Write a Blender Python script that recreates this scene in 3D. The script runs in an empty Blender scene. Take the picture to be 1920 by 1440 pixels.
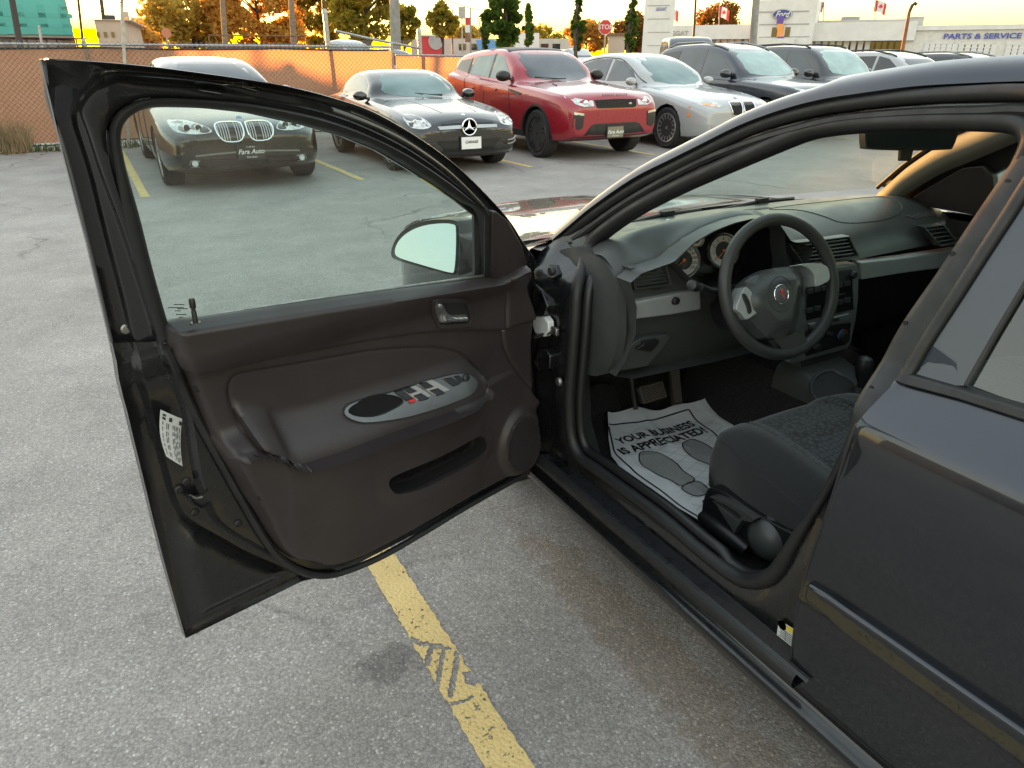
import bpy, bmesh, math, random
import numpy as np
from mathutils import Vector, Matrix
from mathutils.geometry import delaunay_2d_cdt
from mathutils.bvhtree import BVHTree

random.seed(7); np.random.seed(7)
R = math.radians
scene = bpy.context.scene
COL = scene.collection

# ---------------------------------------------------------------- camera, sky, sun, exposure
# World frame: +Y runs along the parking lines (the way the sedan points), +X to its right, Z up.
FPX, HORIZON, YAW, CAMZ = 1320.0, 110.0, R(29.6), 1.45      # focal length and horizon in 1920 px units
PITCH = math.atan((720 - HORIZON) / FPX)
cam_data = bpy.data.cameras.new('camera'); cam = bpy.data.objects.new('camera', cam_data); COL.objects.link(cam)
cam.location = (0, 0, CAMZ); cam.rotation_euler = (math.pi/2 - PITCH, 0, -YAW)
cam_data.sensor_width = 36; cam_data.lens = 36 * FPX / 1920; cam_data.clip_start = .02; cam_data.clip_end = 2000
scene.camera = cam

SUN_EL, SUN_AZ = R(4.0), R(-2.2)          # sun just above the trees; azimuth clockwise from +Y
world = bpy.data.worlds.new('World'); scene.world = world; world.use_nodes = True
wn = world.node_tree.nodes; wl = world.node_tree.links
for nd in list(wn): wn.remove(nd)
sky = wn.new('ShaderNodeTexSky'); sky.sky_type = 'NISHITA'; sky.sun_disc = False
sky.sun_elevation = SUN_EL; sky.sun_rotation = SUN_AZ; sky.altitude = 0; sky.air_density = 1.5; sky.dust_density = .6; sky.ozone_density = 1.1
bg = wn.new('ShaderNodeBackground'); bg.inputs[1].default_value = 0.15
gm = wn.new('ShaderNodeGamma'); gm.inputs[1].default_value = .44; wl.new(sky.outputs[0], gm.inputs[0])      # evens the whole dome, as the multiple scattering of an evening haze does
wo = wn.new('ShaderNodeOutputWorld'); wl.new(gm.outputs[0], bg.inputs[0]); wl.new(bg.outputs[0], wo.inputs[0])

sun_d = bpy.data.lights.new('sun', 'SUN'); sun = bpy.data.objects.new('sun', sun_d); COL.objects.link(sun)
sun_d.energy = 2.6; sun_d.angle = R(0.6); sun_d.color = (1.0, .40, .085)
to_sun = Vector((math.sin(SUN_AZ)*math.cos(SUN_EL), math.cos(SUN_AZ)*math.cos(SUN_EL), math.sin(SUN_EL)))
sun.rotation_euler = to_sun.to_track_quat('Z', 'Y').to_euler(); sun.location = (10, 40, 30)

scene.view_settings.view_transform = 'Standard'; scene.view_settings.look = 'None'
scene.view_settings.exposure = 3.45; scene.view_settings.gamma = 1.0; scene.view_settings.use_curve_mapping = False
scene.render.engine = 'CYCLES'
scene.cycles.use_denoising = True; scene.cycles.max_bounces = 8; scene.cycles.transparent_max_bounces = 24
scene.cycles.diffuse_bounces = 4; scene.cycles.glossy_bounces = 4; scene.cycles.sample_clamp_indirect = 6

# ---------------------------------------------------------------- reading points off the view
CP, SP = math.cos(PITCH), math.sin(PITCH); CY, SY = math.cos(YAW), math.sin(YAW)
CAM = np.array([0, 0, CAMZ])
def ray(x, y):
    r = (x-960)/FPX; d = (y-720)/FPX; fw = CP - d*SP
    return np.array([fw*SY + r*CY, fw*CY - r*SY, -SP - d*CP])
def atX(x, y, X): d = ray(x, y); return CAM + d*(X/d[0])
def atY(x, y, Y): d = ray(x, y); return CAM + d*(Y/d[1])
def atZ(x, y, Z): d = ray(x, y); return CAM + d*((Z-CAMZ)/d[2])
def atD(x, y, D):                       # a point at horizontal distance D
    d = ray(x, y); return CAM + d*(D/math.hypot(d[0], d[1]))
# outer side of the sedan: X as a function of height
SZ = [.10,.16,.20,.30,.50,.60,.75,.84,.885,.905,.93,.965,1.0,1.2,1.34,1.40,1.44,1.6]
SX = [1.20,1.075,1.045,1.03,1.02,1.018,1.02,1.026,1.036,1.05,1.075,1.105,1.12,1.20,1.265,1.30,1.37,1.6]
def _catmull(P, n):
    P = np.array(P, float); out = []
    for s in range(len(P)-1):
        b, c = P[s], P[s+1]; a = P[s-1] if s else 2*b-c; d = P[s+2] if s+2 < len(P) else 2*c-b
        for k in range(n):
            t = k/n; out.append(.5*((2*b)+(-a+c)*t+(2*a-5*b+4*c-d)*t*t+(-a+3*b-3*c+d)*t**3))
    return np.array(out+[P[-1]])
_sd = _catmull(list(zip(SZ, SX)), 8)
def side(z): return float(np.interp(z, _sd[:, 0], _sd[:, 1]))
PHI = R(76); HX = np.array([1.06, 1.68]); DE = np.array([-math.sin(PHI), -math.cos(PHI)]); DN = np.array([math.cos(PHI), -math.sin(PHI)])
def _solve(f):
    ts = np.linspace(.25, 6, 160); va = f(ts[0])
    for i in range(1, len(ts)):
        vb = f(ts[i])
        if va*vb <= 0:
            a, b = ts[i-1], ts[i]; fa = va
            for _ in range(40):
                m = (a+b)/2; fm = f(m)
                if fa*fm <= 0: b = m
                else: a, fa = m, fm
            return a
        va = vb
    return ts[-1]
def S(px, py, off=0.):                  # pixel -> (y, z) on the sedan's left side
    d = ray(px, py); t = _solve(lambda t: d[0]*t - side(CAMZ+d[2]*t) - off); p = CAM+d*t
    return (p[1], p[2])
def S3(y, z, off=0.): return (side(z)+off, y, z)
def D(px, py, w=0.):                    # pixel -> (u, v) on the open door at depth w
    d = ray(px, py)
    def f(t):
        return (d[0]*t-HX[0])*DN[0] + (d[1]*t-HX[1])*DN[1] - (side(CAMZ+d[2]*t)-1.06+w)
    t = _solve(f); p = CAM+d*t
    return ((p[0]-HX[0])*DE[0]+(p[1]-HX[1])*DE[1], p[2])
def D3(u, v, w):
    k = side(v)-1.06+w
    return (HX[0]+DE[0]*u+DN[0]*k, HX[1]+DE[1]*u+DN[1]*k, v)
def D3raw(u, v, w):
    return (HX[0]+DE[0]*u+DN[0]*w, HX[1]+DE[1]*u+DN[1]*w, v)

# ---------------------------------------------------------------- mesh helpers
def smooth_path(pts, n, closed=False):
    P = np.array(pts, float); m = len(P)
    if closed: idx = lambda i: P[i % m]
    else: idx = lambda i: P[min(max(i, 0), m-1)] if 0 <= i < m else (2*P[0]-P[1] if i < 0 else 2*P[-1]-P[-2])
    seg = m if closed else m-1; out = []
    for s in range(seg):
        a, b, c, d = idx(s-1), idx(s), idx(s+1), idx(s+2)
        for k in range(n):
            t = k/n
            out.append(.5*((2*b)+(-a+c)*t+(2*a-5*b+4*c-d)*t*t+(-a+3*b-3*c+d)*t**3))
    if not closed: out.append(P[-1])
    return np.array(out)
def inpoly(px, py, poly):
    poly = np.asarray(poly, float); c = np.zeros(np.shape(px), bool); n = len(poly); j = n-1
    for i in range(n):
        xi, yi = poly[i]; xj, yj = poly[j]
        if yi != yj:
            c ^= ((yi > py) != (yj > py)) & (px < (xj-xi)*(py-yi)/(yj-yi)+xi)
        j = i
    return c
def linedist(px, py, pts, closed=False):
    pts = np.asarray(pts, float); best = np.full(np.shape(px), 1e9); n = len(pts)
    for i in range(n if closed else n-1):
        a = pts[i]; b = pts[(i+1) % n]; ab = b-a; L = ab@ab+1e-12
        t = np.clip(((px-a[0])*ab[0]+(py-a[1])*ab[1])/L, 0, 1)
        best = np.minimum(best, np.hypot(px-a[0]-t*ab[0], py-a[1]-t*ab[1]))
    return best
def sdf(px, py, poly):                  # positive inside
    d = linedist(px, py, poly, True); return np.where(inpoly(px, py, poly), d, -d)
def sstep(a, b, x):
    t = np.clip((x-a)/(b-a), 0, 1); return t*t*(3-2*t)
def cdt(poly, holes=(), step=None, extra=None):
    poly = [tuple(map(float, p)) for p in poly]; loops = [poly]+[[tuple(map(float, p)) for p in h] for h in holes]
    vs, es = [], []
    for L in loops:
        k = len(vs); vs += [Vector(p) for p in L]; es += [(k+i, k+(i+1) % len(L)) for i in range(len(L))]
    if step:
        A = np.array(poly); x0, y0 = A.min(0); x1, y1 = A.max(0)
        gx, gy = np.meshgrid(np.arange(x0+step/2, x1, step), np.arange(y0+step/2, y1, step)); gx = gx.ravel(); gy = gy.ravel()
        ok = sdf(gx, gy, poly) > step*.45
        for h in holes: ok &= sdf(gx, gy, h) < -step*.45
        if extra is not None and len(extra):
            ex = np.asarray(extra); k2 = sdf(ex[:, 0], ex[:, 1], poly) > 1e-3
            for h in holes: k2 &= sdf(ex[:, 0], ex[:, 1], h) < -1e-3
            ex = ex[k2]; vs += [Vector(p) for p in ex]
            if len(ex):                                  # keep grid points clear of the crease points
                cell = step*.5; occ = set((int(a//cell)+i, int(b//cell)+j) for a, b in ex for i in (-1, 0, 1) for j in (-1, 0, 1))
                ok &= np.array([(int(a//cell), int(b//cell)) not in occ for a, b in zip(gx, gy)], bool)
        vs += [Vector((a, b)) for a, b in zip(gx[ok], gy[ok])]
    V, E, F, *_ = delaunay_2d_cdt(vs, es, [], 0, 1e-7)
    V = np.array([tuple(v) for v in V]); F = [f for f in F if len(f) == 3]
    C = np.array([(V[f[0]]+V[f[1]]+V[f[2]])/3 for f in F])
    ok = inpoly(C[:, 0], C[:, 1], poly)
    for h in holes: ok &= ~inpoly(C[:, 0], C[:, 1], h)
    out = []
    for f, k in zip(F, ok):
        if not k: continue
        a, b, c = V[f[0]], V[f[1]], V[f[2]]
        out.append(tuple(f) if (b[0]-a[0])*(c[1]-a[1])-(b[1]-a[1])*(c[0]-a[0]) > 0 else (f[0], f[2], f[1]))
    return V, out
def crease(line, offs, closed=False, sp=.005):
    """points alongside a line, so that a relief keeps a clean crease there"""
    P = np.asarray(line, float)
    if closed: P = np.vstack([P, P[:1]])
    d = np.r_[0, np.cumsum(np.linalg.norm(np.diff(P, axis=0), axis=1))]; t = np.arange(0, d[-1], sp)
    Q = np.c_[np.interp(t, d, P[:, 0]), np.interp(t, d, P[:, 1])]; T = np.gradient(Q, axis=0); T /= np.linalg.norm(T, axis=1)[:, None]+1e-12
    Nn = np.c_[-T[:, 1], T[:, 0]]; return np.vstack([Q+Nn*o for o in offs])
def basis(d):
    d = Vector(d).normalized(); a = Vector((0, 0, 1)) if abs(d.z) < .9 else Vector((1, 0, 0))
    x = a.cross(d).normalized(); return x, d.cross(x), d

class G:
    """collects geometry for one mesh object"""
    def __init__(s): s.v = []; s.f = []
    def add(s, v, f):
        k = len(s.v); s.v += [tuple(map(float, p)) for p in v]; s.f += [tuple(k+i for i in q) for q in f]; return s
    def box(s, c, d, rot=None):
        x, y, z = [k/2 for k in d]
        v = [Vector(p) for p in [(-x,-y,-z),(x,-y,-z),(x,y,-z),(-x,y,-z),(-x,-y,z),(x,-y,z),(x,y,z),(-x,y,z)]]
        if rot is not None: v = [rot @ p for p in v]
        c = Vector(c)
        return s.add([p+c for p in v], [(0,3,2,1),(4,5,6,7),(0,1,5,4),(1,2,6,5),(2,3,7,6),(3,0,4,7)])
    def tube(s, path, r, n=8, closed=False, caps=True, flat=1.0, up=None):
        P = [Vector(p) for p in path]; m = len(P); rs = r if hasattr(r, '__len__') else [r]*m; V = []; px = None
        for i in range(m):
            if closed: t = P[(i+1) % m]-P[i-1]
            else: t = P[min(i+1, m-1)]-P[max(i-1, 0)]
            if t.length < 1e-9: t = Vector((0, 0, 1))
            t.normalize()
            if up is not None: x = Vector(up).cross(t); x = x.normalized() if x.length > 1e-6 else basis(t)[0]
            elif px is None: x = basis(t)[0]
            else:
                x = px-t*px.dot(t); x = x.normalized() if x.length > 1e-6 else basis(t)[0]
            px = x; y = t.cross(x)
            for k in range(n):
                a = 2*math.pi*k/n; V.append(P[i]+x*(math.cos(a)*rs[i])+y*(math.sin(a)*rs[i]*flat))
        F = []
        for i in range(m if closed else m-1):
            j = (i+1) % m
            for k in range(n): F.append((i*n+k, i*n+(k+1) % n, j*n+(k+1) % n, j*n+k))
        if caps and not closed: F += [tuple(range(n))[::-1], tuple((m-1)*n+k for k in range(n))]
        return s.add(V, F)
    def lathe(s, prof, c, axis, n=24, sx=1.0, sy=1.0, xdir=None):
        x, y, d = basis(axis); c = Vector(c)
        if xdir is not None: x = Vector(xdir).normalized(); y = d.cross(x)
        V, F = [], []
        for r, h in prof:
            for k in range(n):
                a = 2*math.pi*k/n; V.append(c+d*h+x*(r*math.cos(a)*sx)+y*(r*math.sin(a)*sy))
        for i in range(len(prof)-1):
            for k in range(n): F.append((i*n+k, i*n+(k+1) % n, (i+1)*n+(k+1) % n, (i+1)*n+k))
        if prof[0][0] > 1e-6: F.append(tuple(range(n))[::-1])
        if prof[-1][0] > 1e-6: F.append(tuple((len(prof)-1)*n+k for k in range(n)))
        return s.add(V, F)
    def loft(s, rings, closed=False, capped=False):
        n = len(rings[0]); V = [p for r in rings for p in r]; F = []
        for i in range(len(rings)-1):
            for k in range(n if closed else n-1):
                F.append((i*n+k, i*n+(k+1) % n, (i+1)*n+(k+1) % n, (i+1)*n+k))
        if capped: F += [tuple(range(n))[::-1], tuple((len(rings)-1)*n+k for k in range(n))]
        return s.add(V, F)
    def patch(s, poly, fn, h1, h0=None, holes=(), step=None, extra=None):
        """fill a 2-D outline, map it with fn(a, b, h); h1 front height (number or function), h0 back height"""
        V, F = cdt(poly, holes, step, extra)
        hh = h1(V[:, 0], V[:, 1]) if callable(h1) else np.full(len(V), h1)
        pts = [fn(a, b, h) for (a, b), h in zip(V, hh)]; k = len(pts); faces = list(F)
        if h0 is not None:
            cnt = {}
            for f in F:
                for i in range(3): cnt.setdefault(tuple(sorted((f[i], f[(i+1) % 3]))), []).append((f[i], f[(i+1) % 3]))
            bd = [e[0] for e in cnt.values() if len(e) == 1]; m = {}
            for e in bd:
                for i in e:
                    if i not in m: m[i] = len(pts); pts.append(fn(V[i][0], V[i][1], h0))
            for a, b in bd: faces.append((b, a, m[a], m[b]))
        return s.add(pts, faces)
    def obj(s, name, mat, parent=None, smooth=38, bevel=None, sub=0, recalc=True, seg=2):
        me = bpy.data.meshes.new(name); me.from_pydata(s.v, [], s.f); 
        bm = bmesh.new(); bm.from_mesh(me); bmesh.ops.remove_doubles(bm, verts=bm.verts, dist=1e-5)
        if recalc: bmesh.ops.recalc_face_normals(bm, faces=bm.faces)
        bm.to_mesh(me); bm.free()
        return link(name, me, mat, parent, smooth, bevel, sub, seg)
def link(name, me, mat, parent=None, smooth=38, bevel=None, sub=0, seg=2):
    o = bpy.data.objects.new(name, me); COL.objects.link(o)
    for m in (mat if isinstance(mat, (list, tuple)) else [mat]):
        if m is not None: me.materials.append(m)
    if smooth:
        me.shade_smooth()
        if smooth < 180 and not sub: me.set_sharp_from_angle(angle=R(smooth))
    if bevel:
        b = o.modifiers.new('bevel', 'BEVEL'); b.width = bevel; b.segments = seg; b.limit_method = 'ANGLE'; b.angle_limit = R(35); b.harden_normals = False
    if sub:
        b = o.modifiers.new('sub', 'SUBSURF'); b.levels = sub; b.render_levels = sub
    if parent is not None: setparent(o, parent)
    return o
def setparent(o, p):
    o.parent = p
    if p.type == 'EMPTY': o.matrix_parent_inverse = Matrix.Translation(-Vector(p.location))
def tag(o, label, cat, group=None, kind=None):
    if label: o['label'] = label
    if cat: o['category'] = cat
    if group: o['group'] = group
    if kind: o['kind'] = kind
    return o
def thing(name, loc, label, cat, group=None):
    o = bpy.data.objects.new(name, None); COL.objects.link(o); o.location = loc; o.empty_display_size = .2
    return tag(o, label, cat, group)
def struct(o): o['kind'] = 'structure'; return o
def stuff(o): o['kind'] = 'stuff'; return o
_txt = {}
def text_geo(s, size=1.0, extrude=0.0, bold=0.0, shear=0.0, spacing=1.0):
    """letters as (verts, faces) in the XY plane, centred"""
    key = (s, extrude, bold, shear, spacing)
    if key not in _txt:
        c = bpy.data.curves.new('letters', 'FONT'); c.body = s; c.size = 1; c.extrude = extrude; c.offset = bold; c.shear = shear
        c.align_x = 'CENTER'; c.align_y = 'CENTER'; c.resolution_u = 3; c.space_character = spacing
        o = bpy.data.objects.new('letters', c); COL.objects.link(o)
        dg = bpy.context.evaluated_depsgraph_get(); me = bpy.data.meshes.new_from_object(o.evaluated_get(dg))
        _txt[key] = ([tuple(v.co) for v in me.vertices], [tuple(p.vertices) for p in me.polygons])
        bpy.data.objects.remove(o); bpy.data.curves.remove(c); bpy.data.meshes.remove(me)
    v, f = _txt[key]
    return [(a*size, b*size, d) for a, b, d in v], f
def text(s, size, fn, **k):
    """letters mapped with fn(x, y, h)"""
    v, f = text_geo(s, size, **k); g = G(); g.add([fn(*p) for p in v], f); return g
def frame3(o, x, y):
    """fn(a, b, h): point at o + a*x + b*y + h*normal"""
    o, x, y = Vector(o), Vector(x).normalized(), Vector(y); y = (y-x*y.dot(x)).normalized(); n = x.cross(y)
    return lambda a, b, h=0: tuple(o+x*a+y*b+n*h)

# ---------------------------------------------------------------- materials
def mat(name, color=(.5,.5,.5), rough=.5, metal=0., coat=0., coat_rough=.03, spec=.5, noise=None, bump=None, rnoise=None, emit=None, sheen=0.):
    """noise=(scale, amount), bump=(scale, strength, distance), rnoise=(scale, amount)"""
    m = bpy.data.materials.new(name); m.use_nodes = True; nt = m.node_tree; N = nt.nodes; L = nt.links
    b = N['Principled BSDF']; b.inputs['Base Color'].default_value = (*color, 1); b.inputs['Roughness'].default_value = rough
    b.inputs['Metallic'].default_value = metal; b.inputs['Coat Weight'].default_value = coat; b.inputs['Coat Roughness'].default_value = coat_rough
    b.inputs['Specular IOR Level'].default_value = spec
    if sheen: b.inputs['Sheen Weight'].default_value = sheen
    tc = N.new('ShaderNodeTexCoord')
    def nz(scale, detail=4):
        n = N.new('ShaderNodeTexNoise'); n.inputs['Scale'].default_value = scale; n.inputs['Detail'].default_value = detail; L.new(tc.outputs['Object'], n.inputs['Vector']); return n
    if noise:
        n = nz(noise[0]); mr = N.new('ShaderNodeMapRange'); mr.inputs[1].default_value = .3; mr.inputs[2].default_value = .7
        mr.inputs[3].default_value = 1-noise[1]; mr.inputs[4].default_value = 1+noise[1]; L.new(n.outputs[0], mr.inputs[0])
        mx = N.new('ShaderNodeVectorMath'); mx.operation = 'SCALE'; mx.inputs[0].default_value = color; L.new(mr.outputs[0], mx.inputs['Scale']); L.new(mx.outputs[0], b.inputs['Base Color'])
    if rnoise:
        n = nz(rnoise[0]); mr = N.new('ShaderNodeMapRange'); mr.inputs[1].default_value = .3; mr.inputs[2].default_value = .7
        mr.inputs[3].default_value = max(rough-rnoise[1], .02); mr.inputs[4].default_value = rough+rnoise[1]; L.new(n.outputs[0], mr.inputs[0]); L.new(mr.outputs[0], b.inputs['Roughness'])
    if bump:
        n = nz(bump[0], 3); bp = N.new('ShaderNodeBump'); bp.inputs['Strength'].default_value = bump[1]; bp.inputs['Distance'].default_value = bump[2]
        L.new(n.outputs[0], bp.inputs['Height']); L.new(bp.outputs[0], b.inputs['Normal'])
    if emit: b.inputs['Emission Color'].default_value = (*emit[0], 1); b.inputs['Emission Strength'].default_value = emit[1]
    return m
def glass(name, tint, refl=1.0, rough=.0, dirt=0.0, dirt_col=(.5,.5,.48), ior=1.5):
    """thin tinted pane: clear transmission, mirror reflection by Fresnel, a film of dust"""
    m = bpy.data.materials.new(name); m.use_nodes = True; N = m.node_tree.nodes; L = m.node_tree.links
    for n in list(N): N.remove(n)
    out = N.new('ShaderNodeOutputMaterial'); tr = N.new('ShaderNodeBsdfTransparent'); tr.inputs[0].default_value = (*tint, 1)
    gl = N.new('ShaderNodeBsdfGlossy'); gl.inputs['Roughness'].default_value = rough; gl.inputs[0].default_value = (refl, refl, refl, 1)
    fr = N.new('ShaderNodeFresnel')
    ge = N.new('ShaderNodeNewGeometry'); io = N.new('ShaderNodeMapRange'); io.inputs[3].default_value = ior; io.inputs[4].default_value = 1/ior; L.new(ge.outputs['Backfacing'], io.inputs[0]); L.new(io.outputs[0], fr.inputs[0])   # same reflectance from both sides of the pane
    mx = N.new('ShaderNodeMixShader'); L.new(fr.outputs[0], mx.inputs[0]); L.new(tr.outputs[0], mx.inputs[1]); L.new(gl.outputs[0], mx.inputs[2])
    last = mx
    if dirt:
        df = N.new('ShaderNodeBsdfDiffuse'); df.inputs[0].default_value = (*dirt_col, 1)
        tl = N.new('ShaderNodeBsdfTranslucent'); tl.inputs[0].default_value = (*dirt_col, 1)
        ad = N.new('ShaderNodeMixShader'); ad.inputs[0].default_value = .55; L.new(df.outputs[0], ad.inputs[1]); L.new(tl.outputs[0], ad.inputs[2])
        tc = N.new('ShaderNodeTexCoord'); nz = N.new('ShaderNodeTexNoise'); nz.inputs['Scale'].default_value = 9; nz.inputs['Detail'].default_value = 8; nz.inputs['Roughness'].default_value = .7
        L.new(tc.outputs['Object'], nz.inputs['Vector']); mr = N.new('ShaderNodeMapRange'); mr.inputs[1].default_value = .35; mr.inputs[2].default_value = .75; mr.inputs[3].default_value = dirt*.4; mr.inputs[4].default_value = dirt*1.6
        L.new(nz.outputs[0], mr.inputs[0]); m2 = N.new('ShaderNodeMixShader'); L.new(mr.outputs[0], m2.inputs[0]); L.new(mx.outputs[0], m2.inputs[1]); L.new(ad.outputs[0], m2.inputs[2]); last = m2
    L.new(last.outputs[0], out.inputs[0])
    return m
M = {}
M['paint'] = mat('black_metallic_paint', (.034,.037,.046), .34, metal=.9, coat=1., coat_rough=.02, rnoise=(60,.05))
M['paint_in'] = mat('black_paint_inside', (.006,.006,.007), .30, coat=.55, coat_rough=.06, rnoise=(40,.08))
M['rubber'] = mat('black_rubber', (.012,.012,.013), .55, noise=(30,.2), rnoise=(25,.1))
M['trim'] = mat('door_plastic', (.031,.0245,.0255), .47, noise=(5,.2), bump=(420,.28,.0012), rnoise=(9,.07))
M['plastic'] = mat('dash_plastic', (.050,.053,.052), .36, noise=(8,.1), bump=(520,.25,.001), rnoise=(11,.06))
M['plastic_dk'] = mat('black_plastic', (.010,.010,.011), .42, bump=(500,.15,.0008))
M['plastic_gloss'] = mat('gloss_black_plastic', (.008,.008,.009), .18)
M['silver'] = mat('silver_trim', (.235,.245,.245), .38, metal=.75, noise=(30,.06), rnoise=(40,.05))
M['silver_dash'] = mat('silver_dash_trim', (.40,.415,.42), .42, metal=.45, noise=(30,.05)); M['plate_silver'] = mat('switch_plate_silver', (.15,.155,.155), .38, metal=.7, rnoise=(40,.06)); M['chrome'] = mat('chrome', (.85,.85,.86), .10, metal=.92)
M['steel'] = mat('dull_steel', (.30,.29,.28), .4, metal=.9, noise=(60,.25))
M['mirror'] = mat('mirror_glass', (.38,.45,.46), .01, metal=1.)
M['grey_trim'] = mat('pillar_trim', (.17,.165,.145), .75, bump=(300,.2,.001))
M['headliner'] = mat('headliner', (.34,.33,.31), .95, bump=(260,.3,.001))
M['carpet'] = mat('carpet', (.018,.017,.016), 1., noise=(120,.5), bump=(300,1.,.006))
M['fabric_side'] = mat('seat_side_cloth', (.014,.0145,.016), .95, noise=(250,.2), bump=(900,.4,.001), sheen=.2)
M['white_plastic'] = mat('white_plastic', (.62,.63,.64), .4)
M['door_glass'] = glass('door_glass', (.66,.80,.76), .9, dirt=.05)
M['windshield_glass'] = glass('windshield_glass', (.74,.86,.81), .9, dirt=.07)
M['side_glass'] = glass('rear_door_glass', (.42,.55,.52), 1., dirt=.02, ior=1.85)
M['red'] = mat('red_print', (.5,.02,.02), .4)
M['void'] = mat('recess_shade', (.003,.003,.003), 1.); M['scuff'] = mat('scuff_plate', (.014,.015,.018), .30, rnoise=(30,.1)); M['ink'] = mat('black_ink', (.012,.012,.013), .6)  # first one: near-black standing in for shade inside door pocket and pull cup
M['white_ink'] = mat('white_ink', (.75,.75,.75), .5)
M['tyre'] = mat('tyre', (.016,.016,.016), .8, noise=(25,.25), bump=(120,.4,.003))
# ================================================================ ground
def asphalt_mat():
    m = bpy.data.materials.new('asphalt'); m.use_nodes = True; N = m.node_tree.nodes; L = m.node_tree.links; b = N['Principled BSDF']
    tc = N.new('ShaderNodeTexCoord')
    def noise(scale, detail=6, rough=.6):
        n = N.new('ShaderNodeTexNoise'); n.inputs['Scale'].default_value = scale; n.inputs['Detail'].default_value = detail; n.inputs['Roughness'].default_value = rough
        L.new(tc.outputs['Object'], n.inputs['Vector']); return n
    def ramp(src, stops):
        r = N.new('ShaderNodeValToRGB'); cr = r.color_ramp
        while len(cr.elements) < len(stops): cr.elements.new(.5)
        for e, (p, c) in zip(cr.elements, stops): e.position = p; e.color = (*c, 1) if hasattr(c, '__len__') else (c, c, c, 1)
        L.new(src, r.inputs[0]); return r
    def mix(f, a, c, typ='MIX'):
        x = N.new('ShaderNodeMix'); x.data_type = 'RGBA'; x.blend_type = typ
        if isinstance(f, float): x.inputs[0].default_value = f
        else: L.new(f, x.inputs[0])
        L.new(a, x.inputs[6]); L.new(c, x.inputs[7]); return x.outputs[2]
    big = ramp(noise(.22, 5).outputs[0], [(.3, (.298,.274,.255)), (.7, (.368,.340,.318))])
    mid = ramp(noise(1.6, 8, .72).outputs[0], [(.25, .72), (.75, 1.2)])
    vo = N.new('ShaderNodeTexVoronoi'); vo.inputs['Scale'].default_value = 165; L.new(tc.outputs['Object'], vo.inputs['Vector'])
    sep = N.new('ShaderNodeSeparateColor'); L.new(vo.outputs['Color'], sep.inputs[0])
    stone = ramp(sep.outputs[0], [(0, .74), (.35, .90), (.75, 1.02), (.94, 1.15), (1, 1.5)])
    gap = ramp(vo.outputs['Distance'], [(0, 1.06), (.45, 1.0), (.8, .78)])
    v2 = N.new('ShaderNodeTexVoronoi'); v2.inputs['Scale'].default_value = 78; v2.inputs['Randomness'].default_value = 1; L.new(tc.outputs['Object'], v2.inputs['Vector'])
    s2 = N.new('ShaderNodeSeparateColor'); L.new(v2.outputs['Color'], s2.inputs[0])
    pk = ramp(s2.outputs[0], [(.86, 0.), (.91, 1.)]); ds = ramp(v2.outputs['Distance'], [(.16, 1.), (.30, 0.)])
    fm_ = N.new('ShaderNodeMath'); fm_.operation = 'MULTIPLY'; L.new(pk.outputs[0], fm_.inputs[0]); L.new(ds.outputs[0], fm_.inputs[1])
    fine = ramp(noise(330, 3).outputs[0], [(.3, .75), (.7, 1.25)])
    c = mix(1., big.outputs[0], mid.outputs[0], 'MULTIPLY'); c = mix(1., c, stone.outputs[0], 'MULTIPLY'); c = mix(1., c, gap.outputs[0], 'MULTIPLY'); c = mix(.8, c, fine.outputs[0], 'MULTIPLY')
    fk = N.new('ShaderNodeRGB'); fk.outputs[0].default_value = (.52,.50,.48, 1); c = mix(fm_.outputs[0], c, fk.outputs[0])
    # damp rusty strip beside the sedan's sill, a sunken patch with tyre gouges on the bay line
    sx = N.new('ShaderNodeSeparateXYZ'); L.new(tc.outputs['Object'], sx.inputs[0])
    def blob(cx, cy, rx, ry, n_amt=.45, scale=9):
        mp = N.new('ShaderNodeMapping'); mp.inputs['Location'].default_value = (-cx/rx, -cy/ry, 0); mp.inputs['Scale'].default_value = (1/rx, 1/ry, 0); L.new(tc.outputs['Object'], mp.inputs[0])
        ln = N.new('ShaderNodeVectorMath'); ln.operation = 'LENGTH'; L.new(mp.outputs[0], ln.inputs[0])
        ns = noise(scale, 6); ad = N.new('ShaderNodeMath'); ad.operation = 'MULTIPLY_ADD'; L.new(ns.outputs[0], ad.inputs[0]); ad.inputs[1].default_value = n_amt*2; L.new(ln.outputs['Value'], ad.inputs[2])
        return ramp(ad.outputs[0], [(.55+n_amt*.6, 1.), (1.+n_amt, 0.)])
    dirt = blob(1.02, 1.1, .20, 1.25)
    rust = N.new('ShaderNodeRGB'); rust.outputs[0].default_value = (.84,.77,.70, 1)
    c2 = mix(1., c, rust.outputs[0], 'MULTIPLY'); c = mix(dirt.outputs[0], c, c2)
    pit = blob(.40, 1.36, .20, .13, .5, 22)
    dk = N.new('ShaderNodeRGB'); dk.outputs[0].default_value = (.66,.66,.68, 1)
    c3 = mix(1., c, dk.outputs[0], 'MULTIPLY'); c = mix(pit.outputs[0], c, c3)
    # faint cracks
    vc = N.new('ShaderNodeTexVoronoi'); vc.feature = 'DISTANCE_TO_EDGE'; vc.inputs['Scale'].default_value = .33
    nw = noise(1.4, 5); wv = N.new('ShaderNodeVectorMath'); wv.operation = 'MULTIPLY_ADD'; wv.inputs[1].default_value = (.9,.9,0); L.new(nw.outputs['Color'], wv.inputs[0]); L.new(tc.outputs['Object'], wv.inputs[2]); L.new(wv.outputs[0], vc.inputs['Vector'])
    crack = ramp(vc.outputs['Distance'], [(0, .30), (.007, 1.)])
    wh = ramp(noise(.5, 3).outputs[0], [(.48, 0.), (.62, .85)])
    c = mix(wh.outputs[0], c, mix(1., c, crack.outputs[0], 'MULTIPLY'))
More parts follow.
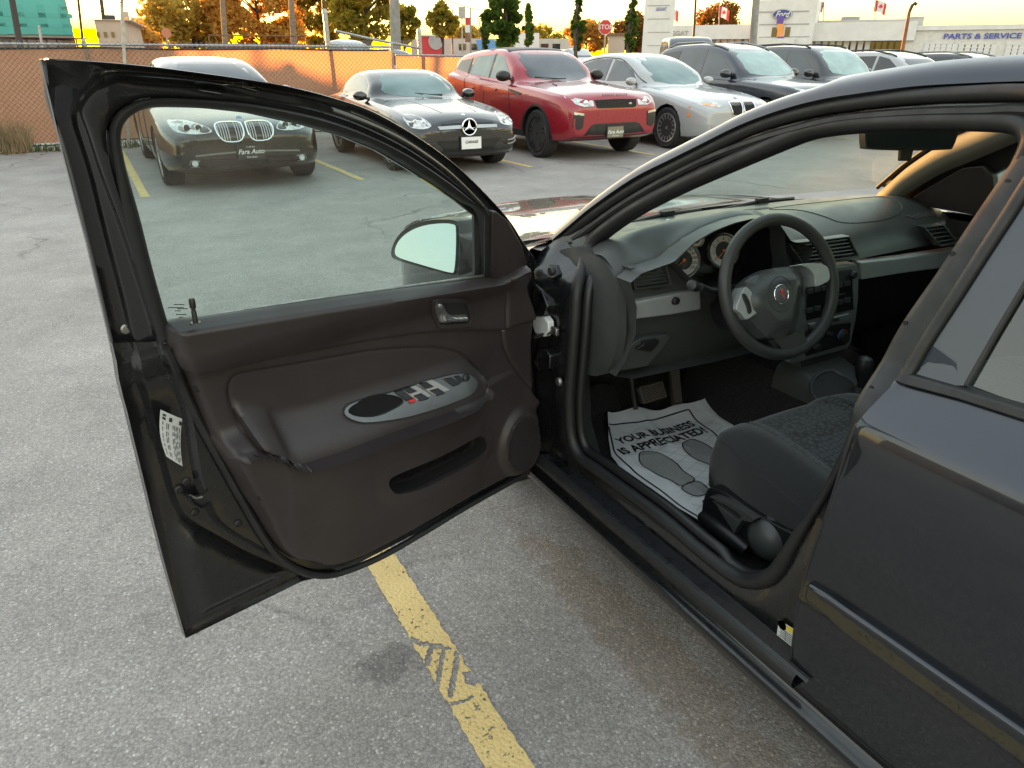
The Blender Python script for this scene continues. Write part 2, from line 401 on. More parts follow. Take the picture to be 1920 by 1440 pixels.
    L.new(c, b.inputs['Base Color']); b.inputs['Roughness'].default_value = .82; b.inputs['Specular IOR Level'].default_value = .35
    hs = N.new('ShaderNodeMath'); hs.operation = 'MULTIPLY_ADD'; hs.inputs[1].default_value = -1.; L.new(vo.outputs['Distance'], hs.inputs[0]); L.new(sep.outputs[1], hs.inputs[2])
    pn = noise(38, 5, .7); pm = N.new('ShaderNodeMath'); pm.operation = 'MULTIPLY'; L.new(pn.outputs[0], pm.inputs[0]); L.new(pit.outputs[0], pm.inputs[1])
    h2 = N.new('ShaderNodeMath'); h2.operation = 'MULTIPLY_ADD'; h2.inputs[1].default_value = 7.; L.new(pm.outputs[0], h2.inputs[0]); L.new(hs.outputs[0], h2.inputs[2])
    bp = N.new('ShaderNodeBump'); bp.inputs['Strength'].default_value = .40; bp.inputs['Distance'].default_value = .0035; L.new(h2.outputs[0], bp.inputs['Height']); L.new(bp.outputs[0], b.inputs['Normal'])
    return m
def line_paint():
    m = bpy.data.materials.new('yellow_line_paint'); m.use_nodes = True; N = m.node_tree.nodes; L = m.node_tree.links; b = N['Principled BSDF']
    out = N['Material Output']; tc = N.new('ShaderNodeTexCoord')
    n1 = N.new('ShaderNodeTexNoise'); n1.inputs['Scale'].default_value = 85; n1.inputs['Detail'].default_value = 5; n1.inputs['Roughness'].default_value = .65; L.new(tc.outputs['Object'], n1.inputs[0])
    n2 = N.new('ShaderNodeTexNoise'); n2.inputs['Scale'].default_value = 9; n2.inputs['Detail'].default_value = 4; L.new(tc.outputs['Object'], n2.inputs[0])
    ad = N.new('ShaderNodeMath'); ad.operation = 'MULTIPLY_ADD'; ad.inputs[1].default_value = .35; L.new(n2.outputs[0], ad.inputs[0]); L.new(n1.outputs[0], ad.inputs[2])
    r = N.new('ShaderNodeValToRGB'); r.color_ramp.elements[0].position = .535; r.color_ramp.elements[1].position = .565; L.new(ad.outputs[0], r.inputs[0])
    r2 = N.new('ShaderNodeValToRGB'); r2.color_ramp.elements[0].color = (.60,.43,.17,1); r2.color_ramp.elements[1].color = (.72,.54,.24,1); L.new(n2.outputs[0], r2.inputs[0]); L.new(r2.outputs[0], b.inputs['Base Color'])
    b.inputs['Roughness'].default_value = .75
    vo = N.new('ShaderNodeTexVoronoi'); vo.inputs['Scale'].default_value = 105; L.new(tc.outputs['Object'], vo.inputs[0])
    bp = N.new('ShaderNodeBump'); bp.inputs['Strength'].default_value = .5; bp.inputs['Distance'].default_value = .004; bp.invert = True; L.new(vo.outputs[0], bp.inputs['Height']); L.new(bp.outputs[0], b.inputs['Normal'])
    tr = N.new('ShaderNodeBsdfTransparent'); mx = N.new('ShaderNodeMixShader'); L.new(r.outputs[0], mx.inputs[0]); L.new(tr.outputs[0], mx.inputs[1]); L.new(b.outputs[0], mx.inputs[2]); L.new(mx.outputs[0], out.inputs[0])
    return m
M['asphalt'] = asphalt_mat(); M['line'] = line_paint()
g = G(); g.add([(-900,-900,0),(900,-900,0),(900,900,0),(-900,900,0)], [(0,1,2,3)])
struct(g.obj('ground', M['asphalt'], smooth=0))
# painted bay lines, 4 mm sheets; the near one is cut by tyre gouges
def wob(x0, x1, y0, y1, holes=(), n=60, amp=.004):
    L = [(x0+random.uniform(-amp, amp), y0+(y1-y0)*i/n) for i in range(n+1)]; Rr = [(x1+random.uniform(-amp, amp), y0+(y1-y0)*i/n) for i in range(n+1)]
    return L[::-1]+Rr
pol = wob(.479, .574, -3.1, 2.35, n=420, amp=.0028)
def gouge(px):
    out = []
    for i in range(len(px)):
        a, b = np.array(px[i], float), np.array(px[(i+1) % len(px)], float); n = max(2, int(np.linalg.norm(b-a)/3.5))
        for k in range(n):
            q = a+(b-a)*k/n+np.array([random.uniform(-2.2, 2.2), random.uniform(-2.2, 2.2)]); out.append(tuple(atZ(q[0], q[1], 0)[:2]))
    return out
hol = [gouge(h) for h in [[(806,1213),(814,1212),(806,1250),(795,1252),(798,1232)], [(829,1215),(836,1216),(829,1270),(818,1305),(812,1300),(820,1262)],
        [(853,1222),(862,1226),(858,1272),(846,1313),(838,1310),(848,1262)], [(779,1205),(800,1205),(826,1210),(846,1217),(846,1223),(822,1217),(800,1213),(782,1213)], [(866,1262),(884,1258),(900,1280),(890,1290),(872,1282)], [(842,1318),(870,1314),(884,1306),(888,1311),(868,1320),(846,1326)], [(868,1232),(880,1236),(884,1250),(872,1250)], [(770,1195),(786,1200),(782,1210),(772,1206)]]]
hol = [h for h in hol]
g = G(); g.patch(pol, lambda a, b, h: (a, b, h), .004, step=.06, holes=hol)
struct(g.obj('bay_line_marking', M['line'], smooth=0))
for i, x in enumerate([-2.15, .41, 3.0, 5.55, 8.07, 10.65, 13.2, 15.75, 18.3, 20.9]):
    g = G(); g.patch(wob(x-.048, x+.048, 9.35+random.uniform(-.15,.15) if i != 2 else 9.27, 14.4, n=40), lambda a, b, h: (a, b, h), .004); struct(g.obj('bay_line_marking', M['line'], smooth=0))

# loose grit and a few dead leaves near the door
M['grit'] = mat('grit', (.30,.28,.26), .9, noise=(60,.5))
g = G(); rg = random.Random(21)
for _ in range(1500):
    x = rg.uniform(-2.6, 1.0); y = rg.uniform(.25, 5.5); s = rg.uniform(.0016, .0042)*(1 if rg.random() < .93 else 1.8); k = len(g.v)
    if .46 < x < .59: continue
    for a in range(5): g.v.append((x+s*math.cos(a*1.257)*rg.uniform(.7,1.3), y+s*math.sin(a*1.257)*rg.uniform(.7,1.3), -.0005))
    for a in range(5): g.v.append((x+.6*s*math.cos(a*1.257+.3), y+.6*s*math.sin(a*1.257+.3), s*rg.uniform(.5,1.)))
    g.f += [(k+a, k+(a+1) % 5, k+5+(a+1) % 5, k+5+a) for a in range(5)]+[tuple(k+5+a for a in range(5))]
tag(g.obj('loose_grit', M['grit'], smooth=0, recalc=False), 'loose pale grit scattered over the asphalt by the door', 'grit', kind='stuff')
# ================================================================ the sedan: body
CX = 1.89                                        # centre line of the sedan
car = thing('sedan', (CX, .9, 0), 'black sedan in the foreground with its driver door wide open', 'car')
def mirx(p): return (2*CX-p[0], p[1], p[2])

# --- roof edge (drip line) and pillar, read off the side surface
R1px = [(1035,450),(1070,420),(1110,387),(1185,335),(1260,297),(1310,272),(1385,235),(1460,207),(1535,187),(1610,175),(1710,162),(1810,156),(1920,152)]
R1 = [S(*p) for p in R1px]+[(.55,1.422),(.40,1.424),(.1,1.418),(-.25,1.39),(-.6,1.31),(-.95,1.17),(-1.12,1.05),(-1.2,.99)]
R1 = smooth_path(R1, 4)
def roofz(y): return float(np.interp(-y, [-1.95,-1.80,-1.40,-1.05,-.75,-.4,.1,.5,.85,1.2], [1.0,1.0,1.215,1.395,1.45,1.462,1.455,1.405,1.28,1.02]))
# roof skin and pillar outer: rings across the car from drip line over the roof
ringsL = []
for y, z in R1:
    x0 = side(z); ring = [(x0+.012, y, z-.008), (x0, y, z)]
    up = .85 if y > 1.05 else 1.
    zc = roofz(y)
    prof = [(.006,.012),(.018,.024),(.035,.034),(.058,.041)]
    if y > 1.02: prof = [(.004,.010),(.014,.020),(.030,.027),(.050,.029)]          # slim pillar
    for dx, dz in prof: ring.append((x0+dx, y+(.012*dz/.03 if y > 1.02 else 0), z+dz))
    ringsL.append(ring)
nA = next(i for i, (y, z) in enumerate(R1) if y < 1.02); nC = next(i for i, (y, z) in enumerate(R1) if y < -.35)
g = G(); g.loft(ringsL); g.obj('roof_rail', M['paint'], car, smooth=60)
g = G(); g.loft([[mirx(p) for p in r] for r in ringsL]); g.obj('roof_rail', M['paint'], car, smooth=60)
# roof panel between the rails
rr = []
for i in range(nA, nC+1):
    L = ringsL[i][-1]; Rr = mirx(L); zc = max(roofz(L[1]), L[2]+.004)
    rr.append([(L[0]+(Rr[0]-L[0])*t, L[1]+.05*math.sin(math.pi*t)*(1 if i < nA+8 else 0), L[2]+(zc-L[2])*(1-(2*t-1)**4)) for t in np.linspace(0, 1, 17)])
g = G(); g.loft(rr); g.obj('roof_panel', M['paint'], car, smooth=60)
g = G(); g.loft([[(x, y, z-.035) for x, y, z in r] for r in rr]); g.obj('headliner', M['headliner'], car, smooth=60)

# --- glass front and rear
def pane(rows, name, m):
    g = G(); g.loft(rows); return g.obj(name, m, car, smooth=180)
ws = []
for i in range(0, nA+1):
    L = Vector(ringsL[i][-1])+Vector((.004, 0, -.004)); Rr = Vector(mirx(L)); t0 = i/nA
    row = []
    for t in np.linspace(0, 1, 15):
        b = 1-(2*t-1)**2
        row.append((L.x+(Rr.x-L.x)*t, L.y+b*(.10*(1-t0)+.05), L.z+b*(.012*t0-.012*(1-t0))))
    ws.append(row)
windshield = pane(ws, 'windshield', M['windshield_glass'])
# black frit band along the far edge and header of the windshield
for col in (14,):
    g = G(); g.tube([Vector(r[col])+Vector((-.012, 0, .002)) for r in ws], .008, 6); g.obj('windshield_edge', M['rubber'], windshield)
rw = []
for i in range(nC, len(R1)):
    L = ringsL[i][-1]; Rr = mirx(L); rw.append([(L[0]+(Rr[0]-L[0])*t, L[1]-.05*(1-(2*t-1)**2), L[2]+.02*(1-(2*t-1)**2)) for t in np.linspace(0, 1, 11)])
pane(rw, 'rear_window', M['side_glass'])

# --- door opening: black painted flange with the seal loop as its hole
SEALpx = [(1098,488),(1086,530),(1080,600),(1075,672),(1070,755),(1074,817),(1090,856),(1122,880),(1185,926),(1247,972),(1310,1026),(1372,1074),(1404,1089),(1435,1086),(1464,1062),(1506,992),(1559,908),(1603,812),(1672,672),(1776,509),(1842,412),(1922,288),(1932,252),(1915,234),(1880,228),(1810,226),(1710,227),(1620,231),(1560,237),(1510,247),(1445,273),(1325,325),(1260,355),(1187,394),(1128,436),(1108,460)]
seal = smooth_path([S(*p, .05) for p in SEALpx], 4, True)
outer = [S(*p) for p in R1px[1:]]+[(.55,1.422),(.56,1.2),(.575,.97),(.585,.6),(.585,.33),(.59,.31),(1.72,.31),(1.73,.6),(1.745,.93)]
g = G()
def flange(a, b, h):
    return (side(b)+h, a, b)
def fl_h(A, B):
    d = linedist(A, B, seal, True); return .030+.018*(1-sstep(.0, .05, d))-.022*sstep(.05,.12, linedist(A, B, seal, True))*(A > 1.62)
g.patch(outer, flange, fl_h, holes=[seal], step=.022, extra=np.array([(y, z) for z in np.arange(.82, .985, .0085) for y in np.arange(.56, .68, .012)]))
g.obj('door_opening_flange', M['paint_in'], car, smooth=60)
# seals: fat bulb on the flange, thin secondary lip along the roof and a roll at the trim edge
def sealtube(off, r, name='door_seal', flat=1., pts=seal, m='rubber'):
    rs = [r*(1-.5*float(sstep(.45, .70, np.array(b)))*float(sstep(.80, .74, np.array(a)))*float(sstep(1.36, 1.28, np.array(b)))) for a, b in pts]
    g = G(); g.tube([S3(a, b, off) for a, b in pts], rs, 10, True, flat=flat); return g.obj(name, M[m], car)
sealtube(.046, .0175)
inner = []
cen = np.array([1.1, .85])
for i in range(len(seal)):
    a = seal[i-1]; b = seal[(i+1) % len(seal)]; t = (b-a)/np.linalg.norm(b-a); nrm = np.array([-t[1], t[0]])
    if nrm@(cen-seal[i]) < 0: nrm = -nrm
    inner.append(seal[i]+nrm*(.024 if seal[i][1] < .93 and seal[i][0] > .9 else .006))
inner = np.array(inner)
sealtube(.068, .0135, 'trim_finisher', pts=inner, m='plastic_dk')
n0 = [S(x, y, .022) for x, y in [(1040,455),(1110,402),(1185,352),(1260,313),(1385,251),(1460,223),(1535,204),(1610,192),(1710,181),(1810,176),(1920,174)]]+[(.55,1.395)]
n0 = smooth_path(n0, 4)
sealtube_pts = [S3(a, b, .026) for a, b in n0]
g = G(); g.tube(sealtube_pts, .014, 10); g.obj('roof_weatherstrip', M['rubber'], car)
n1 = [S(x, y, .034) for x, y in [(1075,450),(1150,395),(1220,352),(1310,305),(1400,270),(1480,246),(1560,227),(1640,218),(1740,212),(1840,210),(1920,208)]]+[(.56,1.365)]
g = G(); g.tube([S3(a, b, .036) for a, b in smooth_path(n1, 4)], .011, 8); g.obj('roof_weatherstrip', M['rubber'], car)

# --- sill: loft of one cross-section along Y
def loft_y(sec, y0, y1, n, name, m, parent=car, smooth=40, wob=0.):
    g = G(); g.loft([[(x, y, z) for x, z in sec] for y in np.linspace(y0, y1, n)]); return g.obj(name, m, parent, smooth=smooth)
loft_y([(1.10,.365),(1.088,.345),(1.083,.333),(1.066,.325)], .56, 1.50, 4, 'sill_panel', M['paint'])
sill_plate = loft_y([(1.068,.3285),(1.060,.330)]+[q for k in range(9) for q in [(1.058-.0042*k,.3302-.0008*k),(1.0568-.0042*k,.3322-.0008*k),(1.0552-.0042*k,.3322-.0008*k),(1.054-.0042*k,.3302-.0008*k)]]+[(1.0185,.323),(1.0165,.320)], .60, 1.47, 6, 'sill_scuff_plate', M['scuff'])
roll = [(1.0205+.004, .321)]
for k in range(9):
    a = R(75+k*19); roll.append((1.026+.019*math.cos(a), .300+.0235*math.sin(a)))
loft_y(roll+[(1.04,.282)], .625, 1.62, 6, 'sill_rubber_roll', M['rubber'], smooth=60)
rk = [(1.045,.30),(1.035,.262),(1.028,.252),(1.018,.249),(1.008,.244),(1.006,.236),(1.010,.226),(1.018,.205),(1.05,.17),(1.12,.15)]
loft_y(rk, -.12, 1.86, 6, 'rocker_panel', M['paint_in'])
loft_y([(2*CX-x, z) for x, z in rk], -.12, 1.86, 3, 'rocker_panel', M['paint_in'])
g = G(); g.box((CX, .88, .185), (1.5, 4.0, .05)); g.obj('underbody', M['plastic_dk'], car)

# --- hinge pillar hardware
def disc_on(px, off, r, h, name, m, parent=car, n=14):
    y, z = S(*px, off); p = S3(y, z, off); g = G(); g.lathe([(r, 0), (r, h*.6), (r*.8, h), (0, h)], (p[0], p[1], p[2]), (-1, 0, 0), n); return g.obj(name, m, parent)
disc_on((1050,715), .028, .014, .010, 'pillar_bolt', M['steel']); disc_on((1037,508), .020, .014, .012, 'pillar_bolt', M['rubber'])
def spoly(pxs, off, th, name, m, bevel=.002, step=None, parent=car, smooth=40):
    g = G(); g.patch([S(*p, off) for p in pxs], S3, off, off+th, step=step); return g.obj(name, m, parent, bevel=bevel, smooth=smooth)
spoly([(1012,492),(1042,498),(1046,515),(1036,522),(1008,515)], .016, .012, 'fender_bracket', M['rubber'])
spoly([(998,592),(1020,594),(1027,604),(1028,622),(1020,632),(1003,626),(998,610)], .004, .02, 'wiring_cover', M['white_plastic'], bevel=.004)
def hinge(pxs, off):
    g = G(); g.patch([S(*p, off) for p in pxs], S3, off, off+.03); return g.obj('door_hinge', M['paint_in'], car, bevel=.004)
hinge([(998,530),(1014,545),(1026,575),(1018,592),(998,590)], 0.0)
hinge([(1003,655),(1022,655),(1031,668),(1030,692),(1018,696),(1002,688)], 0.0)
a = S3(*S(1003,632,.0), 0); b = S3(*S(1046,618,.02), .02)
g = G(); g.tube([a, b], .006, 8); g.obj('door_check_strap', M['steel'], car)
g = G(); p = S3(*S(1044,620,.02), .014); g.box(p, (.012,.03,.022)); g.obj('check_strap_anchor', M['steel'], car, bevel=.003)
# rubber cable boot between pillar and door
g = G(); pa = S3(*S(1025,676,.03), .02); pb = D3(.0, pa[2]+.01, .03)
pp = [Vector(pa).lerp(Vector(pb), t)+Vector((0, 0, -.02*math.sin(math.pi*t))) for t in np.linspace(0, 1, 15)]
g.tube(pp, [.020+.005*(k % 2) for k in range(15)], 12); g.obj('cable_boot', M['rubber'], car)

# --- front fender, hood, cowl, nose (beyond the door; seen past the pillar foot)
def fender(sign):
    g = G(); rows = []
    for y in np.linspace(1.735, 3.1, 24):
        t = (y-1.735)/1.365; top = float(np.interp(y, [1.735,1.80,1.9,2.1,2.5,3.1], [.955,.935,.905,.875,.84,.76])); fl = .03*math.sin(math.pi*min(t*1.2, 1)); nose = .16*max(0, (t-.6)/.4)**2
        dy = y-2.2; arch = math.sqrt(max(.355**2-dy*dy, 0))+.31 if abs(dy) < .355 else 0
        zb = max(.22, arch)
        row = []
        for k in np.linspace(0, 1, 12):
            z = zb+(top-.03-zb)*k
            row.append((side(min(z, .88))-fl+nose+.0*k, y, z))
        row += [(side(.88)-fl+nose+.012, y, top-.008), (side(.88)-fl+nose+.035, y, top), (side(.88)-fl+nose+.075, y, top+.006)]
        rows.append([mirx(p) if sign > 0 else p for p in row])
    g.loft(rows); return g.obj('front_fender', M['paint'], car, smooth=50)
fender(-1); fender(1)
rows = []
for y in np.linspace(1.86, 3.12, 18):
    t = (y-1.735)/1.365; top = float(np.interp(y, [1.735,1.80,1.9,2.1,2.5,3.1], [.955,.935,.905,.875,.84,.76]))+.004; nose = .16*max(0, (t-.6)/.4)**2; fl = .03*math.sin(math.pi*min(t*1.2, 1)); x0 = side(.88)-fl+nose+.08; x1 = 2*CX-x0
    rows.append([(x0+(x1-x0)*s, y-.0, top+.045*(1-(2*s-1)**2)*(1-.3*t)+.006*(abs(2*s-1) < .62)) for s in np.linspace(0, 1, 21)])
g = G(); g.loft(rows); g.obj('hood', M['paint'], car, smooth=60)
g = G(); g.loft([[(x, 1.74+.12*t+.1*(1-((x-CX)/.75)**2), .925-.01*t) for x in np.linspace(1.12, 2.66, 13)] for t in (0, .5, 1, 1.4)]); g.obj('cowl_panel', M['plastic_dk'], car)
g = G(); nb = [(CX+.80*math.sin(a)*abs(math.sin(a))**-.4 if abs(a) > .01 else CX, 2.86+.30*math.cos(a)**.7) for a in np.linspace(-1.55, 1.55, 17)]
g.loft([[(x, y-.02*abs(k-1), z) for x, y in nb] for k, z in enumerate([.18,.30,.45,.60,.72,.78])]); g.obj('front_bumper', M['paint'], car, smooth=60)
# wipers
for x0, y0, x1, y1 in [(1.40,1.80,1.83,1.865),(1.86,1.83,2.30,1.86)]:
    g = G(); g.tube([(x0, y0, .960), ((x0+x1)/2, (y0+y1)/2, .972), (x1, y1, .964)], .006, 6); g.box(((x0+x1)/2+.03, (y0+y1)/2, .976), (.05,.02,.014)); g.obj('wiper', M['rubber'], car)

# --- wheels of the sedan
def sedan_wheel(x, y, s):
    w = G(); w.lathe([(.19,-.09),(.27,-.10),(.305,-.085),(.312,-.05),(.313,0),(.312,.05),(.305,.085),(.27,.10),(.19,.09)], (x, y, .312), (1, 0, 0), 40)
    t = w.obj('wheel', M['tyre'], car); r = G(); r.lathe([(.0,.05),(.05,.06),(.12,.055),(.18,.085),(.20,.09),(.205,.08)], (x, y, .312), (s, 0, 0), 32); r.obj('wheel_cover', M['silver'], t)
sedan_wheel(1.145, 2.2, -1); sedan_wheel(1.145, -.44, -1); sedan_wheel(2*CX-1.145, 2.2, 1); sedan_wheel(2*CX-1.145, -.44, 1)
# mud flap behind the front wheel with its pale worn edge
y, z = 1.87, .2
g = G(); g.patch([(1.035,.085),(1.045,.06),(1.20,.055),(1.215,.07),(1.215,.30),(1.035,.30)], lambda a, b, h: (a, h, b), 1.872, 1.880); g.obj('mud_flap', M['grime'] if 'grime' in M else M['rubber'], car, bevel=.003)

# --- rear door
rdf = [S(*p) for p in [(1482,1322),(1480,1300),(1490,1170),(1510,1080),(1560,930),(1605,795),(1628,768),(1690,705)]]
RDB = -.14
rd = rdf+[(.40,.972),(.1,.977),(RDB,.98),(RDB,.80),(RDB-.0,.6),(-.08,.45),(-.03,.30),(.0,.235),(.35,.228)]
g = G(); g.patch(rd, S3, 0.0, .022, step=.024, extra=np.array([(y, z) for z in (.80,.82,.84,.855,.868,.878,.886,.894,.902,.910,.920,.930,.942,.954,.964,.972) for y in np.arange(RDB+.01, .64, .024)]))
rear_door = g.obj('rear_door', M['paint'], car, smooth=30)
rq = [(RDB-.006,.98),(-1.25,.96),(-1.38,.9),(-1.42,.6),(-1.38,.3),(-.80,.25)]+[(-.44+.36*math.cos(a), .31+.36*math.sin(a)) for a in np.linspace(-.1, math.pi-.25, 16)][0:0]+[(-.80,.30),(-.76,.47),(-.66,.60),(-.52,.67),(-.38,.67),(-.24,.60),(-.15,.49),(RDB-.006,.6),(RDB-.006,.8)]
g = G(); g.patch(rq, lambda a, b, h: (side(b)+h+.10*max(0, (-a-.9)/.5)**2, a, b), 0., .02, step=.04); g.obj('rear_quarter_panel', M['paint'], car, smooth=30)
rside = [(1.73,.93),(.5,.975),(RDB-.006,.98),(-1.25,.96),(-1.38,.9),(-1.42,.6),(-1.38,.3),(-.80,.25),(-.80,.30),(-.76,.47),(-.66,.60),(-.52,.67),(-.38,.67),(-.24,.60),(-.15,.49),(-.05,.26),(1.73,.26)]
g = G(); g.patch(rside, lambda a, b, h: (2*CX-side(b)-h-.10*max(0, (-a-.9)/.5)**2, a, b), 0., .02, step=.05); g.obj('passenger_side_panel', M['paint'], car, smooth=30)
g = G(); g.loft([[(x, y, .985+.02*(1-((x-CX)/.8)**2)-.02*t) for x in np.linspace(1.12, 2.66, 9)] for t, y in ((0,-1.15),(.5,-1.3),(1,-1.42))]); g.loft([[(x, -1.42-.04*math.sin(math.pi*(z-.2)/.8), z) for x in np.linspace(1.12, 2.66, 9)] for z in (.95,.7,.5,.3,.18)]); g.obj('boot_lid', M['paint'], car, smooth=60)
# shut-line lip on the door's leading edge, belt moulding, body-side moulding
g = G(); g.tube([S3(a, b, .002) for a, b in smooth_path(rdf[1:6], 5)], .003, 6); g.obj('door_edge', M['paint'], rear_door)
bm_ = [S(*p, -.004) for p in [(1688,716),(1694,703),(1705,700),(1800,728),(1920,764),(1920,787),(1800,748),(1700,721)]]
bm_ = [bm_[0], bm_[1], bm_[2], bm_[3], bm_[4], (.0, .998), (.0,.978), bm_[5], bm_[6], bm_[7]]
g = G(); g.patch(bm_, S3, -.010, .012, step=.012); g.obj('belt_moulding', M['rubber'], rear_door, bevel=.003)
md = [(y, z) for y, z in [S(1513,1083), S(1545,1103)]]
z0 = md[0][1]
mp = [(.640,z0+.000),(.60,z0+.004),(.56,z0+.004),(.2,z0+.012),(RDB+.03,z0+.018),(RDB+.03,z0-.038),(.2,z0-.044),(.55,z0-.050),(.59,z0-.042),(.638,z0-.040)]
g = G(); g.patch(mp, S3, -.016, .006, step=.02); g.obj('body_side_moulding', M['paint'], rear_door, bevel=.008, seg=4)
# upper frame: rolled front edge, gloss black applique, quarter frame, glass
ff = [S(*p, -.002) for p in [(1687,719),(1735,640),(1790,555),(1850,461),(1890,400),(1920,352)]]+[(.565,1.34),(.552,1.395)]
ffs = smooth_path(ff, 4)
g = G(); g.tube([S3(a, b, .0) for a, b in ffs], .010, 10); g.obj('frame_edge', M['rubber'], rear_door)
wf = [S(*p) for p in [(1804,724),(1860,625),(1920,524)]]
ap = [(a, b) for a, b in ffs]+[(.46,1.385),(.492,1.32)]+[(wf[2][0], wf[2][1]), (wf[1][0], wf[1][1]), (wf[0][0], wf[0][1])]
g = G(); g.patch(ap, S3, 0.004, .02, step=.02); g.obj('pillar_applique', M['paint'], rear_door, smooth=60)
top = [(.492,1.32),(.40,1.352),(.1,1.35),(-.2,1.31),(-.35,1.25)]
gl = [wf[0], wf[1], wf[2]]+top+[(-.42,1.15),(-.25,.985),(.1,.985),(.40,.98)]
g = G(); g.patch(gl, S3, .016, .020, step=.06); g.obj('window_glass', M['side_glass'], rear_door, smooth=60)
g = G(); g.tube([S3(a, b, .010) for a, b in [wf[0], wf[1], wf[2]]], .006, 8); g.obj('window_seal', M['rubber'], rear_door)
fr = [(.46,1.385),(.40,1.398),(.1,1.392),(-.25,1.35),(-.45,1.28),(-.62,1.15),(-.50,.99),(-.25,.985),(-.42,1.15),(-.35,1.25),(-.2,1.31),(.1,1.35),(.40,1.352),(.492,1.32)]
g = G(); g.patch(fr, S3, .002, .02, step=.05); g.obj('window_frame', M['paint'], rear_door, smooth=60)
# body B-pillar strip with clip holes, between the seal and the rear door
bp = [S(*p, .03) for p in [(1600,800),(1636,716),(1690,622),(1762,517),(1826,421),(1915,292)]]
for hx, hy in [(1889,340),(1785,476),(1697,606),(1633,727)]:
    y, z = S(hx, hy, .033); g = G(); p = S3(y, z, .033); g.lathe([(.0042,-.002),(.0042,0),(0,0)], p, (-1, 0, 0), 10); g.obj('clip_hole', M['ink'], car)
bps = smooth_path(bp, 6)
g = G(); g.loft([[S3(a+.014, b, .046), S3(a+.010, b, .036), S3(a, b, .034), S3(a-.015, b, .034), S3(a-.034, b, .036)] for a, b in bps]); g.obj('b_pillar_strip', M['rubber'], car, smooth=60)
# warning label on the B-pillar foot
lf = lambda a, b, h=0: tuple(Vector(LQ(a, b))+Vector((-h, 0, 0)))
q = [np.array(S3(*S(x, y, .024), .024)) for x, y in [(1461,1162),(1500,1185),(1498,1222),(1457,1190)]]
def LQ(a, b): return (1-b)*((1-a)*q[0]+a*q[1])+b*((1-a)*q[3]+a*q[2])
M['label'] = mat('label_white', (.62,.63,.62), .45); M['label_y'] = mat('label_yellow', (.75,.55,.03), .45)
def lq_poly(a0, a1, b0, b1, h): return [lf(a0, b0, h), lf(a1, b0, h), lf(a1, b1, h), lf(a0, b1, h)]
g = G(); g.add(lq_poly(0, 1, 0, 1, .001), [(0,1,2,3)]); lab = g.obj('tyre_pressure_label', M['label'], car, smooth=0)
g = G(); g.add(lq_poly(.38, 1, .04, .30, .002), [(0,1,2,3)]); g.obj('label_band', M['label_y'], lab, smooth=0)
g = G(); 
for k in range(5): g.add(lq_poly(.10+.05*(k % 2), .95, .42+k*.11, .455+k*.11, .002), [(0,1,2,3)])
g.add(lq_poly(.38, .40, .36, .95, .0022), [(0,1,2,3)]); g.lathe([(.0,0),(.011,0)], lf(.19, .18, .002), (-1, 0, 0), 14); g.obj('label_print', M['ink'], lab, smooth=0)
# ================================================================ the open front door
def Dp(pts, w): return [D(x, y, w) for x, y in pts]
OUT = [(75,112),(79,110),(130,112),(200,117),(330,131),(420,143),(520,159),(620,184),(700,213),(800,273),(870,330),(940,403),(975,455),(992,500),(1004,560)]
outl = Dp(OUT, .0); rear = Dp([(342,1188),(300,1040),(265,900),(238,790),(225,740),(212,672),(206,645),(204,636),(160,450),(110,260)], .0)
uend = rear[0][0]
door_out = [tuple(p) for p in smooth_path(outl, 3)]+[(.0,.78),(.0,.30),(.02,.262),(.1,.253),(.85,.255)]+[tuple(p) for p in smooth_path(rear, 2)]
WIN = [(228,235),(241,216),(268,203),(293,201),(380,203),(480,214),(580,236),(660,259),(720,284),(780,320),(830,352),(870,380),(905,408),(905,470),(905,528),(760,548),(600,571),(450,594),(316,616),(290,520),(260,400),(237,322),(223,258)]
win = Dp(WIN, .035)
A_ = Dp([(142,197),(153,173),(187,143),(207,136),(293,141),(380,150),(500,170),(600,192),(700,229),(780,272),(860,334),(930,412),(968,480),(985,560),(1003,640),(1010,760),(1010,860),(900,945),(700,1062),(600,1088),(480,1047),(417,1014),(365,985),(340,964),(323,927),(309,877),(288,802),(270,735),(252,660),(236,580),(195,420),(173,330),(153,265),(143,232)], .03)
B_ = Dp([(152,215),(153,197),(177,170),(207,155),(227,154),(265,160),(380,168),(500,187),(600,208),(700,246),(780,290),(850,343),(912,402),(955,480),(975,560),(995,640),(1005,760),(1005,850),(900,935),(700,1052),(600,1078),(540,1058),(470,1020),(420,990),(395,960),(372,900),(362,850),(352,790),(330,720),(300,640),(280,590),(230,440),(190,330),(163,245)], .045)
Cc = Dp([(203,257),(207,228),(227,203),(277,184),(380,187),(480,197),(600,222),(700,260),(780,303),(850,352),(905,398),(930,430),(930,560),(600,600),(300,640),(270,560),(235,420),(215,330)], .05)
A_ = smooth_path(A_, 3, True); B_ = smooth_path(B_, 3, True)
def shell_h(U, V):
    a = sdf(U, V, A_); b = sdf(U, V, B_); e = linedist(U, V, door_out, True)
    h = .012+.018*sstep(-.004, .006, a)+.022*sstep(-.006, .008, b)+.008*np.exp(-(e/.006)**2)
    low = sstep(.62, .45, V)*sstep(.55, .9, U)
    h += .018*low*sstep(.03, .06, e)*sstep(.004, -.02, a)
    h -= .012*np.exp(-((a+.018)/.010)**2)*sstep(.95, 1.02, V)*.5
    return h
low_out = [D(204,638,.0), D(300,625,.0), D(600,585,.0), D(930,545,.0), D(1004,560,.0), (.0,.78), (.0,.30), (.02,.262), (.1,.253), (.85,.255)]+[tuple(p) for p in smooth_path(rear, 2) if p[1] < D(204,640,.0)[1]]
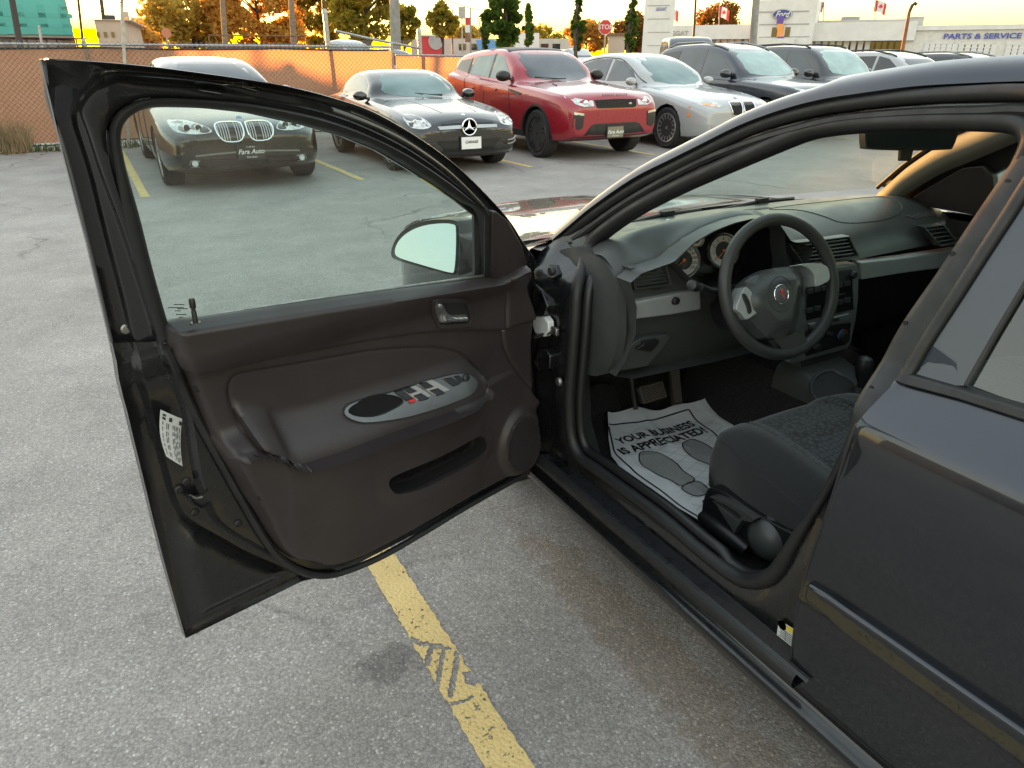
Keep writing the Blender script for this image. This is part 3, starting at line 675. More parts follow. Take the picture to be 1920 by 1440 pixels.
g = G(); g.patch(low_out, D3, shell_h, .0, step=.012, extra=np.vstack([crease(A_, (-.009,-.004,.001,.006,.010), True), crease(B_, (-.010,-.005,.001,.008,.012), True)]))
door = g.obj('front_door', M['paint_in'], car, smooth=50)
door['label'] = 'open driver door seen from its inner side'
# window frame: swept in clean steps from the outer flange to the glass channel
def resample(P, n):
    P = np.asarray(P, float); d = np.r_[0, np.cumsum(np.linalg.norm(np.diff(P, axis=0), axis=1))]; t = np.linspace(0, d[-1], n); return np.stack([np.interp(t, d, P[:, k]) for k in range(P.shape[1])], 1)
def two(pa, pb, w): return np.vstack([resample(smooth_path(Dp(pa, w), 6), 60), resample(smooth_path(Dp(pb, w), 6), 120)[1:]])
fO = two([(206,645),(204,636),(160,450),(110,260),(75,112)], [(75,112),(79,110),(200,117),(330,131),(520,159),(620,184),(700,213),(800,273),(870,330),(940,403),(975,455),(995,505),(1004,560)], .0)
fA = two([(252,660),(236,580),(195,420),(173,330),(153,265),(143,232),(142,197),(153,173)], [(153,173),(187,143),(207,136),(293,141),(380,150),(500,170),(600,192),(700,229),(780,272),(860,334),(930,412),(968,480),(990,560)], .025)
fB = two([(296,650),(275,580),(230,440),(190,330),(163,245),(152,215),(153,197),(165,180)], [(165,180),(177,170),(207,155),(227,154),(265,160),(380,168),(500,187),(600,208),(700,246),(780,290),(850,343),(912,402),(955,480),(975,560)], .04)
fC = two([(306,645),(290,585),(250,450),(212,330),(200,257),(206,226)], [(206,226),(227,203),(277,184),(380,187),(480,197),(600,222),(700,260),(780,303),(850,352),(905,398),(935,450),(945,560)], .05)
rows = []
for o_, a_, b_, c_ in zip(fO, fA, fB, fC):
    q = lambda p, r, t: p+(r-p)*t
    sec = [(o_, .0), (o_, .016), (q(o_, a_, .06), .018), (q(o_, a_, .14), .012), (q(o_, a_, .80), .012), (q(o_, a_, .97), .016), (q(a_, b_, .05), .026), (q(a_, b_, .22), .031), (q(a_, b_, .82), .033), (q(a_, b_, .97), .040), (q(b_, c_, .06), .049), (q(b_, c_, .22), .053), (q(b_, c_, .9), .054), (c_, .050), (c_, .03)]
    rows.append([D3(p[0], p[1], w) for p, w in sec])
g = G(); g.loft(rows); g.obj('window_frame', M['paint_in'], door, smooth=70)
# outer skin closing the far side
g = G(); g.patch(door_out, D3, -.004, .004, holes=[win], step=.05); g.obj('outer_skin', M['paint'], door, smooth=40)
# window run channel (rubber) and glass
winS = smooth_path(Dp([(228,235),(241,216),(268,203),(293,201),(380,203),(480,214),(580,236),(660,259),(720,284),(780,320),(830,352),(870,380),(905,408)], .035), 3)
g = G(); run_out = Dp([(203,257),(207,228),(227,203),(277,184),(380,187),(480,197),(600,222),(700,260),(780,303),(850,352),(905,398),(922,412),(922,540)], .045)
run_in = Dp([(223,258),(228,235),(241,216),(270,203),(293,201),(380,203),(480,214),(580,236),(660,259),(720,284),(780,320),(830,352),(870,380),(905,408),(905,528)], .045)
run_l_out = Dp([(296,640),(270,560),(235,430),(215,330)], .045); run_l_in = Dp([(318,618),(290,520),(260,400),(237,322)], .045)
ro = smooth_path(run_l_out+run_out, 5); ri = smooth_path(run_l_in+run_in, 5)
def resample(P, n):
    d = np.r_[0, np.cumsum(np.linalg.norm(np.diff(P, axis=0), axis=1))]; t = np.linspace(0, d[-1], n); return np.c_[np.interp(t, d, P[:, 0]), np.interp(t, d, P[:, 1])]
ro = resample(ro, 130); ri2 = []
for p in ro:                                             # nearest point on the inner loop keeps the strip even
    j = np.argmin(np.hypot(ri[:, 0]-p[0], ri[:, 1]-p[1])); ri2.append(ri[j])
ri2 = np.array(ri2)
for _ in range(4): ri2[1:-1] = (ri2[:-2]+2*ri2[1:-1]+ri2[2:])/4
rows = []
for o_, i_ in zip(ro, ri2):
    rows.append([D3(*(o_+(i_-o_)*t), w) for t, w in [(-.03,.050),(0,.057),(.25,.063),(.6,.062),(.9,.054),(1.0,.046),(1.03,.028)]])
g = G(); g.loft(rows); g.obj('window_run_seal', M['rubber'], door, smooth=60)
gp = list(map(tuple, ri))+[D(905,535,.03), D(760,552,.03), D(600,576,.03), D(450,600,.03), D(318,622,.03)]
gpl = [(u+(.010 if u > .7 else -.006), v) for u, v in gp]
g = G(); g.patch(Dp([(215,258),(222,228),(236,208),(262,195),(293,193),(380,195),(480,206),(580,228),(660,251),(720,276),(780,312),(830,344),(870,372),(910,400),(910,540),(760,562),(600,586),(450,612),(312,636),(285,540),(255,410),(230,322)], .028), D3, .028, .032, step=.06)
g.obj('window_glass', M['door_glass'], door, smooth=60)
# glass marking: small square emblem and lines of print
for k, (x0, x1, y) in enumerate([(326,345,571),(316,345,577),(328,340,583),(332,352,579),(330,350,590),(336,344,595)]):
    a = D(x0, y, .034); b = D(x1, y, .034); g = G(); g.add([D3(a[0], a[1]+.0008, .0335), D3(b[0], b[1]+.0008, .0335), D3(b[0], b[1]-.0008, .0335), D3(a[0], a[1]-.0008, .0335)], [(0,1,2,3)]); g.obj('glass_print', M['ink'], door, smooth=0)
a = Dp([(355,565),(363,564),(363,571),(355,572)], .034); g = G(); g.add([D3(*p, .0335) for p in a], [(0,1,2,3)]); g.obj('glass_print', M['ink'], door, smooth=0)
# belt line: chrome lip and rubber sweep
for off, w, r, m, dy in [(0, .046, .004, 'steel', -7), (0, .052, .006, 'rubber', -2)]:
    pts = smooth_path(Dp([(314,612+dy),(450,590+dy),(600,567+dy),(760,545+dy),(905,524+dy)], w), 5)
    g = G(); g.tube([D3(a, b, w) for a, b in pts], r, 8); g.obj('belt_sweep', M[m], door)

# --- moulded inner trim as a relief over its outline
W0 = .082
TR = [(317,622),(330,611),(400,600),(600,570),(760,547),(900,528),(945,521),(985,499),(999,506),(1000,580),(999,640),(1000,700),(1003,732),(1016,748),(1009,765),(1005,790),(1010,828),(1009,848),(1000,866),(985,882),(940,905),(880,937),(800,984),(720,1028),(660,1056),(617,1068),(582,1060),(552,1054),(527,1035),(507,1006),(486,967),(461,931),(440,893),(413,850),(386,802),(369,760),(350,712),(344,702),(332,676),(322,645)]
trim_out = smooth_path(Dp(TR, W0), 3, True)
SEAM = smooth_path(Dp([(338,702),(380,706),(447,693),(500,680),(600,660),(720,638),(803,627),(866,623),(950,622)], W0+.03), 4)
INS = smooth_path(Dp([(445,745),(449,728),(468,713),(560,696),(640,681),(723,666),(807,660),(848,662),(880,670),(902,687),(915,703),(920,720),(920,735),(911,746),(880,756),(807,783),(723,813),(640,844),(573,866),(552,871),(540,868),(527,858),(490,845),(478,832),(462,800),(450,770)], W0+.05), 3, True)
ARM = smooth_path(Dp([(470,852),(500,835),(560,815),(640,770),(720,735),(800,706),(860,690),(900,690),(918,705),(922,732),(911,746),(880,756),(807,783),(723,813),(640,844),(560,871),(530,862),(500,870)], W0+.06), 3, True)
ARMB = smooth_path(Dp([(478,850),(527,858),(540,868),(552,871),(573,866),(640,844),(723,813),(807,783),(880,756),(911,746),(921,732)], W0+.06), 3)
POCK = smooth_path(Dp([(722,897),(736,884),(807,855),(880,823),(898,818),(910,826),(913,841),(905,855),(869,876),(827,897),(790,914),(748,922),(732,915)], W0+.03), 3, True)
CORN = smooth_path(Dp([(990,500),(965,525),(953,560),(949,600),(949,640),(958,670),(985,712),(1016,748)], W0+.02), 4)
SPK_c = np.array(D(976,829,W0+.012)); SPK = [tuple(SPK_c+np.array([.070*math.cos(a), .090*math.sin(a)])) for a in np.linspace(0, 2*math.pi, 40, endpoint=False)]
PLATE = smooth_path(Dp([(662,786),(672,773),(700,762),(760,745),(830,722),(870,711),(892,709),(904,716),(902,726),(880,741),(820,764),(760,782),(700,794),(675,794)], W0+.070), 3, True)
CUP = smooth_path(Dp([(669,783),(680,772),(715,756),(745,750),(764,753),(767,760),(750,770),(715,784),(685,788)], W0+.070), 3, True)
def above(U, V, line):                                   # V minus the line's height at U
    L = line[np.argsort(line[:, 0])]; return V-np.interp(U, L[:, 0], L[:, 1])
def trim_h(U, V, cup=True):
    e = linedist(U, V, trim_out, True)
    sa = above(U, V, SEAM)
    up = sstep(-.002, .004, sa)
    top = sstep(.0, .09, sa)                              # rises towards the glass
    h = W0+.026*up*(1-.25*top)
    h += (1-up)*.010
    # lower body: swells towards the armrest, falls to the bottom
    sb = above(U, V, ARMB); lowmask = sstep(.12, .50, U)*(1-up)
    h += lowmask*.056*sstep(-.32, -.012, sb)*sstep(.004, -.002, sb)
    i = sdf(U, V, INS); h += (1-up)*(-.006*sstep(-.002, .004, i))
    # armrest shelf
    k = sstep(-.002, .006, i)*(1-up)
    sh = np.clip(1-sb/.115, 0, 1); prof = sstep(0, 1, sh)
    reach = sstep(.17, .40, U)*sstep(1.03, .92, U)
    h += k*(.070*prof)*reach
    h += (1-k)*(1-up)*.052*np.exp(-(np.maximum(sb, 0)/.028)**2)*sstep(.82, .93, U)*sstep(-.004, .001, sb)
    # grooves
    h -= .006*np.exp(-(sa/.0035)**2); h -= .005*np.exp(-(i/.003)**2)*(1-up)
    c = linedist(U, V, CORN); h -= .006*np.exp(-(c/.004)**2)
    cs = above(U, V, CORN)
    h -= .022*sstep(.26, .08, U)*sstep(.70, .62, V)*0
    # speaker bulge, pocket
    s = np.hypot((U-SPK_c[0])/.070, (V-SPK_c[1])/.090); h += .020*sstep(1.35, 1.02, s)*(1-lowmask*.5); h -= .004*np.exp(-((s-1)/.03)**2)
    p = sdf(U, V, POCK); h += .007*sstep(-.05, -.008, p)*(1-sstep(.0, .008, p)); h -= .085*sstep(-.003, .007, p)
    # rounded rim
    h -= .040*(1-sstep(0, .022, e))**2
    return h
g = G(); g.patch(list(map(tuple, trim_out)), D3, trim_h, .040, step=.0058, extra=np.vstack([crease(SEAM, (-.007,-.0035,0,.0035,.007), sp=.004), crease(INS, (-.007,-.003,0,.003,.006), True, .004), crease(CORN, (-.008,-.004,0,.004,.008), sp=.004), crease(POCK, (-.008,-.003,.002,.007,.012), True, .004), crease(ARMB, (-.009,-.005,-.001,.003,.008), sp=.004), crease(trim_out, (-.022,-.016,-.010,-.005,.005,.010,.016,.022), True, .008)]))
g.obj('trim_panel', M['trim'], door, smooth=70)
def th(u, v): return float(trim_h(np.array([u]), np.array([v]))[0])
# trim edge seal along the shut side
pts = smooth_path(Dp([(312,650),(338,715),(362,770),(405,850),(452,935),(497,1012),(530,1050),(575,1074),(617,1078),(660,1066),(720,1040),(800,994),(880,946),(945,910),(990,885)], .06), 4)
g = G(); g.tube([D3(a, b, .062) for a, b in pts], .009, 8); g.obj('door_edge_seal', M['rubber'], door)
# corner sail cover by the mirror
sail = Dp([(918,396),(924,394),(950,415),(975,460),(986,500),(960,520),(940,527),(918,527)], .06)
g = G(); g.patch(sail, D3, .070, .045, step=.03); g.obj('mirror_sail_cover', M['trim'], door, bevel=.006, seg=3)
g = G(); g.tube([D3(a, b, .056) for a, b in Dp([(910,400),(910,528)], .05)], .008, 8); g.obj('sail_seal', M['rubber'], door)
# speaker grille ribs
sp = G(); sp.patch([(SPK_c[0]+.066*math.cos(a), SPK_c[1]+.086*math.sin(a)) for a in np.linspace(0, 2*math.pi, 36, endpoint=False)], D3, lambda U, V: np.array([th(a, b)+.0018 for a, b in zip(U, V)]), None, step=.012); sg = sp.obj('speaker_grille', M['plastic_dk'], door)
rb = G()
for k in range(27):
    v = SPK_c[1]-.080+k*.0062; hw = .064*math.sqrt(max(0, 1-((v-SPK_c[1])/.086)**2))
    if hw > .01: rb.tube([D3(SPK_c[0]+hw*t, v, th(SPK_c[0]+hw*t, v)+.0022) for t in np.linspace(-1, 1, 9)], .0013, 4)
stuff(rb.obj('grille_rib', M['trim'], sg))
g = G(); g.patch([tuple(POCK.mean(0)+(p-POCK.mean(0))*1.012) for p in POCK], D3, lambda U, V: trim_h(U, V)+.0015, None, step=.006, extra=crease(POCK, (.002,.005,.008,.012), True, .004)); g.obj('pocket_shade', M['void'], door, smooth=70)  # black patch over the recess, painting the pocket's inner shade
# silver switch plate on the armrest
def on_trim(dh): return lambda a, b, h=0: D3(a, b, th(a, b)+dh+h)
def plate_map(a, b, h):                                   # smooth top of the armrest, blind to the cup
    return D3(a, b, float(trim_h(np.array([a]), np.array([b]), False)[0])+.006+h)
g = G(); g.patch(list(map(tuple, PLATE)), plate_map, .0045, -.006, holes=[list(map(tuple, CUP))], step=.0055); plate = g.obj('switch_plate', M['plate_silver'], door, bevel=.002, seg=3)
def sw(px, h, name, m, hb=.002, bevel=.0012):
    poly = Dp(px, W0+.072); g = G(); g.patch(poly, plate_map, h, hb); return g.obj(name, m, plate, bevel=bevel)
M['switch_pocket'] = mat('switch_pocket', (.30,.29,.28), .5)
sw([(771,743),(800,733),(812,741),(818,747),(788,757),(778,752)], .0050, 'switch_recess', M['switch_pocket'])
sw([(803,731),(832,722),(853,735),(824,746)], .0050, 'switch_recess', M['switch_pocket'])
for q in [[(760,745),(773,741),(786,752),(773,757)], [(773,740),(788,736),(798,741),(783,746)], [(788,749),(803,744),(812,750),(796,755)], [(805,730),(820,726),(828,732),(812,737)], [(818,739),(834,734),(842,740),(827,745)]]:
    sw(q, .0095, 'window_switch', M['plastic_dk'])
sw([(776,756),(788,752),(789,756),(777,760)], .0100, 'window_lock_mark', M['red'])
sw([(850,719),(864,716),(874,724),(860,729)], .0085, 'lock_switch', M['plastic_dk'])
sw([(869,714),(878,712),(884,719),(874,722)], .0085, 'mirror_selector', M['plastic_dk'])
kc = D(888,715,W0+.072); g = G(); p = Vector(plate_map(*kc, .004)); ax = Vector(plate_map(*kc, .02))-p; g.lathe([(.010,0),(.010,.005),(.007,.007),(0,.007)], p, tuple(ax+Vector((0,0,.012))), 16); g.obj('mirror_knob', M['plastic_dk'], plate)
g = G(); g.patch(list(map(tuple, CUP)), lambda a, b, h: plate_map(a, b, h), -.0012, None, step=.008); g.obj('pull_cup_floor', M['void'], plate)  # flat black inlay; the shade of the cup is painted, no hollow below
# inner handle: bezel, dark recess, chrome lever
HB = smooth_path(Dp([(808,570),(812,562),(830,560),(868,560),(878,566),(883,590),(884,604),(878,611),(830,614),(818,612),(813,600)], W0+.022), 3, True)
HH = smooth_path(Dp([(816,573),(822,568),(866,567),(874,573),(878,592),(877,601),(870,605),(825,607),(819,602)], W0+.022), 3, True)
g = G(); g.patch(list(map(tuple, HB)), on_trim(0), .007, -.005, holes=[list(map(tuple, HH))]); hb = g.obj('door_handle', M['trim'], door, bevel=.0025, seg=3)
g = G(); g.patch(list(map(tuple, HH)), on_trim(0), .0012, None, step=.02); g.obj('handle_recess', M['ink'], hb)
LV = smooth_path(Dp([(817,575),(822,570),(831,570),(836,578),(840,586),(848,590),(862,590),(874,590),(877,594),(876,600),(869,603),(848,604),(830,606),(823,604),(819,592)], W0+.03), 2, True)
g = G(); g.patch(list(map(tuple, LV)), on_trim(0), lambda U, V: .006+.016*np.sqrt(np.clip(linedist(U, V, LV, True)/.012, 0, 1)), .004, step=.004); g.obj('handle_lever', M['chrome'], hb, smooth=80)
# lock knob, trim plugs, door bolts
p = D(375,612,W0+.03); b0 = Vector(D3(p[0], p[1], W0+.012)); g = G(); g.lathe([(.010,0),(.0085,.003),(.0,.003)], b0, (0, 0, 1), 16); lk = g.obj('lock_knob', M['trim'], door)
q = D(371,580,W0+.02); g = G(); g.lathe([(.0045,0),(.0042,.022),(.0036,.024),(.0036,.027),(.0052,.030),(.0052,.042),(.004,.046),(0,.046)], b0, (Vector(D3raw(q[0], q[1], 0))-Vector(D3raw(p[0], p[1], 0)))+Vector((0, 0, .02)), 12); g.obj('lock_pin', M['plastic_dk'], lk)
for x, y, w, r in [(369,729,W0,.007),(468,918,W0,.006)]:
    u, v = D(x, y, w); g = G(); c = Vector(D3(u, v, th(u, v))); g.lathe([(r, 0), (r, .0015), (0, .0018)], c, (DN[0], DN[1], 0), 14); g.obj('trim_plug', M['plastic_dk'], door)
for x, y, w in [(247,625,.045),(358,911,.055),(340,923,.045),(374,970,.055),(449,984,.06)]:
    u, v = D(x, y, w); hgt = float(shell_h(np.array([u]), np.array([v]))[0]); c = Vector(D3(u, v, hgt)); g = G(); g.lathe([(.0095,0),(.009,.003),(.006,.005),(.0055,.003),(0,.003)], c, (DN[0], DN[1], 0), 14); g.obj('door_bolt', M['steel'] if x == 247 else M['rubber'], door)
# latch mouth and hook
q = Dp([(352,928),(366,934),(380,930),(394,921),(401,946),(390,954),(376,955),(362,944)], .062)
g = G(); g.patch(q, D3, .058, .050); g.obj('latch_mouth', M['ink'], door)
g = G(); g.tube([D3(*D(x, y, .062), .062) for x, y in [(354,931),(362,944),(376,952),(387,948),(395,944)]], .0045, 8); g.obj('latch_hook', M['plastic_gloss'], door)
g = G(); g.tube([D3(*D(x, y, .060), .060) for x, y in [(355,929),(368,934),(379,931)]], .003, 8); g.obj('latch_lip', M['steel'], door)
# certification sticker wrapped on the shut face
LS = [np.array(D(x, y, .055)) for x, y in [(301,768),(340,784),(341,873),(312,856)]]
def stk(a, b, h=0):
    p = (1-b)*((1-a)*LS[0]+a*LS[1])+b*((1-a)*LS[3]+a*LS[2]); return D3(p[0]-.010*math.sin(math.pi*b)*(1 if a < .5 else .6)*-1*.6, p[1], .0545+.006*math.sin(a*2.2)+h)
g = G(); g.loft([[stk(a, b) for a in np.linspace(0, 1, 7)] for b in np.linspace(0, 1, 10)]); M['sticker'] = mat('sticker', (.42,.43,.43), .4, noise=(30,.08)); st = g.obj('certification_label', M['sticker'], door, smooth=180)
g = G()
def bar(a0, a1, b0, b1): g.add([stk(a0, b0, .0012), stk(a1, b0, .0012), stk(a1, b1, .0012), stk(a0, b1, .0012)], [(0,1,2,3)])
bar(.86,.98,.06,.14); bar(.10,.24,.05,.09); bar(.10,.24,.11,.16); bar(.40,.52,.07,.15)
rng = random.Random(3)
for a in (.12,.30,.38,.56,.64,.72,.80,.90):
    b = .2
    while b < .92:
        L = rng.uniform(.04,.14); bar(a, a+.030, b, min(b+L, .95)); b += L+rng.uniform(.03,.06)
g.obj('label_print', M['ink'], st, smooth=0)

# --- wing mirror outside the glass
U0 = .215
def onM(x, y, u0=U0):
    d = ray(x, y); t = (u0-(CAM[0]-HX[0])*DE[0]-(CAM[1]-HX[1])*DE[1]-(CAM[2]-.965)*.42)/(d[0]*DE[0]+d[1]*DE[1]+d[2]*.42); p = CAM+d*t
    return ((p[0]-HX[0])*DN[0]+(p[1]-HX[1])*DN[1], p[2])
HOUS = smooth_path([onM(x, y) for x, y in [(736,480),(739,458),(752,438),(775,421),(805,413),(835,411),(857,414),(863,425),(864,470),(862,508),(857,516),(830,511),(790,500),(752,489)]], 3, True)
GLS = smooth_path([onM(x, y) for x, y in [(745,474),(748,458),(760,442),(780,429),(805,421),(835,418),(854,420),(859,428),(859,470),(856,505),(850,510),(825,504),(790,494),(755,483)]], 3, True)
def MM(w, z, u): return (HX[0]+DE[0]*u+DN[0]*w, HX[1]+DE[1]*u+DN[1]*w, z)
cm = HOUS.mean(0)
rings = []
for u, s in [(U0,.93),(U0+.004,1.0),(U0-.01,1.02),(U0-.05,1.0),(U0-.085,.86),(U0-.11,.6),(U0-.12,.2)]:
    rings.append([MM(*(cm+(p-cm)*s), u-((cm+(p-cm)*s)[1]-.965)*.42) for p in HOUS])
g = G(); g.loft(rings, closed=True, capped=True); M['mirror_housing'] = mat('mirror_housing', (.012,.013,.013), .4, rnoise=(30,.08))
wm = g.obj('wing_mirror', M['mirror_housing'], door, smooth=70)
g = G(); g.patch(list(map(tuple, GLS)), lambda a, b, h: MM(a, b, h-(b-.965)*.42), U0+.0085, U0+.002); g.obj('mirror_pane', M['mirror'], wm, smooth=0)
arm = [onM(866,432), onM(900,440), onM(903,512), onM(862,510)]
g = G(); g.loft([[MM(w, z, u) for w, z in [(arm[0][0], arm[0][1]-.005), (arm[1][0]+.0, arm[1][1]-.01), (arm[2][0], arm[2][1]+.0), (arm[3][0], arm[3][1]+.004)]] for u in (U0-.005, U0-.05, U0-.10)], closed=True, capped=True); g.obj('mirror_arm', M['mirror_housing'], wm, bevel=.008, seg=3)
# ================================================================ the sedan: interior
# --- floor, tunnel, firewall, far door
g = G(); g.loft([[(x, y, z) for x, z in [(1.10,.30),(1.14,.285),(1.24,.265),(1.70,.265),(1.74,.30),(1.77,.42),(1.83,.50),(1.97,.50),(2.02,.42),(2.05,.30),(2.10,.265),(2.60,.265),(2.68,.30)]] for y in (-.6,.6,1.5,1.78)])
g.loft([[(x, y, z) for x in (1.10, 1.9, 2.68)] for y, z in [(1.78,.265),(1.90,.40),(1.95,.60),(1.93,.92)]]); floor_ = g.obj('floor_carpet', M['carpet'], car)
g = G(); g.patch([(1.70,.30),(1.70,.92),(.6,.945),(-.1,.95),(-.1,.30)], lambda a, b, h: (2*CX-side(b)-.075-h, a, b), 0., step=.2); g.obj('passenger_door_trim', M['trim'], car)
g = G(); g.box((CX, -.62, .62), (1.5,.12,.75)); g.box((CX, -.35, .42), (1.4,.5,.22)); g.obj('rear_bench', M['fabric_side'], car, bevel=.04, seg=3)
# kick panel and sill trim (black plastic) inside the seal
g = G(); g.patch([(1.56,.62),(1.53,.45),(1.47,.36),(1.36,.345),(.80,.345),(.80,.30),(1.75,.28),(1.78,.62)], lambda a, b, h: (1.105+h+.02*sstep(1.5,1.7,a), a, b), .0, .04, step=.05); g.obj('kick_panel', M['plastic_dk'], car, bevel=.004)
g = G(); g.tube([(1.108, 1.44,.372),(1.108,1.2,.378),(1.108,.95,.376),(1.105,.84,.372)], .014, 8, flat=.7); g.obj('sill_trim', M['plastic_dk'], car)

# --- pillar trims
def pillar_trim(rings, sgn, name):
    rows = []
    for i in range(0, nA+10):
        E_ = Vector(rings[i][-1]); dz = .0
        pr = [(.006,-.004),(-.016,-.012),(-.036,-.026),(-.046,-.048),(-.040,-.075),(-.016,-.100),(.012,-.115)]
        if sgn < 0: pr = [(.0,-.006),(.010,-.012),(.020,-.026),(.024,-.05),(.012,-.070),(-.01,-.08),(-.02,-.085)]
        w = 1.0+.5*max(0, 1-i/8)
        rows.append([(E_.x+a, E_.y-.01, E_.z+b*w) for a, b in pr])
    g = G(); g.loft(rows); return g.obj(name, M['grey_trim'], car, smooth=180)
pillar_trim([[mirx(p) for p in r] for r in ringsL], 1, 'far_pillar_trim')
pillar_trim(ringsL, -1, 'near_pillar_trim')
# --- far side windows
fo = [(a, b) for a, b in R1[::2] if a > -.35 and b > .96]; 
wl_ = [(1.46,.985),(1.40,1.04),(1.27,1.13),(1.12,1.21),(.95,1.285),(.80,1.325),(.62,1.335),(.56,.985)]
wr_ = [(.50,.985),(.50,1.335),(.1,1.34),(-.2,1.29),(-.34,1.2),(-.2,.985)]
fsurf = lambda a, b, h: (2*CX-side(b)-h, a, b)
ofr = [(1.74,.955)]+[(a, b-.004) for a, b in fo]+[(-.5,1.34),(-.7,1.2),(-.5,.955)]
g = G(); g.patch(ofr, fsurf, .03, .0, holes=[wl_, wr_], step=.05); g.obj('passenger_window_frame', M['rubber'], car, smooth=60)
for w in (wl_, wr_):
    g = G(); g.patch(w, fsurf, .012, .016); g.obj('passenger_window', M['side_glass'], car, smooth=60)
g = G(); g.patch([(1.62,.955),(1.52,1.03),(1.40,1.115),(1.33,1.13),(1.30,1.10),(1.285,.955)], fsurf, .062, .03, step=.05); g.obj('far_sail_cover', M['trim'], car, bevel=.006)
fm = lambda x, y, z: (2*CX-x, y, z)
g = G(); g.loft([[(2.80+.10*math.cos(a)*s, 1.44+u, 1.005+.068*math.sin(a)*s) for a in np.linspace(0, 2*math.pi, 20, endpoint=False)] for u, s in [(0,.9),(.01,1),(.06,1),(.10,.8),(.12,.3)]], closed=True, capped=True)
fmr = g.obj('passenger_wing_mirror', M['paint'], car, smooth=60); g = G(); g.lathe([(0,0),(.085,0)], (2.80,1.436,1.005), (0,-1,0), 20, sy=.66, xdir=(1,0,0)); g.obj('mirror_pane', M['mirror'], fmr)

# --- dashboard
def zlip(x): return float(np.interp(x, [1.128,1.16,1.22,1.265,1.33,1.40,1.47,1.54,1.60,1.64,1.68,1.71,1.80,2.1,2.35,2.6,2.68], [.935,.953,.962,.968,1.012,1.036,1.049,1.054,1.050,1.036,1.000,.972,.965,.955,.945,.93,.92]))
def wP(x): return float(sstep(1.68, 2.0, np.array(x)))
def hoodw(x): return max(0., 1-((x-1.52)/.30)**2)
def dash_prof(x):
    zl = zlip(x); wp = wP(x); ed = max(0, (1.20-x)/.072)**1.7*.035+max(0, (x-2.52)/.14)*.03; hw = hoodw(x)**.6
    ys = 1.80-.07*((x-CX)/.7)**2
    P1 = [(ys+.04,.966),(ys-.06,.974),(1.66,.978-ed*.3),(1.60,.985+.012*hw-ed),(1.55,.998+.030*hw-ed),(1.50,.998+.046*hw-ed*.8),(1.455,max(zl,.985-ed)+.004),(1.420,zl-.001),(1.418,zl-.010)]
    hb = float(sstep(1.245, 1.31, np.array(x))); fl = [(1.460,.976-ed*.6),(1.434,.950-ed*.5),(1.4230,.900-ed*.3)]; P1[6:] = [(a[0]*(1-hb)+b[0]*hb, a[1]*(1-hb)+b[1]*hb) for a, b in zip(fl, P1[6:])]
    P2 = [(ys+.04,.966),(ys-.06,.974),(1.66,.984-ed*.3),(1.60,.992-ed*.5),(1.55,.988-ed),(1.49,.968-ed),(1.44,.935-ed),(1.408,.895-ed),(1.392,.862)]
    return [(a[0]*(1-wp)+b[0]*wp, a[1]*(1-wp)+b[1]*wp) for a, b in zip(P1, P2)]
xs = np.concatenate([np.linspace(1.128, 1.30, 10), np.linspace(1.325, 1.70, 18), np.linspace(1.72, 2.68, 20)])
g = G(); g.loft([[(x, y, z) for y, z in smooth_path(dash_prof(x), 4)] for x in xs]); dash = g.obj('dashboard', M['plastic'], car, smooth=60)
def dash_top(x, y):
    P = np.array(smooth_path(dash_prof(x), 4)); return float(np.interp(-y, -P[:, 0], P[:, 1]))
# fascia below the lip (driver and centre), with the instrument opening
def yf(x, z): return 1.424-.0*z+float(np.interp(z, [.55,.62,.72,.79,.80,.86,1.06], [.10,.05,.022,.012,-.002,.0,.004]))-.03*wP(x)
fas = lambda a, b, h: (a, yf(a, b)-h, b)
lipx = np.linspace(1.70, 1.27, 22)
HOLE = [(1.275,.958)]+[(x, zlip(x)-.0065) for x in lipx[::-1] if 1.29 < x < 1.70]+[(1.690,.95),(1.712,.90),(1.715,.855),(1.60,.845),(1.46,.85),(1.425,.862),(1.375,.87),(1.345,.90)]
FO = [(x, zlip(x)-.003-(.07*wP(x))) for x in np.linspace(1.80, 1.13, 44)]+[(1.125,.93),(1.15,.86),(1.165,.78),(1.15,.70),(1.13,.65),(1.20,.625),(1.53,.604),(1.70,.60),(1.80,.62)]
g = G(); g.patch(FO, fas, .0, .06, holes=[HOLE], step=.022); g.obj('dash_fascia', M['plastic'], dash, smooth=50)
g = G(); g.patch(HOLE, lambda a, b, h: (1.5+(a-1.5)*(1-.10*h), 1.424+.10*h, .93+(b-.93)*(1-.12*h)), 1.0, 0.0, step=.03); g.obj('instrument_bezel', M['plastic_gloss'], dash, smooth=50)
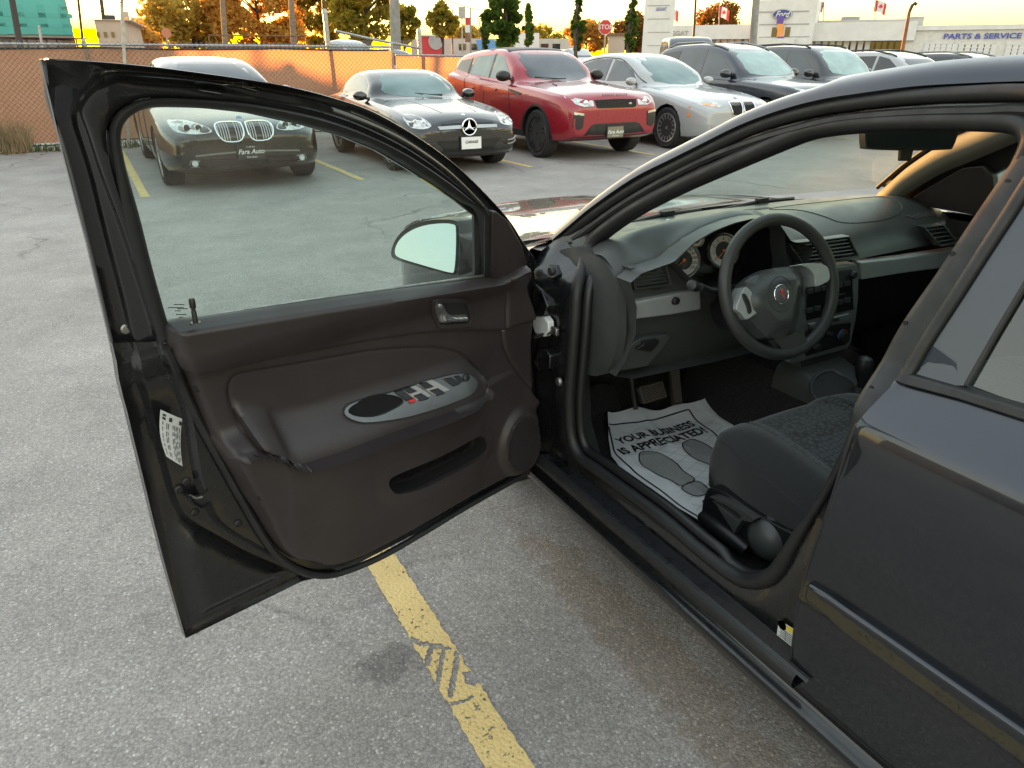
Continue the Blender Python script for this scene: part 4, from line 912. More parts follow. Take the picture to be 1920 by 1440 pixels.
# gauges
M['gauge_white'] = mat('gauge_white', (.55,.53,.50), .5); M['gauge_grey'] = mat('gauge_grey', (.08,.08,.08), .5); M['needle'] = mat('needle', (.8,.25,.08), .5)
def gauge(px, Y, r, marks, need):
    c = Vector(atY(*px, Y)); nrm = Vector((-.25,-.93,.28)).normalized(); fx = frame3(c, Vector((1,-.2,0)), (0,.25,1)); 
    g = G(); g.lathe([(r*1.16,-.006),(r*1.20,.004),(r*1.13,.008),(r*1.05,.002)], c, nrm, 36); ga = g.obj('gauge', M['chrome'], dash)
    x = Vector((1,-.2,0)); x = (x-nrm*x.dot(nrm)).normalized(); y = nrm.cross(x); f3 = lambda a, b, h=0: tuple(c+x*a+y*b+nrm*h)
    g = G(); g.lathe([(0,.002),(r*1.05,.002)], c, nrm, 36); g.obj('dial_back', M['ink'], ga)
    g = G(); g.lathe([(r*.60,.0028),(r*.98,.0028)], c, nrm, 36); g.f = g.f[:36]; g.obj('dial_ring', M['gauge_white'], ga)
    g = G(); g.lathe([(0,.003),(r*.58,.003)], c, nrm, 30); g.obj('dial_centre', M['gauge_grey'], ga)
    tg = G()
    for k, s in enumerate(marks):
        a = R(220-k*260/(len(marks)-1)); 
        if s: 
            v, f = text_geo(s, r*.26, bold=.01); tg.add([f3(r*.76*math.cos(a)+p[0], r*.76*math.sin(a)+p[1], .0036) for p in v], f)
        tg.add([f3(math.cos(a)*q-math.sin(a)*w, math.sin(a)*q+math.cos(a)*w, .0036) for q, w in ((r*.9,-r*.012),(r*.98,-r*.012),(r*.98,r*.012),(r*.9,r*.012))], [(0,1,2,3)])
    tg.obj('dial_marks', M['ink'], ga, smooth=0)
    a = R(need); g = G(); g.tube([f3(-.1*r*math.cos(a), -.1*r*math.sin(a), .007), f3(.72*r*math.cos(a), .72*r*math.sin(a), .006)], .0012, 5); g.lathe([(.10*r,.004),(.10*r,.008),(0,.009)], c, nrm, 12); g.obj('needle', M['needle'], ga)
gauge((1281,488), 1.51, .046, ['0','20','40','60','80','100','120','140','160','180','200','220'], 215)
gauge((1305,449), 1.51, .020, ['E','','1/2','','F'], 240)
gauge((1356,470), 1.51, .046, ['0','1','2','3','4','5','6','7','8'], 225)
# air vents: recessed frame with slats
def vent(px4, Y, n, name='air_vent', parent=None, lean=0.):
    q = [np.array(atY(x, y, Y)) for x, y in px4]; c = sum(q)/4
    def f(a, b, h): 
        p = (1-b)*((1-a)*q[0]+a*q[1])+b*((1-a)*q[3]+a*q[2]); return (p[0], p[1]-h+lean*(p[2]-c[2]), p[2])
    rr_ = lambda m: [(x, y) for x, y in smooth_path([(m, .5),(m,.04+m),(m+.05,m),(.5,m),(.95-m,m),(1-m,.05+m),(1-m,.5),(1-m,.95-m),(.95-m,1-m),(.5,1-m),(.05+m,1-m),(m,.95-m)], 2, True)]
    g = G(); g.patch(rr_(-.07), f, .010, -.02, holes=[rr_(.0)]); v = g.obj(name, M['plastic'], parent or dash, bevel=.002)
    g = G(); g.patch(rr_(-.02), f, -.022, None); g.obj('vent_duct', M['ink'], v)
    for k in range(n):
        b = (k+.7)/(n+.4); g = G(); g.add([f(.02,b-.045,.004), f(.98,b-.045,.004), f(.98,b+.02,-.012), f(.02,b+.02,-.012), f(.02,b+.005,.005), f(.98,b+.005,.005), f(.98,b+.06,-.012), f(.02,b+.06,-.012)], [(0,1,2,3),(7,6,5,4),(0,4,5,1),(2,6,7,3),(1,5,6,2),(0,3,7,4)]); g.obj('vent_slat', M['plastic'], v, smooth=0)
    g = G(); g.add([f(.38,1.10,.013), f(.66,1.10,.013), f(.66,1.15,.013), f(.38,1.15,.013)], [(0,1,2,3)]); g.obj('vent_wheel', M['plastic_dk'], v, smooth=0)
    return v
vent([(1181,503),(1243,497),(1253,531),(1191,539)], 1.418, 5)
vent([(1482,458),(1530,453),(1538,488),(1500,492)], 1.392, 5, lean=.2); vent([(1545,451),(1590,445),(1600,478),(1556,484)], 1.386, 5, lean=.2)
vent([(1739,428),(1772,424),(1781,452),(1752,457)], 1.378, 4, lean=.5)
# round demister vent on the near end, grille on the far end
c = np.array(atY(1165,472,1.495)); nrm = Vector((-.35,-.45,.82)).normalized(); x, y = Vector((1,0,.4)), None
g = G(); g.lathe([(.0,.001),(.030,.001),(.032,.004),(.036,.003)], c, nrm, 28); dv = g.obj('demister_vent', M['plastic'], dash)
bx, by, bz = basis(nrm)
X_ = (Vector((1,0,0))-nrm*nrm.x).normalized(); Y_ = nrm.cross(X_)
g = G(); g.lathe([(0,.0015),(.029,.0015)], c, nrm, 24); g.obj('vent_duct', M['ink'], dv)
for k in range(5):
    b = -.020+k*.010; hw = math.sqrt(.029**2-b*b); g = G(); g.tube([tuple(Vector(c)+X_*(hw*t)+Y_*(b+.003*(1-t*t))+nrm*.003) for t in np.linspace(-1, 1, 7)], .0022, 5); g.obj('vent_slat', M['plastic'], dv)
c2 = np.array(atZ(1727,403,.972))
for k in range(5): g = G(); g.tube([(c2[0]-.06+k*.026, c2[1]+.015, c2[2]), (c2[0]-.05+k*.026, c2[1]-.02, c2[2]-.004)], .004, 5); g.obj('demister_slot', M['ink'], dash)
# windshield defrost slot, airbag door outline, sensor bead
g = G(); pts = [(x, 1.735-.05*((x-CX)/.6)**2) for x in np.linspace(1.56, 2.02, 12)]
g.loft([[(x, y+.016, dash_top(x, y+.016)+.0015), (x, y-.018, dash_top(x, y-.018)+.0015)] for x, y in pts]); g.obj('defrost_slot', M['ink'], dash)
ab = smooth_path([(1.99,1.70),(2.2,1.71),(2.42,1.66),(2.47,1.58),(2.43,1.50),(2.30,1.465),(2.10,1.475),(2.04,1.52),(1.985,1.62)], 6, True)
g = G(); g.tube([(x, y, dash_top(x, y)+.0005) for x, y in ab], .0016, 4, True); g.obj('airbag_seam', M['ink'], dash)
g = G(); p = atZ(1253,407,.985); g.lathe([(.007,0),(.006,.004),(0,.006)], (p[0], p[1], dash_top(p[0], p[1])), (0, 0, 1), 10); g.obj('light_sensor', M['white_plastic'], dash)
# silver trim strips
def strip(pxs, Y, name, m, h=.012, bevel=.004, parent=None, step=None):
    poly = [(p[0], p[2]) for p in [atY(x, y, Y) for x, y in pxs]]
    g = G(); g.patch(poly, lambda a, b, hh: (a, Y-hh, b), h, -.03, step=step); return g.obj(name, m, parent or dash, bevel=bevel, seg=3)
strip([(1176,570),(1182,564),(1250,551),(1309,541),(1310,579),(1250,589),(1178,598)], 1.418, 'silver_trim_strip', M['silver_dash'], .012, .006)
strip([(1612,491),(1700,481),(1800,466),(1802,498),(1700,511),(1612,524)], 1.378, 'silver_trim_strip', M['silver_dash'], .004, .005)
def knob(px, Y, r, h, name, m, parent, axis=(-.1,-.97,.2)):
    c = atY(*px, Y); g = G(); g.lathe([(r*1.05,0),(r,.3*h),(r*.92,h*.9),(r*.75,h),(0,h)], c, axis, 20); return g.obj(name, m, parent)
knob((1265,564), 1.405, .011, .012, 'dimmer_knob', M['plastic_dk'], dash); knob((1459,478), 1.418, .010, .010, 'hazard_button', M['plastic_dk'], dash)
# knee bolster lid and latch
strip([(1148,697),(1188,640),(1203,632),(1250,626),(1256,632),(1240,655),(1212,686)], 1.425, 'fuse_lid', M['plastic'], .004, .003)
strip([(1190,653),(1203,645),(1203,640),(1232,636),(1233,641),(1218,659)], 1.418, 'lid_latch', M['plastic_dk'], .008, .003)
# dash end cap
g = G(); g.patch(smooth_path([(1.62,.968),(1.52,.966),(1.445,.945),(1.416,.90),(1.405,.84),(1.40,.76),(1.42,.68),(1.48,.625),(1.56,.62),(1.66,.64),(1.70,.9)], 4, True).tolist(), lambda a, b, h: (1.12-h, a, b), lambda U, V: .012*sstep(0,.05, linedist(U, V, [(1.62,.968),(1.52,.966),(1.445,.945),(1.416,.90),(1.405,.84),(1.40,.76),(1.42,.68),(1.48,.625)])), -.03, step=.02); g.obj('dash_end_cap', M['plastic'], dash, smooth=60)
# glovebox side below the strip
g = G(); g.loft([[(x, y, z) for y, z in [(1.40,.79),(1.42,.76),(1.43,.62),(1.50,.52),(1.70,.50)]] for x in (2.06,2.35,2.66)]); g.obj('glovebox', M['plastic_dk'], dash, smooth=60)

# --- centre stack: silver bezel with radio and heater panels
def yst(z): return 1.378+(z-.86)*.16
def ST(px, py, h=0.):
    d = ray(px, py); t = _solve(lambda t: d[1]*t-yst(CAMZ+d[2]*t)+h); p = CAM+d*t; return (p[0], p[2])
stf = lambda a, b, h: (a, yst(b)-h, b)
def stp(pxs, h, name, m, parent, h0=-.01, bevel=.002, smooth_n=0):
    poly = [ST(*p, h) for p in pxs]
    if smooth_n: poly = [tuple(p) for p in smooth_path(poly, smooth_n, True)]
    g = G(); g.patch(poly, stf, h, h0); return g.obj(name, m, parent, bevel=bevel)
stack = stp([(1480,512),(1540,503),(1606,494),(1611,505),(1610,560),(1605,600),(1597,640),(1589,654),(1570,660),(1530,670),(1490,682),(1481,680),(1486,600)], .0, 'centre_stack', M['silver'], car, -.05, .004)
radio = stp([(1512,523),(1598,505),(1601,580),(1514,601)], .004, 'radio', M['plastic_gloss'], stack)
stp([(1566,510),(1594,506),(1595,528),(1567,533)], .006, 'radio_display', M['ink'], stack)
kb = ST(1598,516,.01); g = G(); g.lathe([(.0125,0),(.0115,.016),(.010,.018),(0,.018)], stf(*kb, .004), (0,-.98,.15), 18); g.obj('volume_knob', M['plastic_dk'], stack)
kb = ST(1569,569,.01); g = G(); g.lathe([(.013,0),(.013,.004),(.011,.006)], stf(*kb, .003), (0,-.98,.15), 18); g.obj('tuner_ring', M['silver'], stack); g = G(); g.lathe([(.010,0),(.009,.008),(0,.009)], stf(*kb, .003), (0,-.98,.15), 18); g.obj('tuner_knob', M['plastic_dk'], stack)
M['button'] = mat('button', (.03,.032,.034), .35)
for row, xs_ in [((547,538), 6), ((583,571), 6)]:
    for k in range(6):
        a = 1514+k*14; yb = row[0]-(row[0]-row[1])*k/5*1.6
        if 1535 < a < 1562 and row[0] > 560: continue
        stp([(a, yb-4), (a+11.5, yb-6), (a+11.5, yb+3), (a, yb+5)], .008, 'radio_button', M['button'], stack, .0, .001)
stp([(1555,556),(1585,549),(1585,552),(1555,559)], .0055, 'disc_slot', M['ink'], stack)
stp([(1558,596),(1592,588),(1596,593),(1592,600),(1560,609),(1556,604)], .006, 'hazard_bar', M['silver'], stack); stp([(1561,598),(1574,595),(1575,602),(1562,605)], .008, 'stack_switch', M['ink'], stack)
stp([(1518,608),(1530,605),(1531,612),(1520,616)], .008, 'stack_switch', M['silver'], stack)
stp([(1511,620),(1530,614),(1596,605),(1594,632),(1586,646),(1512,668)], .004, 'heater_panel', M['plastic_gloss'], stack)
for x, y, r in [(1582,634,.019),(1556,628,.008),(1532,652,.012)]:
    kb = ST(x, y, .01); g = G(); g.lathe([(r*1.15,0),(r*1.12,.003),(r,.005),(r*.9,.018),(0,.019)], stf(*kb, .003), (0,-.98,.15), 24); kn = g.obj('heater_knob', M['plastic_dk'], stack)
    if r > .015:
        g = G(); g.tube([stf(kb[0]+r*1.35*math.cos(a), kb[1]+r*1.35*math.sin(a), .0055) for a in np.linspace(.2, 1.5, 9)], .0012, 5); g.obj('heat_mark', M['red'], stack)
        g = G(); g.tube([stf(kb[0]+r*1.35*math.cos(a), kb[1]+r*1.35*math.sin(a), .0055) for a in np.linspace(1.6, 3.0, 9)], .0012, 5); M['blue'] = mat('blue_print', (.03,.12,.45), .4); g.obj('cool_mark', M['blue'], stack)

# --- console with tray, cup holder, shifter
cons = G(); cons.loft([[(x, y, z) for x, z in [(1.795,.30),(1.80,.44+dz),(1.812,.475+dz),(1.83,.485+dz),(2.02,.485+dz),(2.04,.475+dz),(2.05,.44+dz),(2.055,.30)]] for y, dz in [(1.42,.06),(1.34,.065),(1.27,.04),(1.18,.03),(1.0,.03),(.6,.06)]]); console = cons.obj('console', M['plastic'], car, smooth=50)
g = G(); g.patch([(1.825,.60),(1.835,.545),(2.03,.545),(2.04,.60)], lambda a, b, h: (a, 1.352-h*.0+(b-.57)*.3, b), 0., None); g.obj('tray_mouth', M['ink'], console)
cr = smooth_path([(p[0], p[1]) for p in [atZ(x, y, .523) for x, y in [(1520,727),(1530,712),(1558,703),(1590,712),(1606,728),(1600,750),(1560,757),(1530,748)]]], 4, True)
def conz(y): return .485+float(np.interp(y, [.6,1.0,1.18,1.27,1.34,1.42], [.06,.03,.03,.04,.065,.06]))
g = G(); g.tube([(x, y, conz(y)+.003) for x, y in cr], .006, 8, True); ch = g.obj('cup_holder_rim', M['plastic'], console)
g = G(); g.patch(cr.tolist(), lambda a, b, h: (a, b, conz(b)+h), .002); g.obj('cup_holder', M['ink'], console)
kc = Vector(atX(1620,690,1.93)); g = G(); g.lathe([(.012,-.10),(.014,-.05),(.021,-.03),(.026,-.005),(.027,.014),(.022,.030),(.010,.038),(0,.038)], kc, (0,.12,.99), 20); g.obj('shift_lever', M['plastic_dk'], console)
g = G(); g.lathe([(.05,0),(.042,.012),(.030,.03),(.02,.05),(.012,.07)], kc-Vector((0,.012,.125)), (0,.1,1), 16); g.obj('shift_boot', M['rubber'], console)

# --- pedals and footwell
def pedal(px4, Y, name, kind):
    q = [np.array(atY(x, y, Yk)) for (x, y), Yk in zip(px4, (Y, Y, Y-.03, Y-.03))]
    def f(a, b, h): p = (1-b)*((1-a)*q[0]+a*q[1])+b*((1-a)*q[3]+a*q[2]); return (p[0], p[1]-h*.9, p[2]+h*.4)
    g = G(); g.patch([(.05,0),(.95,0),(1,.1),(1,.9),(.93,1),(.07,1),(0,.9),(0,.1)], f, .0, -.015); o = g.obj(name, M['rubber'], car, bevel=.003)
    M.setdefault('pedal_rib', mat('pedal_rib', (.09,.075,.06), .8)); r = G()
    if kind == 'grid':
        for k in range(-6, 8):
            for s in (1, -1):
                P = [(t, .5+((k/7-.5+.07)+s*(t-.5)*.9)) for t in np.linspace(.06, .94, 7)]; P = [(a, b) for a, b in P if .06 < b < .94]
                if len(P) > 1: r.tube([f(a, b, .002) for a, b in P], .0016, 4)
        r.tube([f(a, b, .002) for a, b in [(.05,.05),(.95,.05),(.95,.95),(.05,.95)]], .003, 4, True)
    else:
        for k in range(6): r.tube([f(.12+k*.15, .06, .002), f(.12+k*.15, .94, .002)], .002, 4)
    r.obj('pedal_tread', M['pedal_rib'], o)
pedal([(1196,726),(1243,714),(1251,744),(1206,758)], 1.62, 'brake_pedal', 'grid'); pedal([(1256,692),(1274,689),(1280,757),(1264,760)], 1.66, 'accelerator_pedal', 'ribs')
g = G(); g.tube([(1.43,1.66,.36),(1.45,1.74,.52),(1.46,1.80,.7)], .009, 8); g.obj('pedal_arm', M['ink'], car)
g = G(); g.loft([[(1.30+.16*s, 1.765+.06*t, .30+.08*t+.02*math.sin(math.pi*s)) for s in np.linspace(0,1,7)] for t in (0,.3,.6,1)]); g.obj('foot_rest', M['carpet'], car, smooth=180)

# --- steering wheel and column
WC = Vector((1.522,1.226,.896)); wt, wp_ = R(21), R(-8)
wn_ = Vector((math.sin(wp_)*math.cos(wt), -math.cos(wp_)*math.cos(wt), math.sin(wt))); wx = wn_.cross(Vector((0,0,1))).normalized()*-1; wy = wn_.cross(wx).normalized()
if wy.z < 0: wy = -wy
def WF(a, b, h=0.): return tuple(WC+wx*a+wy*b+wn_*h)
def WP(px, py, h=0.):
    d = Vector(ray(px, py)); o = WC+wn_*h; t = (o-Vector(CAM)).dot(wn_)/d.dot(wn_); p = Vector(CAM)+d*t-WC; return (p.dot(wx), p.dot(wy))
M['wheel_rim'] = mat('wheel_rim', (.030,.030,.030), .46, bump=(700,.35,.0012), rnoise=(14,.08))
g = G(); g.tube([WF(.179*math.cos(a), .179*math.sin(a), .0) for a in np.linspace(0, 2*math.pi, 72, endpoint=False)], .0165, 14, True, up=tuple(wn_)); sw_ = g.obj('steering_wheel', M['wheel_rim'], car, smooth=180)
def wpoly(pxs, h, n=3): return [tuple(p) for p in smooth_path([WP(x, y, h) for x, y in pxs], n, True)]
HUB = wpoly([(1397,560),(1403,540),(1425,518),(1455,503),(1490,499),(1508,508),(1516,530),(1512,560),(1506,590),(1500,618),(1488,628),(1455,634),(1442,628),(1420,605),(1405,590)], .035)
HUBc = np.array(HUB)
g = G(); g.patch(HUB, WF, lambda U, V: .018+.026*sstep(0, .045, linedist(U, V, HUBc, True)), -.03, step=.011); g.obj('airbag_cover', M['plastic'], sw_, smooth=70)
ec = np.array(WP(1465,552,.045))
ringp = [(ec[0]+.040*math.cos(a), ec[1]+.046*math.sin(a)) for a in np.linspace(0, 2*math.pi, 40, endpoint=False)]
g = G(); g.tube([WF(a, b, .0435) for a, b in ringp], .0012, 4, True); g.obj('emblem_groove', M['ink'], sw_)
g = G(); g.lathe([(0,.004),(.020,.003),(.0225,.001)], WF(ec[0], ec[1], .044), tuple(wn_), 28, sy=1.12, xdir=tuple(wx)); em = g.obj('emblem', M['gauge_grey'], sw_)
g = G(); g.tube([WF(ec[0]+.0222*math.cos(a), ec[1]+.0248*math.sin(a), .0455) for a in np.linspace(0, 2*math.pi, 32, endpoint=False)], .0013, 5, True); g.obj('emblem_ring', M['chrome'], em)
ar = [(-.0105,.015),(-.004,.012),(0,.019),(.0035,.019),(.0065,-.018),(.003,-.012)]
g = G(); g.patch([(ec[0]+a*1.1, ec[1]+b) for a, b in ar], WF, .0492, .046); g.obj('emblem_edge', M['chrome'], em, smooth=0)
g = G(); g.patch([(ec[0]+a*1.1*.62+.0012, ec[1]+b*.66+.0015) for a, b in ar], WF, .0502, .047); M['emblem_red'] = mat('emblem_red', (.55,.03,.03), .25, coat=1); g.obj('emblem_arrow', M['emblem_red'], em, smooth=0)
# spokes: silver left and right, black lower
LS_ = wpoly([(1371,580),(1378,560),(1387,540),(1397,545),(1406,560),(1413,575),(1414,585),(1404,592),(1390,600),(1382,590)], .01)
g = G(); g.patch(LS_, WF, .030, -.012); g.obj('spoke_cover', M['silver_dash'], sw_, bevel=.005, seg=3)
g = G(); g.patch(wpoly([(1391,553),(1397,551),(1404,563),(1409,580),(1408,586),(1403,588),(1400,575)], .032, 2), WF, .034, .02); g.obj('spoke_switch', M['plastic_dk'], sw_, bevel=.0015)
RS_ = wpoly([(1490,498),(1510,495),(1535,498),(1544,508),(1545,525),(1535,533),(1519,538),(1517,520),(1506,505)], .01)
g = G(); g.patch(RS_, WF, .030, -.012); g.obj('spoke_cover', M['silver_dash'], sw_, bevel=.005, seg=3)
g = G(); g.patch(wpoly([(1446,632),(1495,624),(1508,640),(1515,640),(1500,655),(1465,668),(1462,655)], .0), WF, .012, -.015); g.obj('lower_spoke', M['wheel_rim'], sw_, bevel=.006, seg=3)
g = G(); g.tube([WF(0, -.01, -.01), WF(.0,-.03,-.09), WF(0,-.05,-.22)], [.06,.065,.07], 16); g.obj('steering_column', M['plastic_dk'], car)
g = G(); g.tube([WF(-.03,-.02,-.06), tuple(atY(1330,545,1.30)), tuple(atY(1312,538,1.28))], [.008,.010,.011], 10); g.lathe([(.0125,-.02),(.014,.0),(.0135,.014),(.010,.016),(0,.016)], tuple(atY(1300,536,1.27)), tuple(Vector(atY(1296,533,1.26))-Vector(atY(1330,545,1.30))), 14); g.obj('indicator_stalk', M['plastic_dk'], car)

# --- driver seat
def seat_mat():
    m = mat('seat_cloth', (.03,.032,.036), .95, bump=(800,.3,.001), sheen=.15); N = m.node_tree.nodes; L = m.node_tree.links; b = N['Principled BSDF']
    tc = N.new('ShaderNodeTexCoord'); vo = N.new('ShaderNodeTexVoronoi'); vo.feature = 'DISTANCE_TO_EDGE'; vo.inputs['Scale'].default_value = 62; vo.inputs['Randomness'].default_value = .55; L.new(tc.outputs['Object'], vo.inputs[0])
    r = N.new('ShaderNodeValToRGB'); r.color_ramp.elements[0].position = .06; r.color_ramp.elements[0].color = (.010,.0105,.012,1); r.color_ramp.elements[1].position = .14; r.color_ramp.elements[1].color = (.042,.045,.050,1)
    L.new(vo.outputs[0], r.inputs[0]); L.new(r.outputs[0], b.inputs['Base Color'])
    bp = N.new('ShaderNodeBump'); bp.inputs['Strength'].default_value = .6; bp.inputs['Distance'].default_value = .002; L.new(r.outputs[0], bp.inputs['Height']); L.new(bp.outputs[0], b.inputs['Normal'])
    return m
M['seat_cloth'] = seat_mat()
SXC, SHW = 1.535, .265
def seat_top(s, y):                                        # s in -1..1 across, y forward
    base = float(np.interp(y, [.45,.70,.95,1.05,1.12,1.16,1.175], [.50,.515,.560,.572,.566,.545,.50]))
    bol = .022*float(sstep(.45, .80, np.array(abs(s))))-.045*max(0, (abs(s)-.86)/.14)**2
    return base+bol*float(sstep(1.19, 1.0, np.array(y)))-.010*float(sstep(.62,.52,np.array(abs(s))))*1.0
ys_ = [.45,.6,.75,.85,.95,1.02,1.07,1.11,1.14,1.16,1.172]
ss = np.linspace(-1, 1, 29)
def hw(y): return SHW*(1-.10*float(sstep(1.02,1.18,np.array(y))))
def bo(s, y): return 1.0
rows = []
for y in ys_:
    top = [(SXC+s*hw(y), y+.018*(1-s*s)*float(sstep(1.0,1.16,np.array(y))), seat_top(s, y)) for s in ss]
    zb = .33; L = top[0]; Rr = top[-1]
    rows.append([(L[0]+.03, y, zb), (L[0]-.004, y, .42), (L[0]-.010, y, L[2]-.05), (L[0]-.006, y, L[2]-.018)]+top+[(Rr[0]+.006, y, Rr[2]-.018), (Rr[0]+.010, y, Rr[2]-.05), (Rr[0]+.004, y, .42), (Rr[0]-.03, y, zb)])
f_ = [(p[0]*.97+SXC*.03, 1.176+.006*(1-((p[0]-SXC)/SHW)**2), max(.33, p[2]-.05)) for p in rows[-1]]; rows.append(f_)
rows.append([(p[0]*.95+SXC*.05, 1.165, .34) for p in rows[-1]])
g = G(); g.loft(rows)
seat = g.obj('driver_seat', M['fabric_side'], car, smooth=180)
ins = [[(SXC+s*hw(y)*.70, y+.018*(1-(s*.7)**2)*float(sstep(1.0,1.16,np.array(y))), seat_top(s*.70, y)+.0035-.006*math.exp(-((s*.7)/.03)**2)*0-(.004 if abs(s) > .98 else 0)) for s in np.linspace(-1, 1, 25)] for y in np.linspace(.46, 1.125, 28)]
g = G(); g.loft(ins); g.obj('seat_insert', M['seat_cloth'], seat, smooth=180)
for yy in (.80,):
    g = G(); g.tube([(SXC+s*hw(yy)*.70, yy+.03*s, seat_top(s*.7, yy)+.004) for s in np.linspace(-1, 1, 15)], .003, 5); g.obj('seat_seam', M['ink'], seat)
g = G(); g.tube([(SXC-hw(y)-.004, y, seat_top(-1, y)-.022) for y in np.linspace(.5, 1.15, 14)], .003, 5); g.obj('seat_seam', M['ink'], seat)
bk = []
for t in np.linspace(0, 1, 9):
    z = .50+.62*t; y = .52-.20*t; w = .25-.05*t*t; bk.append([(SXC-w, y, z), (SXC-w-.01, y+.05, z), (SXC-w+.05, y+.10, z), (SXC, y+.075, z), (SXC+w-.05, y+.10, z), (SXC+w+.01, y+.05, z), (SXC+w, y, z), (SXC, y-.04, z)])
g = G(); g.loft(bk, closed=True, capped=True); g.obj('seat_back', M['fabric_side'], seat, sub=1)
# side valance, recliner lever and round cover
def XP(pxs, X): return [(p[1], p[2]) for p in [atX(x, y, X) for x, y in pxs]]
XV = 1.255
g = G(); g.patch(smooth_path(XP([(1328,918),(1345,916),(1370,928),(1420,962),(1470,990),(1490,1005),(1470,1060),(1420,1040),(1330,985),(1318,960)], XV), 3, True).tolist(), lambda a, b, h: (XV-h, a, b), .006, -.03); val = g.obj('seat_valance', M['plastic_dk'], seat, bevel=.006, seg=3)
g = G(); g.patch(XP([(1334,930),(1342,929),(1372,941),(1400,958),(1420,972),(1414,978),(1396,974),(1386,988),(1380,1000),(1372,985),(1350,950)], XV-.02), lambda a, b, h: (XV-.006-h, a, b), .022, 0., holes=[XP([(1340,937),(1360,943),(1385,958),(1394,968),(1386,974),(1376,966)], XV-.02)]); g.obj('recliner_lever', M['plastic'], seat, bevel=.004, seg=3)
bc = atX(1427,1016,XV-.02); g = G(); g.lathe([(.062,-.05),(.061,-.02),(.057,.0),(.047,.018),(.030,.029),(.012,.033),(0,.034)], (XV-.0, bc[1], bc[2]), (-1,0,0), 32); g.obj('recliner_cover', M['plastic'], seat, smooth=60)
g = G(); g.tube([atX(1318,968,XV-.01), atX(1340,985,XV-.02), atX(1375,1010,XV-.02), atX(1400,1030,XV-.01)], [.018,.022,.022,.02], 10); g.obj('seat_track_cover', M['plastic_dk'], seat, smooth=60)
# passenger seat: the same shapes, moved across
def copy_part(o, parent, off):
    c = o.copy(); COL.objects.link(c); c.parent = parent; c.matrix_parent_inverse = o.matrix_parent_inverse.copy(); c.location = Vector(o.location)+Vector(off); return c
ps = copy_part(seat, car, (.71,-.08,0)); ps.name = 'passenger_seat'
for chd in [c for c in seat.children if c.name.startswith(('seat_insert','seat_back'))]: copy_part(chd, ps, (0,0,0))

# --- rear-view mirror
mc = Vector((1.90,1.195,1.262)); mx_ = Vector((.90,-.42,-.015)).normalized(); mz = Vector((0,.15,1)); MF = frame3(mc, mx_, mz)
mo = smooth_path([(-.130,.028),(-.122,-.022),(-.105,-.032),(0,-.035),(.105,-.033),(.125,-.024),(.133,.026),(.125,.036),(0,.038),(-.122,.036)], 4, True).tolist()
g = G(); g.patch(mo, MF, .0, -.03); rvm = g.obj('rear_view_mirror', M['plastic_dk'], car, bevel=.006, seg=3)
g = G(); g.patch([(a*.95, b*.86) for a, b in mo], MF, .0025, -.005); g.obj('mirror_pane', M['mirror'], rvm, smooth=0)
g = G(); g.patch([(-.018,-.030),(.018,-.030),(.015,-.062),(-.015,-.062)], MF, -.004, -.018); g.obj('dimmer_tab', M['plastic_dk'], rvm, bevel=.003)
g = G(); g.tube([MF(0,.01,-.03), (CX, 1.27, 1.31)], .010, 8); g.obj('mirror_mount', M['plastic_dk'], rvm)

# ---------------------------------------------------------------- paper floor mat inside the sedan
FZ = .272
mq = [np.array(atZ(x, y, FZ)[:2]) for x, y in [(1140,800),(1292,783),(1311,980)]]
mo_, me1, me2 = mq[0], mq[1]-mq[0], mq[2]-mq[0]
def mat_uv(px, py): 
    p = np.array(atZ(px, py, FZ)[:2])-mo_; A = np.array([me1, me2]).T; return np.linalg.solve(A, p)
rngm = np.random.RandomState(5); crs = [(rngm.uniform(-.1,1.3), rngm.uniform(0,1), rngm.uniform(0,math.pi), rngm.uniform(.5,1)) for _ in range(26)]
def mat_z(a, b):
    z = 0.
    for cx_, cy_, an, w in crs:
        d = (a-cx_)*math.cos(an)+(b-cy_)*math.sin(an); l = -(a-cx_)*math.sin(an)+(b-cy_)*math.cos(an)
        z += w*.0035*math.exp(-(d/.035)**2)*math.exp(-(l/.22)**2)
    z += .045*max(0, .12-b)**1*3.0*max(0, 1-b/.12)+.03*max(0, a-1.02)*2+.10*max(0, aL(b)+.05-a)+.006*math.sin(a*7+b*3)*math.exp(-b*3)
    return FZ+.006+z
def mat_p(a, b, h=0.): p = mo_+me1*a+me2*b; return (p[0], p[1], mat_z(a, b)+h)
_le = sorted([(u[1], u[0]) for u in [mat_uv(*p) for p in [(1138,792),(1140,806),(1141,828),(1146,860),(1166,887),(1200,913),(1250,946),(1309,981)]]])
def aL(b): return float(np.interp(b, [q[0] for q in _le], [q[1] for q in _le]))
M['paper'] = mat('paper', (.66,.67,.68), .85, noise=(14,.07), bump=(40,.35,.004)); M['print_grey'] = mat('print_grey', (.27,.27,.27), .8, noise=(900,.5)); M['thin_print'] = mat('thin_print', (.40,.41,.42), .8)
mat_o = thing('paper_floor_mat', (1.45,1.45,FZ), 'white printed paper floor mat with shoe prints on the driver footwell', 'floor mat')
g = G(); g.loft([[mat_p(aL(b)+(1.36-aL(b))*s_, b+.008*math.sin(s_*17)) for s_ in np.linspace(0, 1, 64)] for b in np.linspace(-.05, 1.02, 70)]); g.obj('sheet', M['paper'], mat_o, smooth=60)
